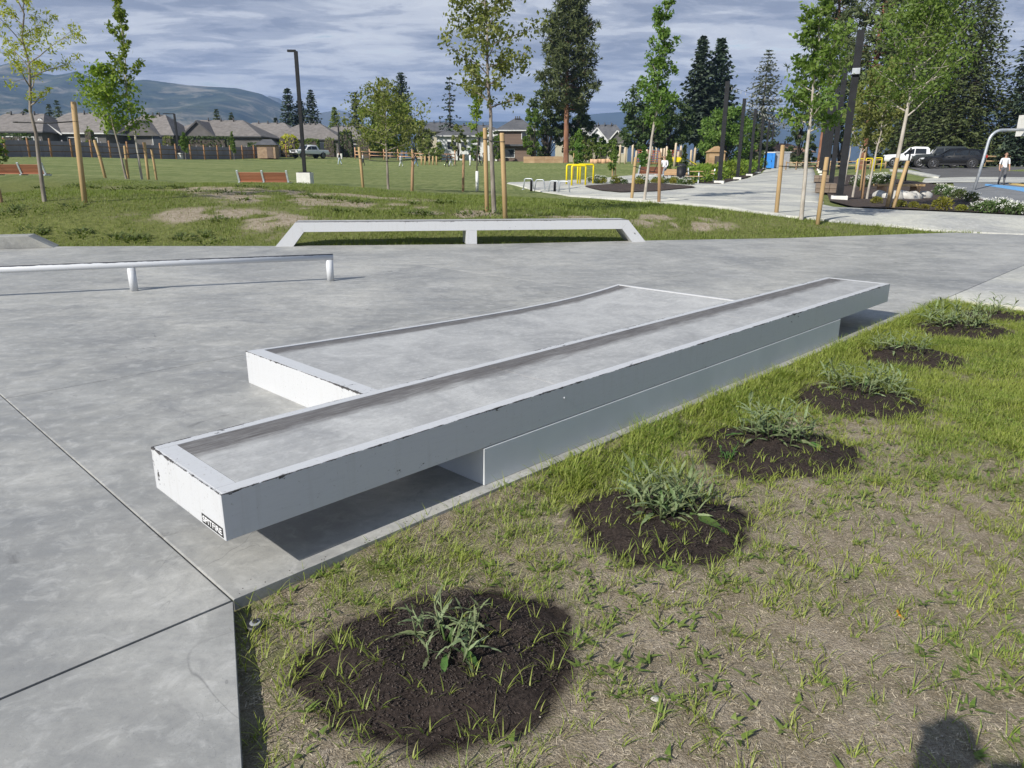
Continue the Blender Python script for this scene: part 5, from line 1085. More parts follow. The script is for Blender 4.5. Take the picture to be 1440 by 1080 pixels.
railfence([ground(1385, 76), ground(1440, 78), ground(1520, 80)], 1.15, 'log rail fence behind the man in the white shirt', M_log, 'log_fence', 'fence')
for px, D, lab in ((1209, 72, 'yellow steel barrier nearer to the dark posts'), (1221, 71, 'yellow steel barrier in the middle of the three'), (1234, 70, 'yellow steel barrier nearer to the cars')):
    b = ground(px, D); hoop(b, 0, .62, 1.15, .05, M_yel, lab, 'yellow barriers before the log rail fence', 'steel_barrier')
# small leafy shrubs and flowers
M_petal = pm('white_petal', (.72, .72, .66), (.8, .8, .76), 20, .6)
def shrub_mesh(seed, R, H, n, ls, up=.4):
    r = np.random.default_rng(seed); d = rdirs(r, n, up); q = r.random(n) ** .4; C = d * q[:, None] * np.array([R, R, H * .55]) + np.array([0, 0, H * .45]); U = d + r.normal(size=(n, 3)) * .5; U /= np.linalg.norm(U, axis=1, keepdims=True); l = ls * r.uniform(.6, 1.3, n); return cards(C, U, cross_dirs(r, U), l, l * .5)
SHM = {}
def shrub(key, loc, mat, s, label, group, flowers=0, name='shrub', cat='shrub'):
    if key not in SHM:
        P, F = shrub_mesh(hash(key) % 1000 if not isinstance(key, int) else key, .42, .55, 420, .12); fo = npmesh('foliage', P, F, [mat]); m = MB()
        for q in range(5): m.tube([(0, 0, -.05), (.25 * math.cos(q * 1.3), .25 * math.sin(q * 1.3), .35)], [.012, .006], 4)
        st_ = m.mesh('stems', M_bark); fl = None
        if flowers:
            r = np.random.default_rng(key + 5); d = rdirs(r, flowers, .9); C = d * np.array([.44, .44, .34]) + np.array([0, 0, .27]); C = np.repeat(C, 6, 0) + r.normal(size=(flowers * 6, 3)) * .03; U = rdirs(r, len(C)); P, F = cards(C, U, cross_dirs(r, U), np.full(len(C), .045), np.full(len(C), .03)); fl = npmesh('flowers', P, F, [M_petal])
        SHM[key] = (fo, st_, fl)
    e = empty(name, loc, random.uniform(0, 6), label, cat, group); e.scale = (s, s, s * random.uniform(.85, 1.15)); link('foliage', SHM[key][0], e); link('stems', SHM[key][1], e)
    if SHM[key][2]: link('flowers', SHM[key][2], e)['kind'] = 'stuff'
L_ysh = leafmat('yellow_shrub_leaf', (.18, .19, .03), (.33, .31, .05), 2, .4); L_wsh = leafmat('rose_leaf', (.06, .10, .03), (.13, .18, .06), 2, .3)
ORD = ['first', 'second', 'third', 'fourth', 'fifth', 'sixth', 'seventh', 'eighth', 'ninth', 'tenth', 'eleventh', 'twelfth', 'thirteenth', 'fourteenth', 'fifteenth', 'sixteenth', 'seventeenth', 'eighteenth']
YG = 'yellow-green shrubs in the planting beds'; WG = 'white-flowering shrubs in the planting beds'
for i, (px, D, s, lab) in enumerate(((1232, 28.5, .55, 'yellow-green shrub just left of the crossed stakes'), (1264, 26.8, .62, 'yellow-green shrub right behind the crossed stakes'), (1284, 26.6, .45, 'small sparse shrub between the two yellow clumps'), (1300, 26, .45, 'thin brownish-green shrub midway along the bed edge'), (1325, 25.6, .8, 'largest yellow-green shrub at the bed edge'), (1352, 25.4, .5, 'yellow-green shrub beside the white-flowering row'))): shrub(701, ground(px, D) + Vector((0, 0, .03)), L_ysh, s, lab, YG)
for i, (px, D) in enumerate(((1374, 25.2), (1390, 24.7), (1407, 24.9), (1424, 24.3), (1439, 24.5), (1383, 26.2), (1416, 26.2), (1452, 25))): shrub(711, ground(px, D) + Vector((0, 0, .03)), L_wsh, .62 + .2 * random.random(), ORD[i] + ' white-flowering shrub planted at the near corner of the soil bed by the court', WG, 26)
for i, (px, D) in enumerate(((1324, 37), (1336, 36.0), (1349, 35.2), (1366, 33.6))): shrub(711, ground(px, D) + Vector((0, 0, .03)), L_wsh, .8 + .2 * random.random(), ORD[i] + ' white-flowering shrub from the boulders along the court kerb', WG, 26)
for i, (px, D) in enumerate(((1205, 44), (1214, 43), (1222, 44.5), (1232, 45), (1240, 46), (1248, 44))): shrub(711, ground(px, D) + Vector((0, 0, .03)), L_wsh, .95 + .25 * random.random(), ORD[i] + ' white-flowering shrub from the dark posts, behind the timber bench', WG, 26)
for i in range(44):
    q = random.random(); px = 828 + 145 * q; D = random.uniform(38.2, 40.5) + 2.4 * abs(q - .45); shrub(711 if i % 3 else 701, ground(px, D) + Vector((0, 0, .03)), L_wsh if i % 3 else L_ysh, .40 + .28 * random.random(), ['low yellow-green plant in the small bed beside the yellow hoops', 'low white-flowering plant in the small bed beside the yellow hoops'][1 if i % 3 else 0], [YG, WG][1 if i % 3 else 0], 26)
for i in range(18):
    D = 48.5 + i * 3.3; o = -7.3 + (i % 3 - 1) * .55; x = rowx(D, o); shrub(721, Vector((x, D, Tz(x, D) + .03)), L_lime, 2.0 + .6 * random.random(), ORD[i] + ' leafy shrub from the plaza end of the bed under the planted post row', 'leafy shrubs under the post row')
# ================================================================== FENCES OF THE FIELD
M_fpost = pm('fence_post_wood', (.30, .155, .075), (.44, .25, .13), 4, .85, rand=.25); M_priv = pm('grey_fence_panel', (.23, .225, .24), (.29, .28, .30), .6, .8); M_netr = pm('fence_rail', (.16, .10, .065), (.24, .16, .10), 4, .85)
FD = Vector((10, 26)).normalized()
def fpt(s): return Vector((-48.0, 79.5)) + FD * s
e = empty('post_and_rail_fence', (*fpt(-20), Tz(*fpt(-20))), 0, 'long post and rail fence of brown posts along the edge of the field', 'fence'); o0 = e.location.copy()
pz = lambda s, off=0.0: Vector((fpt(s).x - FD.y * off, fpt(s).y + FD.x * off, Tz(*fpt(s))))
pm_ = MB(); pm_.tube([(0, 0, -.2), (0, 0, 1.78), (0, 0, 1.85)], [.10, .10, .08], 7); pme = pm_.mesh('post', M_fpost)
S_ = [-20 + 2.4 * i for i in range(26)]
for i, s in enumerate(S_):
    link('post', pme, e, pz(s) - o0)
    if i + 1 < len(S_):
        for z in (.55, 1.15): m = MB(); m.beam(pz(s) - o0 + Vector((0, 0, z)), pz(S_[i+1]) - o0 + Vector((0, 0, z)), .05, .09); m.build('rail', M_netr, e)
e = empty('privacy_fence', pz(-20, 1.2), 0, 'solid grey privacy fence behind the brown post and rail fence', 'fence'); o0 = e.location.copy()
for i in range(25):
    a, b = pz(S_[i], 1.2) - o0, pz(S_[i + 1], 1.2) - o0; m = MB(); m.beam(a + Vector((0, 0, .82)), b.lerp(a, .02) + Vector((0, 0, .82)), .05, 1.62); m.build('panel', M_priv, e)
    m = MB(); m.box(a + Vector((0, 0, .86)), (.12, .12, 1.8)); m.build('post', M_priv, e)
railfence([ground(500, 122), ground(560, 124), ground(640, 124)], 1.75, 'pale new timber rail fence behind the people on the field', pm('new_timber', (.48, .27, .15), (.62, .38, .23), 3, .8, rand=.2), 'timber_fence', 'fence', (.35, .65), 2.4, .11, None, .07)
# log border by the big pine
for i, (px, D, ln) in enumerate(((744, 110, 3.2), (760, 110, 3.4), (775, 109, 3.2), (785, 108, 2.6))):
    b = ground(px, D); m = MB(); m.box((0, 0, .45), (ln * .5, .5, .9)); o = m.build('timber_block', M_log, None, b, R_(3), bevel=.03); tag(o, ['pale timber block at the far end of the border by the big pine', 'pale timber block second along the border by the big pine', 'pale timber block third along the border by the big pine', 'pale timber block touching the trunk of the big pine'][i], 'timber block', 'pale timber blocks bordering the field')
# pale stacked stakes and stumps
for i, px in enumerate((593, 598, 604, 609, 614)):
    b = ground(px, 108); m = MB(); m.tube([(0, 0, -.1), (0, 0, 1.2)], .12, 7); o = m.build('field_stake', M_stake, None, b); tag(o, ORD[i] + ' short golden stake from the timber rail fence, before the white house', 'stake', 'golden stakes before the white house')
for i, (px, D) in enumerate(((833, 98), (838, 97), (843, 98), (849, 97), (855, 98), (860, 97))):
    b = ground(px, D); m = MB(); m.tube([(0, 0, -.1), (0, 0, .5)], [.35, .33], 9); o = m.build('tree_stump_seat', pm('cut_wood', (.50, .30, .17), (.62, .40, .24), 4, .8), None, b); tag(o, ORD[i] + ' round cut stump from the big pine, in the row before the playground poles', 'stump', 'round stumps by the playground')
# playground posts
M_pole = pm('peeled_pole', (.50, .40, .28), (.66, .55, .41), 4, .8, stretch=(1, 1, .2))
PG = [(871, 95, 204), (879, 94, 207), (889, 93, 204), (894, 92, 212), (903, 90, 212), (910, 92, 210), (915, 93, 206), (921, 95, 208), (929, 96, 209), (937, 90, 206), (941, 92, 211), (948, 90, 201), (952, 92, 213), (956, 91, 205), (963, 90, 204), (971, 92, 211), (976, 94, 208)]
for i, (px, D, top) in enumerate(PG):
    b = ground(px, D); h = at(px, top, D).z - b.z; m = MB(); m.tube([(0, 0, -.2), (random.uniform(-.1, .1), 0, h - .05), (random.uniform(-.1, .1), 0, h)], [.14, .13, .09], 8); o = m.build('playground_pole', M_pole, None, b); tag(o, ORD[i] + ' peeled log pole of the playground, counted from the field side', 'pole', 'peeled log poles of the playground')
b = ground(945, 91); e = empty('playground_climber', b, 0, 'timber climbing frame with yellow panels among the log poles', 'climbing frame')
for x in (-1.2, 1.2):
    for y in (-.8, .8): m = MB(); m.tube([(x, y, 0), (x, y, 2.0)], .1, 7); m.build('post', M_pole, e)
m = MB(); m.box((0, 0, 1.0), (2.6, 1.8, .1)); m.build('deck', M_log, e); m = MB(); m.box((.5, -.9, .7), (1.4, .05, .55)); m.build('panel', M_yel, e); m = MB(); m.beam((1.3, 0, 1.0), (2.9, 0, .15), .6, .06); m.build('slide', M_yel, e)
e = empty('climbing_net', ground(925, 92), 0, 'orange-red rope net strung between log poles', 'rope net'); m = MB()
for q in range(6): m.tube([(-2.6, 0, .3 + q * .28), (0, 0, .15 + q * .28), (2.6, 0, .3 + q * .28)], .035, 5)
for q in range(9): m.tube([(-2.4 + q * .6, 0, .2), (-2.4 + q * .6, 0, 1.7)], .03, 5)
o = m.build('rope', pm('red_rope', (.36, .11, .06), None, 4, .8), e)
b = ground(1005, 92); e = empty('play_hut', b, 0, 'small tan playhouse behind the shrubs of the post row', 'playhouse'); m = MB(); m.box((0, 0, .9), (1.9, 1.6, 1.8)); m.build('wall', M_tanw, e); m = MB(); m.loft([[Vector((-1.1, -.95, 1.8)), Vector((1.1, -.95, 1.8)), Vector((0, -.95, 2.5))], [Vector((-1.1, .95, 1.8)), Vector((1.1, .95, 1.8)), Vector((0, .95, 2.5))]], False); m.build('roof', M_tanw, e); m = MB(); m.box((0, -.82, .7), (.6, .05, 1.3)); m.build('door', M_bark_dark, e)

# ================================================================== HOUSES
M_shA = pm('taupe_shingle', (.155, .142, .13), (.225, .205, .19), 1.6, .9, detail=8, rand=.15); M_shB = pm('charcoal_shingle', (.075, .078, .085), (.12, .122, .13), 1.0, .9, detail=8, rand=.2)
M_wallD = pm('dark_siding', (.10, .095, .09), (.14, .13, .125), 1, .8); M_wallW = pm('white_siding', (.66, .67, .67), (.72, .73, .73), 1, .7); M_wallB = pm('brown_siding', (.135, .095, .075), (.18, .13, .10), 1, .8, stretch=(.2, .2, 6)); M_wallT = pm('beige_siding', (.42, .38, .28), (.48, .44, .34), 1, .8); M_glass = pm('window_glass', (.03, .035, .04), (.05, .055, .06), 1, .12); M_fascia = pm('white_fascia', (.55, .55, .54), None, 3, .6); M_fasd = pm('dark_fascia', (.06, .06, .062), None, 3, .6)
def roof_hip(m, w, d, z, h, ridge, ov=.5, th=.0):
    a, b = w/2 + ov, d/2 + ov; r = ridge / 2
    m.add([(-a, -b, z), (a, -b, z), (a, b, z), (-a, b, z), (-r, 0, z + h), (r, 0, z + h)], [(0, 1, 5, 4), (1, 2, 5), (2, 3, 4, 5), (3, 0, 4), (3, 2, 1, 0)])
def house(loc, rz, w, d, wh, rh, ridge, wallm, roofm, label, group, gables=(), windows=(), fascia=M_fasd, storeys=1, chimney=False):
    e = empty('house', loc, rz, label, 'house', group); m = MB(); m.box((0, 0, wh/2 - .5), (w, d, wh + 1)); m.build('wall', wallm, e)
    m = MB(); roof_hip(m, w, d, wh + .02, rh, ridge); rf = m.build('roof', roofm, e); m = MB()
    for s in (-1, 1): m.box((0, s * (d/2 + .5), wh - .06), (w + 1.0, .06, .18)); m.box((s * (w/2 + .5), 0, wh - .06), (.06, d + .9, .18))
    m.build('fascia', fascia, rf)
    for (gx, gw, gh, gd, gm) in gables:
        y0 = -d/2 - .6; m = MB(); m.loft([[Vector((gx - gw/2, y0 + .05, wh - .1)), Vector((gx + gw/2, y0 + .05, wh - .1)), Vector((gx, y0 + .05, wh + gh))], [Vector((gx - gw/2, y0 + gd, wh - .1)), Vector((gx + gw/2, y0 + gd, wh - .1)), Vector((gx, y0 + gd, wh + gh))]], False); gb = m.build('gable', gm, e)
        m = MB()
        for s in (-1, 1): m.loft([[Vector((gx, y, wh + gh + .16)), Vector((gx, y, wh + gh + .02)), Vector((gx + s * (gw/2 + .4), y, wh - .32)), Vector((gx + s * (gw/2 + .4), y, wh - .18))] for y in (y0 - .2, y0 + gd)], False)
        m.build('gable_roof', roofm, e); m = MB()
        for s in (-1, 1): m.beam((gx, y0 - .24, wh + gh + .02), (gx + s * (gw/2 + .35), y0 - .24, wh - .28), .05, .22)
        m.build('fascia', fascia, gb)
    for (wx, wz, ww, hh) in windows:
        m = MB(); m.box((wx, -d/2 - .03, wz), (ww + .24, .08, hh + .24)); f = m.build('window', M_fascia, e); m = MB(); m.box((wx, -d/2 - .08, wz), (ww, .04, hh)); m.build('pane', M_glass, f)
    if chimney: m = MB(); m.box((w * .2, 0, wh + rh * .85), (.7, .7, 1.4)); m.build('chimney', wallm, rf)
    for q in range(3): m = MB(); m.tube([(-ridge * .3 + q * ridge * .3, -.5, wh + rh - .3), (-ridge * .3 + q * ridge * .3, -.5, wh + rh + .35)], .12, 6); m.build('roof_vent', M_fasd, rf)
    return e
HG = 'taupe-roofed bungalows behind the field fence'
def bung(pl, pr, ridge_l, ridge_r, y_ridge, y_eave, D, label, rz=0, **kw):
    s = D / 1054; cxp = (pl + pr) / 2; zr = at(cxp, y_ridge, D).z; ze = at(cxp, y_eave, D).z; c = at(cxp, y_eave, D); zg = Tz(c.x, D + 5); w = (pr - pl) * s; dpt = 11.0
    rid = (ridge_r - ridge_l) * s; return house((c.x, D + dpt/2, zg), rz, w - 1, dpt, ze - zg, (zr - ze), rid, M_wallD, M_shA, label, HG, **kw)
wins = [(-3.2, 1.7, 1.5, 1.2), (3.4, 1.7, 1.5, 1.2), (0.4, 1.6, 1.3, 1.5)]
bung(-50, 62, -20, 36, 156, 185, 112, 'bungalow roof at the edge of the picture behind the locust sapling', windows=wins)
bung(42, 152, 78, 128, 155, 187, 116, 'bungalow with the broad taupe roof between the locust and the lime sapling', windows=wins, gables=((-3.6, 5.2, 1.9, 5, M_wallD),), fascia=M_fascia)
bung(150, 246, 190, 222, 158, 190, 122, 'bungalow roof half hidden by the lime saplings', windows=[(2.8, 2.0, 1.8, 1.6), (4.6, 2.0, .9, 1.6)], gables=((0.2, 6.2, 2.2, 5, M_wallD),))
bung(226, 368, 240, 300, 166, 191.5, 127, 'wide bungalow with a single dark triangular gable', windows=[(-2.5, 1.6, 1.2, 1.2)], gables=((-1.9, 5.4, 2.3, 6, M_wallD),))
bung(312, 420, 322, 366, 170, 191, 140, 'bungalow roof between the gabled house and the lamp post', windows=wins)
bung(372, 482, 398, 424, 171, 196, 137, 'bungalow with a steep pyramid roof behind the golden bush', windows=wins)
bung(440, 512, 456, 482, 175, 196, 150, 'bungalow roof with dark vents behind the distant lamp post', windows=wins)
bung(500, 552, 512, 536, 179, 198, 160, 'small bungalow roof half hidden by the round lime tree', windows=wins)
b = ground(685, 140); house(b + Vector((-2.6, 3, 0)), 0, 13.0, 9, 4.3, 2.1, 6, M_wallW, M_shB, 'white two-part house with a dark roof behind the people on the field', 'two-storey houses beyond the field', gables=((3.0, 3.6, 1.3, 4, M_wallW),), windows=[(-3.8, 2.6, 1.6, 1.3), (-1.6, 2.6, 1.0, 1.3), (1.2, 3.3, .5, 1.4), (4.2, 2.2, 1.6, 1.4)], fascia=M_fascia)
house(ground(618, 150) + Vector((0, 3, 0)), R_(4), 9, 8, 5.2, 1.9, 4, M_wallT, M_shB, 'beige house with a dark hipped roof behind the ragged fir', 'two-storey houses beyond the field', windows=[(.8, 4.2, 1.2, .9), (-2, 4.2, 1.2, .9)])
e = house(ground(728, 136) + Vector((0, 3, 0)), R_(-6), 6.4, 7, 5.3, 2.2, 1.2, M_wallB, M_shB, 'dark brown two-storey house with a pyramid roof beside the dense dark tree', 'two-storey houses beyond the field', windows=[(1.5, 4.4, .8, 1.0), (-1.2, 1.4, 1.8, 1.3)], fascia=M_fascia)
m = MB(); m.box((0, -3.9, 2.75), (7.4, .9, .3)); m.build('porch_roof', M_shB, e)
house(ground(822, 150) + Vector((-1, 4, 0)), R_(10), 7.5, 9, 4.0, 3.0, 3, M_wallT, M_shB, 'grey-roofed house with a white-trimmed gable just right of the big pine', 'two-storey houses beyond the field', gables=((-1.0, 5.0, 3.0, 6, M_wallW),), fascia=M_fascia, windows=[(2.6, 2.6, 1.2, 1.2)])
house(ground(852, 152) + Vector((0, 4, 0)), R_(-8), 9.5, 9, 3.8, 3.6, 4.5, M_wallT, M_shB, 'grey-roofed house with a white-trimmed gable next to the dark tree cluster', 'two-storey houses beyond the field', gables=((-1.4, 4.6, 2.7, 6, M_wallW), (2.6, 3.6, 2.2, 6, M_wallD)), fascia=M_fascia, windows=[(3.4, 2.4, 1.2, 1.2)])
house(ground(1098, 124) + Vector((0, 3, 0)), R_(8), 9, 7, 2.3, 1.4, 4, M_wallT, pm('brown_shingle', (.22, .13, .085), (.30, .19, .13), 1, .9), 'low brown-roofed building behind the portable toilet', None, windows=[(2.5, 1.4, 1, .8)])
# shed by the fence
b = pz(31.5, -1.6); e = empty('garden_shed', b, math.atan2(FD.y, FD.x) - 1.1, 'small timber shed with a dark roof at the field fence', 'shed'); m = MB()
for q in range(9): m.box((0, -1.25, .1 + q * .2), (2.5, .05, .19))
m.box((0, 0, .9), (2.5, 2.4, 1.8)); m.build('wall', pm('shed_wood', (.30, .20, .13), (.42, .30, .20), 3, .85), e); m = MB(); roof_hip(m, 2.6, 2.5, 1.82, .8, 1.2, .3); m.build('roof', M_shB, e); m = MB(); m.box((.5, -1.3, .8), (.8, .04, 1.5)); m.build('door', M_wallB, e)

# ================================================================== HEDGES, BUSHES, FAR TREES
def hedge(name, loc, rz, w, d, h, mat, label, n, ls=.28, group=None, cat='hedge', round_=0.0):
    r = np.random.default_rng(int(abs(loc[0] * 17 + loc[1] * 31)) % 9999); u = r.uniform(-1, 1, (n, 3)); ax = r.integers(0, 3, n); sg = np.where(r.random(n) < .5, -1, 1)
    for k_ in range(3): u[:, k_] = np.where(ax == k_, sg * r.uniform(.8, 1.04, n), u[:, k_])
    if round_: L_ = np.linalg.norm(u, axis=1, keepdims=True); u = u * (1 - round_) + u / L_ * round_ * r.uniform(.75, 1.05, (n, 1))
    C = u * np.array([w/2, d/2, h/2]) + np.array([0, 0, h/2]); U = rdirs(r, n, .2); l = ls * r.uniform(.6, 1.3, n); P, F = cards(C, U, cross_dirs(r, U), l, l * .6)
    e = empty(name, loc, rz, label, cat, group); link('foliage', npmesh('foliage', P, F, [mat]), e); m = MB(); m.box((0, 0, h * .42), (w * .72, d * .72, h * .8)); m.build('core', M_bark_dark, e)
def hpx(pl, pr, top, D, mat, label, n, d=1.2, bottom=None, name='hedge', cat='hedge', round_=0.0, ls=.28):
    s = D / 1054; c = at((pl + pr)/2, top, D); zg = Tz(c.x, D); hedge(name, (c.x, D, zg), 0, (pr - pl) * s, d, c.z - zg, mat, label, n, ls, None, cat, round_)
hpx(258, 326, 192, 121, L_hedge, 'long dark clipped hedge under the triangular gable', 2600); hpx(350, 402, 201, 118, L_hedge, 'lower dark clipped hedge behind the fence near the golden bush', 1800)
hpx(228, 243, 190, 117, L_olive, 'light green bush left of the dark clipped hedge', 900, 1.6, name='bush', cat='bush', round_=.8); hpx(428, 449, 194, 124, L_mid, 'green clipped bush behind the white pickup', 900, 1.6, name='bush', cat='bush', round_=.4)
hpx(392, 419, 188, 116, L_gold, 'bright golden bush behind the fence by the white pickup', 1500, 2.4, name='bush', cat='bush', round_=.9); hpx(118, 130, 178, 104, L_olive, 'small brownish bush before the broad taupe roof', 500, 1.2, name='bush', cat='bush', round_=.9)
hpx(-20, 40, 188, 104, L_hedge, 'dark hedge behind the fence at the picture edge', 1500); hpx(455, 472, 192, 128, L_olive, 'loose green bush beside the columnar hedges', 900, 1.8, name='bush', cat='bush', round_=.9); hpx(500, 522, 190, 128, L_olive, 'loose green bush right of the columnar hedges', 900, 1.8, name='bush', cat='bush', round_=.9)
for px, top, lab in ((478.5, 184, 'first columnar cedar from the lamp post'), (485, 181, 'second columnar cedar from the lamp post'), (491, 182, 'third columnar cedar from the lamp post')): hpx(px - 3.6, px + 3.6, top, 130, L_hedge, lab + ' behind the timber fence', 800, 1.0, name='cedar_column', cat='tree', round_=.55)
FT = 'trees far beyond the field'
def far_conifer(px, top, D, R, seed, label, leaf=None, ragged=.35, droop=.25, base=.06, whorls=34, per=6, ncard=7, cl=.9, cw=.34, power=.85, bark=None, gap=0.0, group=FT, up=.1):
    b = ground(px, D); H = at(px, top, D).z - b.z; t = conifer(seed, H, .012 * H + .05, base, R, whorls, per, ncard, cl, cw, droop, ragged, up, power, gap)
    return plant_tree(t.meshes('conifer', bark or M_bark_dark, leaf or L_spruce), b, 0, label, group, name='conifer_tree')
far_conifer(411, 123, 158, 2.4, 201, 'dark narrow spruce just left of the lamp post top above the pyramid roof', power=.6); far_conifer(427, 138, 160, 1.9, 202, 'shorter dark spruce between two taller ones behind the lamp post', power=.6); far_conifer(443, 126, 158, 2.7, 203, 'broad dark spruce right of the lamp post behind the vented roof', power=.7)
far_conifer(392, 165, 190, 1.6, 204, 'tiny dark conifer between two bungalow roofs'); far_conifer(504, 129, 165, 2.3, 205, 'slender spruce left of the round lime tree', power=.7, leaf=L_pine); far_conifer(474, 150, 172, 2.6, 206, 'pale green conifer behind the vented roof', leaf=L_olive); far_conifer(568, 101, 160, 2.2, 207, 'tall narrow spruce rising behind the round lime tree', power=.45, base=.3)
far_conifer(634, 104, 142, 2.6, 208, 'ragged lone fir with drooping gappy branches above the white house', ragged=.6, droop=.45, whorls=20, per=4, ncard=6, gap=.35, power=.55, up=.25)
far_conifer(976, 50, 122, 3.9, 209, 'tall spruce with grey-green tips, left of the pair behind the playground', ragged=.35, whorls=40, per=7, power=.8, base=.2, cl=1.25, cw=.5, ncard=9); far_conifer(1001, 52, 124, 4.1, 210, 'tall dark spruce, right of the pair behind the playground', whorls=40, per=7, ragged=.4, power=.75, base=.2, cl=1.25, cw=.5, ncard=9)
far_conifer(1066, 68, 122, 4.2, 211, 'open grey conifer with level sparse branches above the walkway', leaf=L_larch, whorls=26, per=7, ncard=14, cl=.7, cw=.24, droop=.08, ragged=.3, power=.75, base=.28, up=0)
for px, top, D, R, lab in ((80, 145, 190, 2.6, 'small dark conifer behind the broad taupe roof, taller of two'), (92, 139, 195, 2.8, 'small dark conifer behind the broad taupe roof, next to the stake top'), (311, 152, 190, 2.4, 'light green conifer above the wide gabled roof'), (331, 158, 195, 2.0, 'small conifer right of the light green one above the roofs'), (230, 158, 175, 2.0, 'dark conifer tip behind the hidden bungalow'), (836, 178, 185, 2.6, 'dark conifer behind the white-trimmed gables'), (602, 185, 150, 1.8, 'small conifer left of the beige house')):
    far_conifer(px, top, D, R, 220 + px % 50, lab, L_pine, whorls=26, ncard=8, cl=.8, cw=.3)
def far_canopy(px, top, D, Rpx, seed, label, leaf, base=.18, ncl=60, per=70, ls=.45, group=FT, cx=0.0, taper=0.0, lobes=.45, bark=None):
    b = ground(px, D); H = at(px, top, D).z - b.z; t = canopy(seed, H, .02 * H + .06, base, Rpx * D / 1054, ncl, per, ls, cx=cx, taper=taper, lobes=lobes)
    return plant_tree(t.meshes('canopy', bark or M_bark_dark, leaf), b, 0, label, group, name='broadleaf_tree')
far_canopy(545, 133, 132, 36, 301, 'round lime-green tree behind the small wide-crowned tree', L_lime, base=.10, ncl=100, per=110, ls=.5); far_canopy(585, 165, 128, 22, 302, 'pale green tree right of the round lime tree', L_olive, base=.1, ncl=40); far_canopy(768, 122, 119, 27, 303, 'dense dark tree left of the big pine trunk', L_dark, base=.04, ncl=80, taper=.3); far_canopy(808, 130, 121, 24, 304, 'dense dark tree right of the big pine trunk', L_dark, base=.05, ncl=70, taper=.3)
far_canopy(748, 150, 114, 14, 305, 'lower green bush-like tree at the flank of the dense dark one', L_mid, base=.03, ncl=36); far_canopy(903, 114, 106, 34, 306, 'dark broad tree cluster behind the leaning maple', L_dark, base=.14, ncl=90, lobes=.7); far_canopy(938, 135, 108, 30, 307, 'dark tree between the leaning maple and the tall spruces', L_dark, base=.12, ncl=70, lobes=.6)
far_canopy(1018, 152, 96, 36, 308, 'round green tree behind the first dark posts of the planted row', L_mid, base=.05, ncl=90, per=80, ls=.38); far_canopy(1058, 176, 112, 24, 309, 'dark green tree behind the farther posts of the planted row', L_dark, base=.05, ncl=50); far_canopy(1000, 178, 112, 26, 313, 'dark undergrown tree below the tall spruces', L_dark, base=.03, ncl=50)
for px, top, D, Rp, lf_, lab in ((600, 188, 122, 12, L_olive, 'pale green field tree just left of the beige house'), (615, 198, 120, 9, L_olive, 'small pale green field tree before the beige house'), (700, 190, 128, 8, L_mid, 'small green tree between the white and the brown house'), (832, 192, 112, 9, L_mid, 'small green tree before the first white-trimmed gable'), (845, 196, 110, 8, L_mid, 'small green tree before the second white-trimmed gable'), (860, 196, 112, 9, L_mid, 'small green tree at the foot of the dark tree cluster'), (22, 150, 150, 16, L_dark, 'dark tree behind the roof at the picture edge'), (50, 152, 160, 12, L_dark, 'dark tree between the first two roofs'), (1130, 190, 108, 16, L_dark, 'dark bushy tree at the end of the walkway'), (645, 176, 136, 10, L_olive, 'pale tree at the corner of the white house'), (668, 196, 130, 8, L_mid, 'small green tree before the middle of the white house'), (695, 180, 132, 9, L_dark, 'dark tree between the white house and the brown house'), (812, 186, 116, 12, L_mid, 'green tree just right of the big pine trunk'), (824, 190, 114, 10, L_olive, 'pale tree in front of the tan gabled house'), (838, 186, 118, 12, L_mid, 'green tree between the two gabled houses')):
    far_canopy(px, top, D, Rp, 320 + px % 80, lab, lf_, base=.06, ncl=26, per=45)
# big ponderosa and the tall group at the car park
def far_pine(px, top, D, Rpx, base, seed, label, leaf=L_pine, nbr=100, ntuft=13, per=11, tl=.8, r0=.42, group='tall pines'):
    b = ground(px, D); H = at(px, top, D).z - b.z; t = pine(seed, H, r0, base, Rpx * D / 1054, nbr, ntuft, per, tl); return plant_tree(t.meshes('pine', M_bark_red, leaf), b, 0, label, group, name='pine_tree')
far_pine(796, -32, 112, 50, .30, 401, 'lone tall ponderosa pine with a bare reddish trunk at the field edge', nbr=150, ntuft=17, per=12)
far_pine(1152, -60, 100, 46, .22, 402, 'tall pine behind the pale-barked sapling', nbr=100, ntuft=13); far_pine(1212, -95, 92, 52, .34, 403, 'tall pine whose red trunk shows beside the tallest dark post', nbr=100, ntuft=13); far_pine(1262, -90, 98, 50, .24, 404, 'tall pine behind the full-crowned young tree', nbr=100, ntuft=13)
far_conifer(1318, -75, 84, 5.8, 405, 'broad fir sweeping down behind the white pickup and jeep', L_pine, whorls=60, per=8, ncard=17, cl=.75, cw=.17, ragged=.4, power=.5, base=.05, droop=.3, group='tall pines'); far_conifer(1352, -8, 80, 4.6, 406, 'fir with drooping sprays behind the black car', L_pine, whorls=50, per=8, ncard=15, cl=.7, cw=.17, ragged=.4, power=.5, base=.06, droop=.35, group='tall pines')
far_conifer(1283, -40, 90, 5.0, 410, 'dense fir between the pines and the car park', L_pine, whorls=50, per=8, ncard=14, cl=.8, cw=.2, power=.5, base=.04, group='tall pines')
far_conifer(1432, 6, 78, 4.0, 407, 'dark fir at the picture edge behind the basketball post', L_spruce, whorls=50, per=7, ncard=14, cl=.75, cw=.2, ragged=.4, power=.6, base=.05, droop=.3, group='tall pines'); far_conifer(1458, -30, 84, 5.0, 408, 'second dark fir at the picture edge, mostly outside it', L_spruce, whorls=46, per=6, ncard=9, power=.6, base=.05, group='tall pines')
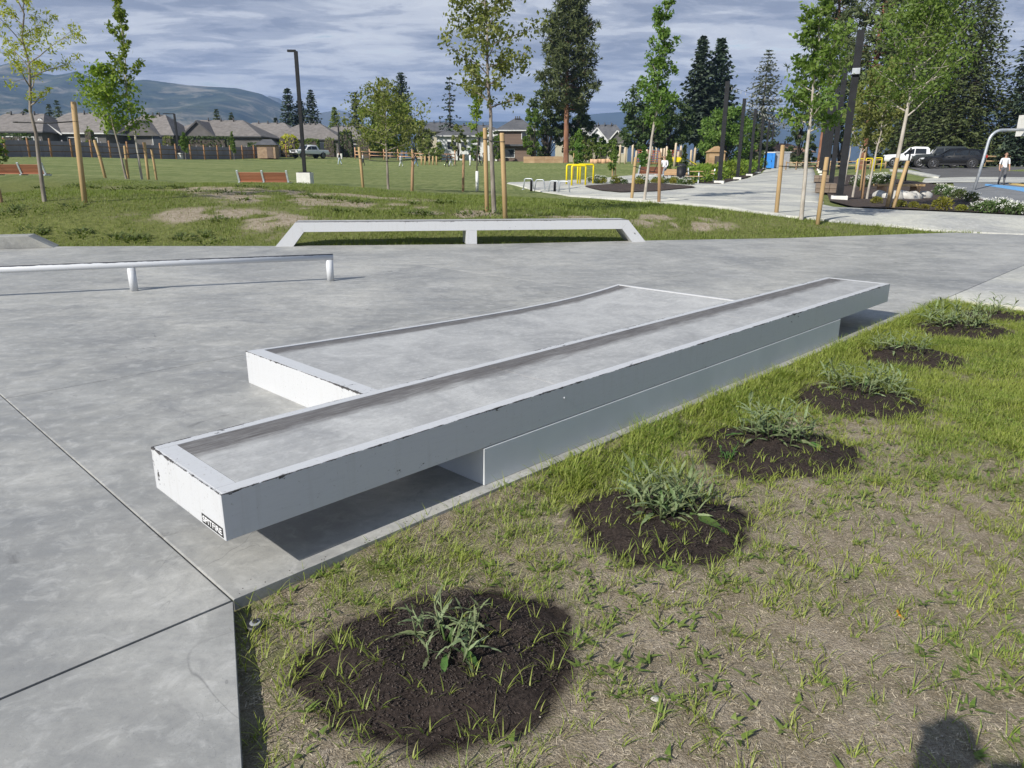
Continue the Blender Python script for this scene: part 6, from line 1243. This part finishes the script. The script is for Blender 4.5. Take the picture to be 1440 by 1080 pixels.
for px, top, D, Rp, lf_, lab in ((1120, 120, 112, 20, L_dark, 'dark tree behind the pale-barked sapling'), (1180, 130, 110, 24, L_dark, 'dark tree behind the dark posts'), (1232, 150, 102, 26, L_dark, 'dark tree behind the yellow barriers'), (1285, 160, 96, 26, L_dark, 'dark undergrowth tree behind the white pickup'), (1330, 168, 98, 22, L_dark, 'dark undergrowth tree behind the jeep'), (1392, 190, 100, 18, L_olive, 'pale green bush between the firs and the man in white'), (1420, 186, 92, 16, L_mid, 'green tree behind the man in white'), (1375, 182, 104, 16, L_mid, 'green tree behind the tail of the black car')):
    far_canopy(px, top, D, Rp, 450 + px % 90, lab, lf_, base=.05, ncl=40, per=55)

# ================================================================== MOUNTAINS AND HAZE
def mountain(name, ridge, D, depth, mat, seed, rough=1.0, foot=.55):
    nx_, ny_ = 260, 46; pxs = np.linspace(ridge[0][0], ridge[-1][0], nx_); ys = np.interp(pxs, [r[0] for r in ridge], [r[1] for r in ridge]); top = np.array([list(at(a, b, D)) for a, b in zip(pxs, ys)]); V = []
    for j in range(ny_):
        f = j / (ny_ - 1); yy = D - depth * (1 - f) if f < .999 else D; q = f
        X = top[:, 0] * (yy / D) ** .6; base_z = -5; env = np.sin(np.pi * .5 * q) ** 1.15
        nz = (fbm(X / 260 + seed, np.full(nx_, yy) / 260, seed, 5) - .5); rid = np.abs(fbm(X / 420 + seed, np.full(nx_, yy) / 900, seed + 3, 4) - .5) * 2
        z = base_z + (top[:, 2] - base_z) * np.clip(q ** 1.25 + (nz * .35 - rid * .22) * np.sin(np.pi * q) * rough, 0, .985 if f < .999 else 1); z = z + (nz * .035 * (top[:, 2] - base_z)) * (q > .95) * 0
        V.append(np.c_[X, np.full(nx_, yy), z])
    back = top.copy(); back[:, 1] += depth * .8; back[:, 2] = -5; V.append(back); V = np.concatenate(V); ny_ += 1; ix = np.arange(nx_ * ny_).reshape(ny_, nx_)
    F = np.c_[ix[:-1, :-1].ravel(), ix[:-1, 1:].ravel(), ix[1:, 1:].ravel(), ix[1:, :-1].ravel()]; o = link(name, npmesh(name, V, F, [mat], True)); tag(o, kind='structure'); return o
def mtnmat(name, c1, c2, c3, sc, thr=.56):
    k = NT(name); g = k.co('World', (1, 1, 2.5)); c = k.mix(k.ramp(k.noise(g, sc, 8, .68), [(.35, 0), (.65, 1)]), c1, c2); c = k.mix(k.ramp(k.noise(g, sc * .45, 8, .72, .8), [(thr, 0), (thr + .10, 1)]), c, c3); k.set('Base Color', c); k.set('Roughness', 1.0); k.set('Specular IOR Level', 0); return k.m
M_mt1 = mtnmat('forest_slope', (.012, .026, .018), (.070, .085, .050), (.22, .20, .15), .010, .51); M_mt2 = mtnmat('blue_slope', (.02, .035, .035), (.04, .055, .05), (.06, .07, .06), .004)
mountain('mountain', [(-420, 150), (-250, 105), (-120, 100), (-40, 88), (0, 92), (18, 87), (34, 92), (60, 103), (78, 106), (96, 103), (107, 100), (124, 107), (145, 112), (175, 114), (205, 112), (235, 116), (265, 120), (300, 122), (333, 124), (367, 132), (387, 142), (420, 158), (460, 178), (510, 202), (570, 232)], 3000, 1900, M_mt1, 3, .55)
mountain('mountain', [(330, 180), (365, 140), (378, 135), (392, 138), (405, 148), (440, 160), (476, 155), (490, 158), (520, 178), (560, 200)], 4300, 800, mtnmat('bare_slope', (.05, .06, .05), (.10, .10, .085), (.42, .40, .37), .0022, .50), 5, .6)
mountain('mountain', [(470, 215), (540, 178), (590, 172), (630, 169), (680, 171), (740, 171), (780, 167), (820, 162), (850, 159), (880, 157), (930, 152), (990, 152), (1040, 156), (1090, 158), (1130, 152), (1180, 140), (1260, 130), (1330, 134), (1373, 143), (1400, 140), (1440, 134), (1520, 140), (1640, 165), (1760, 200)], 4500, 1600, M_mt2, 9, .3)
HZ = bpy.data.materials.new('haze'); HZ.use_nodes = True; ht = HZ.node_tree; ht.nodes.clear(); ho = ht.nodes.new('ShaderNodeOutputMaterial'); hv = ht.nodes.new('ShaderNodeVolumePrincipled'); hv.inputs['Color'].default_value = (.40, .60, 1.0, 1); hv.inputs['Density'].default_value = 0.00016; hv.inputs['Anisotropy'].default_value = 0.0; ht.links.new(hv.outputs[0], ho.inputs['Volume'])
m = MB(); m.box((0, 0, 0), (2, 2, 2)); hz_o = m.build('haze', HZ); hz_o.scale = (7000, 7000, 245); hz_o.location = (0, 0, 225); tag(hz_o, kind='stuff')
# ================================================================== VEHICLES
M_tyre = pm('tyre', (.018, .018, .019), (.03, .03, .03), 8, .85); M_rim = pm('alloy', (.35, .35, .36), (.45, .45, .46), 8, .3, .8); M_rimd = pm('dark_alloy', (.10, .10, .105), (.24, .24, .25), 8, .3, .7); M_cg = pm('car_glass', (.012, .015, .018), (.02, .024, .028), 2, .06, spec=.6)
M_head = pm('headlight', (.55, .58, .6), (.7, .72, .74), 8, .15); M_tail = pm('tail_light', (.30, .015, .012), None, 8, .2); M_trim = pm('car_trim', (.015, .015, .016), None, 8, .6); M_platew = pm('number_plate', (.6, .6, .6), None, 8, .5)
def paint(name, c):
    k = NT(name); k.set('Base Color', c); k.set('Roughness', .28); k.set('Coat Weight', .25); k.set('Coat Roughness', .06); return k.m
M_pw, M_pb, M_pg = paint('white_car_paint', (.72, .73, .74)), paint('black_car_paint', (.006, .0062, .007)), paint('dark_green_car_paint', (.030, .036, .036))
def car(loc, rz, st_, pmat, wheels, wr, label, cat, name, win, shield, group=None, rim=None, wwidth=.24, lift=0.0, rails=False, cladding=True, bed=None):
    """st_: stations (x, z_sill, z_belt, z_top, half width sill/belt/top); front is +x"""
    e = empty(name, loc, rz, label, cat, group); rings = []
    for (x, zs, zb, zt, ws, wb, wt_) in st_:
        zm = zs + (zb - zs) * .45; h = [(-ws * .93, zs), (-ws, zs + .07), (-wb * 1.01, zm), (-wb, zb), (-wt_ - (wb - wt_) * .12, zb + (zt - zb) * .78), (-wt_ * .86, zt)]
        rings.append([Vector((x, y, z)) for y, z in h] + [Vector((x, -y, z)) for y, z in h[::-1]])
    m = MB(); m.loft(rings); body = m.build('body', pmat, e, sharp=32)
    def side(x, s, f):
        X = [q[0] for q in st_]; zb, zt, wb, wt_ = (float(np.interp(x, X, [q[i] for q in st_])) for i in (2, 3, 5, 6)); y1, z1 = wb, zb; y2, z2 = wt_ + (wb - wt_) * .12, zb + (zt - zb) * .78
        return Vector((x, s * (y1 + (y2 - y1) * f + .012), z1 + (z2 - z1) * f))
    for s in (-1, 1):
        for (x0, x1, x2, x3) in win:     # bottom front, bottom rear, top rear, top front
            m = MB(); q = [side(x0, s, .10), side(x1, s, .10), side(x2, s, .96), side(x3, s, .96)]; off = Vector((0, s * .02, 0)); m.add(q + [p - off * 2 for p in q], [(0, 1, 2, 3), (7, 6, 5, 4), (0, 4, 5, 1), (1, 5, 6, 2), (2, 6, 7, 3), (3, 7, 4, 0)]); m.build('side_window', M_cg, e)
    for (xa, za, wa, xb, zb_, wb_) in shield:
        n_ = Vector((za - zb_, 0, xb - xa)).normalized() * .012; n_ = n_ if n_.z > 0 else -n_; m = MB(); q = [Vector((xa, -wa, za)) + n_, Vector((xa, wa, za)) + n_, Vector((xb, wb_, zb_)) + n_, Vector((xb, -wb_, zb_)) + n_]; m.add(q + [p - n_ * 2 for p in q], [(0, 1, 2, 3), (7, 6, 5, 4), (0, 4, 5, 1), (1, 5, 6, 2), (2, 6, 7, 3), (3, 7, 4, 0)]); m.build('windscreen', M_cg, e)
    ymax = max(q[5] for q in st_)
    for x in wheels:
        for s in (-1, 1):
            y = s * (ymax - wwidth * .42); a = MB(); a.tube([(x, y - s * .14, wr + lift), (x, s * (ymax + .008), wr + lift)], [wr * 1.14] * 2, 22); a.build('wheel_arch', M_trim, e)
            w = empty('wheel', (x, y, wr)); w.parent = e; m = MB(); m.tube([(0, -wwidth/2, 0), (0, -wwidth * .42, 0), (0, wwidth * .42, 0), (0, wwidth/2 + .03, 0)], [wr * .9, wr, wr, wr * .9], 24); m.build('tyre', M_tyre, w)
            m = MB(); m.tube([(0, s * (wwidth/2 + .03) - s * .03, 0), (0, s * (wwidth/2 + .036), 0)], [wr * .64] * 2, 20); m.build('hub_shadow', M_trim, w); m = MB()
            for q in range(5): a_ = q * 1.2566; m.beam((0, s * (wwidth/2 + .05), 0), (wr * .62 * math.cos(a_), s * (wwidth/2 + .05), wr * .62 * math.sin(a_)), .06, .03)
            m.tube([(wr * .63 * math.cos(q), s * (wwidth/2 + .045), wr * .63 * math.sin(q)) for q in np.linspace(0, 6.283, 21)], .022, 5, caps=False); m.tube([(0, s * (wwidth/2 + .03), 0), (0, s * (wwidth/2 + .07), 0)], wr * .14, 8); m.build('rim', rim or M_rim, w)
    xf = st_[-1][0]; xr = st_[0][0]; zf = st_[-2][3]; zr = st_[1][2]
    for s in (-1, 1):
        m = MB(); m.box((xf - .06, s * (st_[-2][5] - .22), zf - .10), (.26, .34, .13)); m.build('headlight', M_head, e, bevel=.02); m = MB(); m.box((xr + .05, s * (st_[1][5] - .12), zr - .05), (.2, .26, .22)); m.build('tail_light', M_tail, e, bevel=.02)
        m = MB(); m.box((win[0][0] - .12, s * (ymax + .10), st_[len(st_)//2][2] + .08), (.14, .2, .15)); m.build('mirror', pmat if pmat is not M_pw else M_trim, e, bevel=.03)
        for (x0, x1, x2, x3) in win[:2]:
            m = MB(); p = side((x0 + x1 * 2) / 3, s, -.16); m.box(p, (.2, .03, .035)); m.build('door_handle', pmat, e)
        m = MB(); m.box(((wheels[0] + wheels[1]) / 2, s * (st_[len(st_)//2][4] + .004), st_[len(st_)//2][1] + .05), (abs(wheels[0] - wheels[1]) - wr * 2.4, .05, .12)); m.build('sill', M_trim, e)
    m = MB(); m.box((xf + .0, 0, zf - .18), (.1, st_[-2][5] * 1.05, .22)); m.build('grille', M_trim, e); m = MB(); m.box((xf + .02, 0, st_[-1][1] + .10), (.16, st_[-2][5] * 1.7, .2)); m.build('bumper', M_trim, e, bevel=.03); m = MB(); m.box((xf + .11, 0, st_[-1][1] + .2), (.02, .5, .12)); m.build('number_plate', M_platew, e)
    if rails:
        for s in (-1, 1): m = MB(); m.tube([(-1.7, s * .55, st_[3][3] + .05), (.5, s * .55, st_[3][3] + .09)], .025, 6); m.build('roof_rail', M_trim, e)
    if bed:
        x0, x1, z0, z1, w = bed; m = MB(); m.box(((x0 + x1)/2, 0, z1 + .01), (x1 - x0, w * 2 - .24, .02)); m.build('bed_cover', M_trim, e)
    return e
def facing(px, D): b = ground(px, D); return b
# black car in front of the others, front toward the soil bed
SUV = [(-2.42, .50, .92, 1.00, .70, .74, .66), (-2.36, .40, 1.02, 1.22, .84, .88, .70), (-2.05, .34, 1.05, 1.50, .92, .95, .66), (-1.3, .30, 1.04, 1.62, .95, .98, .68), (-.3, .28, 1.01, 1.66, .95, .99, .69), (.35, .28, .99, 1.60, .95, .99, .66), (.95, .28, .98, 1.22, .95, .99, .70), (1.28, .29, .97, 1.06, .95, .98, .78), (1.95, .31, .90, .99, .92, .95, .74), (2.30, .36, .80, .90, .82, .86, .66), (2.44, .44, .70, .76, .68, .70, .60)]
b = ground(1338, 66); car(b + Vector((0, 0, .03)), R_(180 - 24), SUV, M_pb, (1.50, -1.42), .385, 'glossy black sloping-roofed SUV parked nearest of the three cars', 'car', 'parked_car', ((1.02, .10, .05, .48), (.02, -1.02, -1.02, -.02), (-1.12, -1.95, -1.72, -1.12)), ((1.20, 1.03, .80, .42, 1.60, .62), (-2.32, 1.10, .70, -2.02, 1.52, .62)), 'cars parked beyond the soil bed', M_rimd, rails=False)
JEEP = [(-2.2, .62, 1.12, 1.2, .76, .78, .72), (-2.16, .55, 1.16, 1.70, .82, .84, .74), (-2.0, .52, 1.16, 1.82, .84, .86, .76), (-.5, .52, 1.15, 1.86, .86, .87, .77), (.25, .52, 1.14, 1.82, .86, .87, .76), (.55, .52, 1.14, 1.24, .86, .87, .78), (.65, .54, 1.12, 1.18, .84, .85, .74), (1.85, .58, 1.06, 1.14, .76, .78, .66), (2.0, .62, 1.0, 1.04, .70, .72, .6)]
b = ground(1316, 70); car(b + Vector((0, 0, .03)), R_(180 - 24), JEEP, M_pg, (1.42, -1.35), .42, 'dark boxy off-roader parked between the black SUV and the white pickup', 'car', 'parked_car', ((.45, -.38, -.38, .20), (-.46, -1.22, -1.22, -.46), (-1.3, -2.0, -1.98, -1.3)), ((.58, 1.24, .72, .30, 1.80, .66),), 'cars parked beyond the soil bed', M_rim, .28, .06)
PICK = [(-2.95, .62, 1.10, 1.18, .92, .95, .93), (-2.9, .55, 1.14, 1.20, .96, 1.0, .97), (-1.05, .50, 1.16, 1.22, .97, 1.0, .97), (-1.0, .50, 1.16, 1.70, .97, 1.0, .74), (-.8, .50, 1.16, 1.86, .97, 1.0, .76), (.3, .50, 1.16, 1.90, .97, 1.0, .77), (.75, .50, 1.15, 1.80, .97, 1.0, .74), (1.25, .50, 1.14, 1.30, .97, 1.0, .84), (1.5, .50, 1.12, 1.22, .97, 1.0, .86), (2.6, .52, 1.05, 1.16, .95, .98, .86), (2.85, .58, .95, 1.02, .86, .90, .8)]
PWIN = ((1.22, .32, .30, .82), (.24, -.72, -.70, .22)); PSH = ((1.42, 1.24, .86, .85, 1.80, .68), (-1.04, 1.28, .78, -.86, 1.80, .66))
b = ground(1287, 74); car(b + Vector((0, 0, .03)), R_(180 - 24), PICK, M_pw, (1.95, -1.75), .40, 'white pickup parked farthest of the three cars behind the path light', 'pickup truck', 'parked_pickup', PWIN, PSH, 'cars parked beyond the soil bed', M_rim, .27, .05, bed=(-2.8, -1.15, 0, 1.22, .95))
b = ground(436, 113); car(b, R_(-128), PICK, M_pw, (1.95, -1.75), .42, 'white pickup standing on the far side of the field before the fence', 'pickup truck', 'parked_pickup', PWIN, PSH, None, M_rim, .27, .05, bed=(-2.8, -1.15, 0, 1.22, .95))
# ================================================================== PEOPLE
M_skin = pm('skin', (.42, .24, .16), (.50, .30, .21), 8, .6); CL = {}
def cloth(c):
    if c not in CL: CL[c] = pm('cloth', c, tuple(min(.8, v * 1.2 + .004) for v in c), 6, .85)
    return CL[c]
M_hair = pm('hair', (.035, .022, .015), (.06, .04, .028), 20, .7)
def person(loc, rz, H, top, legs, label, group, stride=.0, arms=(.06, -.06), hair=M_hair, sleeves=True, shoes=(.03, .03, .03), sit=False, raise_=0.0, longhair=False):
    """one continuous skinned figure; faces +y before turning"""
    e = empty('person', loc, rz, label, 'person', group); vs = []; rad = []; ed = []; seg = []
    def v(p, r): vs.append(p); rad.append(r); return len(vs) - 1
    def b_(a, c, m): ed.append((a, c)); seg.append((a, c, m))
    pel = v((0, 0, .525), (.085, .062)); wa = v((0, 0, .61), (.078, .056)); ch = v((0, .005, .73), (.095, .064)); nk0 = v((0, 0, .815), (.05, .045)); nk = v((0, .004, .855), (.030, .030)); hd = v((0, .012, .905), (.040, .048)); hd2 = v((0, .012, .955), (.040, .047)); ht = v((0, .005, .985), (.024, .03))
    for a, c, m in ((pel, wa, 1), (wa, ch, 1), (ch, nk0, 1), (nk0, nk, 0), (nk, hd, 0), (hd, hd2, 0), (hd2, ht, 4)): b_(a, c, m)
    hands = []
    for s, sw in ((-1, arms[0]), (1, arms[1])):
        sh = v((s * .105, 0, .80), (.036, .036))
        if raise_ and s > 0: el = v((.150, -.005, .67), (.026, .026)); wr_ = v((.158, .01, .80), (.019, .019)); hn = v((.152, .018, .835), (.018, .014)); hdirn = Vector((-.5, .1, .8))
        elif sit: el = v((s * .13, .03, .65), (.026, .026)); wr_ = v((s * .09, .14, .56), (.019, .019)); hn = v((s * .08, .19, .55), (.02, .013)); hdirn = Vector((0, 1, -.2))
        else: el = v((s * .128, sw * .5 - .01, .635), (.026, .026)); wr_ = v((s * .130, sw + .03, .49), (.019, .019)); hn = v((s * .128, sw + .045, .455), (.015, .020)); hdirn = Vector((0, .15, -1))
        b_(ch, sh, 1); b_(sh, el, 1); b_(el, wr_, 1 if sleeves == 'long' else 0); b_(wr_, hn, 0); hands.append((Vector(vs[hn]), hdirn.normalized(), s))
    for s, sw in ((-1, stride), (1, -stride)):
        hp = v((s * .05, 0, .50), (.058, .060))
        if sit: kn = v((s * .055, .24, .50), (.043, .043)); an = v((s * .055, .25, .26), (.028, .028)); hl = v((s * .055, .25, .235), (.026, .024)); to = v((s * .06, .34, .225), (.024, .016))
        else: kn = v((s * .055, sw * .55 + .012, .275), (.042, .044)); an = v((s * .055, sw - (.02 if sw < 0 else 0), .05 + max(0, -sw) * .12), (.027, .028)); hl = v((s * .055, sw - .012, .024 + max(0, -sw) * .12), (.024, .024)); to = v((s * .065, sw + .085, .018 + max(0, -sw) * .03), (.024, .016))
        b_(pel, hp, 2); b_(hp, kn, 2); b_(kn, an, 2); b_(an, hl, 3); b_(hl, to, 3)
    me = bpy.data.meshes.new('body'); me.from_pydata([tuple(c * H for c in p) for p in vs], ed, []); o = bpy.data.objects.new('body', me); COL.objects.link(o); sk = o.modifiers.new('skin', 'SKIN'); sk.use_smooth_shade = True; o.modifiers.new('sub', 'SUBSURF').levels = 1
    for i, r in enumerate(rad): me.skin_vertices[0].data[i].radius = (r[0] * H, r[1] * H)
    me.skin_vertices[0].data[0].use_root = True; dg = bpy.context.evaluated_depsgraph_get(); em = bpy.data.meshes.new_from_object(o.evaluated_get(dg)); bpy.data.objects.remove(o)
    bm = bmesh.new(); bm.from_mesh(em); P = [Vector(p) * H for p in vs]
    for f in bm.faces:
        c = f.calc_center_median(); best = (9, 0)
        for a, d, mt in seg:
            A, B = P[a], P[d]; t = max(0, min(1, (c - A).dot(B - A) / max(1e-6, (B - A).length_squared))); dist = (c - A.lerp(B, t)).length
            if dist < best[0]: best = (dist, mt)
        f.material_index = best[1]; f.smooth = True
        if c.z > .945 * H or (c.z > .885 * H and c.y < -.004 * H): f.material_index = 4
    for (hp_, dr_, s) in hands:   # five fingers of unequal length, slightly curled
        sx_ = Vector((0, 1, 0)) if abs(dr_.y) < .8 else Vector((1, 0, 0))
        for q, lf in enumerate((.030, .034, .031, .025)):
            base = (hp_ + sx_ * (.014 - q * .0095)) * H; t1 = base + (dr_ * lf * .6) * H; t2 = t1 + (dr_ * lf * .45 + Vector((-s * .008, 0, 0))) * H
            for a, c, r in ((base, t1, .0055), (t1, t2, .0045)):
                d = (c - a); mtx = Matrix.Translation((a + c) / 2) @ d.to_track_quat('Z', 'Y').to_matrix().to_4x4(); g_ = bmesh.ops.create_cone(bm, cap_ends=True, segments=6, radius1=r * H, radius2=r * .8 * H, depth=d.length * 1.1, matrix=mtx)
        th0 = (hp_ + sx_ * .017 - dr_ * .018) * H; th1 = th0 + (sx_ * .016 + dr_ * .018) * H; d = th1 - th0; bmesh.ops.create_cone(bm, cap_ends=True, segments=6, radius1=.006 * H, radius2=.0045 * H, depth=d.length, matrix=Matrix.Translation((th0 + th1) / 2) @ d.to_track_quat('Z', 'Y').to_matrix().to_4x4())
    em2 = bpy.data.meshes.new('body'); bm.to_mesh(em2); bm.free(); bpy.data.meshes.remove(em)
    for mt in (M_skin, cloth(top), cloth(legs), cloth(shoes), hair): em2.materials.append(mt)
    link('body', em2, e)
    fm = MB(); fm.tube([(0, .058 * H, .928 * H), (0, .072 * H, .914 * H), (0, .060 * H, .905 * H)], [.004 * H, .009 * H, .006 * H], 6)
    for s in (-1, 1): fm.tube([(s * .042 * H, .005 * H, .935 * H), (s * .050 * H, 0, .925 * H), (s * .043 * H, .006 * H, .905 * H)], .007 * H, 5)
    fm.build('nose_and_ears', M_skin, e)
    for s in (-1, 1): m = MB(); m.tube([(s * .018 * H, .050 * H, .933 * H), (s * .018 * H, .060 * H, .933 * H)], .006 * H, 6); m.build('eye', M_trim, e)
    m = MB(); m.tube([(-.014 * H, .056 * H, .888 * H), (.014 * H, .056 * H, .888 * H)], .004 * H, 5); m.build('mouth', pm('lips', (.30, .12, .10), None, 5, .6), e)
    if longhair: m = MB(); m.tube([(0, -.03 * H, .96 * H), (0, -.055 * H, .88 * H), (0, -.05 * H, .80 * H)], [.035 * H, .042 * H, .02 * H], 8); m.build('hair', hair, e)
    return e
b = ground(1408, 42); person(b + Vector((0, 0, .04)), R_(168), 1.77, (.74, .75, .77), (.10, .10, .105), 'man in a white t-shirt and grey trousers walking on the court edge', None, stride=.05, arms=(.05, -.02), hair=pm('short_hair', (.16, .075, .045), None, 9, .8))
PP = 'people walking across the far side of the field'
for px, D, H, tp, lg, rz, s, lab, lh in ((478, 104, 1.68, (.03, .03, .035), (.46, .54, .60), 80, .12, 'person in a dark top and pale trousers walking alone left of the pale stake', True), (511, 104, 1.70, (.60, .58, .56), (.05, .05, .06), 100, .10, 'person in a light top half hidden by the pale stake', False), (564, 101, 1.66, (.74, .74, .74), (.70, .70, .68), -85, .13, 'person dressed all in white beneath the wide-crowned tree', False), (585, 102, 1.74, (.025, .03, .05), (.20, .30, .46), -80, .16, 'striding person in a navy jacket and blue jeans next to the dark stake', False),
        (628.5, 101, 1.76, (.05, .045, .045), (.02, .02, .022), -70, .14, 'person in black trousers at the head of the group of three', False), (634, 102, 1.70, (.015, .015, .018), (.58, .60, .63), -85, .13, 'person in a black top and white trousers in the group of three', True), (640, 103, 1.30, (.30, .16, .10), (.42, .27, .18), -85, .09, 'small child in brown walking last in the group of three', False), (661, 101, 1.72, (.78, .78, .78), (.72, .72, .70), -60, .04, 'person in white standing left of the airy sapling', True), (674.5, 101, 1.64, (.02, .02, .024), (.03, .03, .034), -90, .10, 'person in black close to the slim sapling with the trunk guard', False), (680, 102, 1.72, (.03, .032, .055), (.03, .03, .04), -80, .13, 'person in dark navy between the slim and the airy sapling', True)):
    person(ground(px, D), R_(rz), H, tp, lg, lab, PP, stride=s, arms=(s * .7, -s * .7), sleeves='long', longhair=lh)
b = ground(933, 45.8); person(b + Vector((0, 0, -.06)), R_(150), 1.68, (.62, .60, .62), (.12, .16, .24), 'person in a pale top sitting at the paved area behind the leaning maple', None, sit=True, sleeves='long')
# the photographer, whose shadow falls on the lawn, the phone in one raised hand
person((-.35, -.06, -.04), R_(-1), 1.86, (.05, .06, .09), (.04, .045, .06), 'person holding up a phone, casting the head-shaped shadow on the lawn', None, raise_=1.0, sleeves='long')
ph = empty('phone', (-.13, -.035, 1.6), 0, 'dark phone held up in one hand by the person taking the picture', 'phone'); m = MB(); m.box((0, 0, 0), (.162, .009, .078)); m.build('case', M_plastic, ph, bevel=.003); m = MB(); m.box((0, -.0052, 0), (.154, .001, .071)); m.build('screen', M_cg, ph)
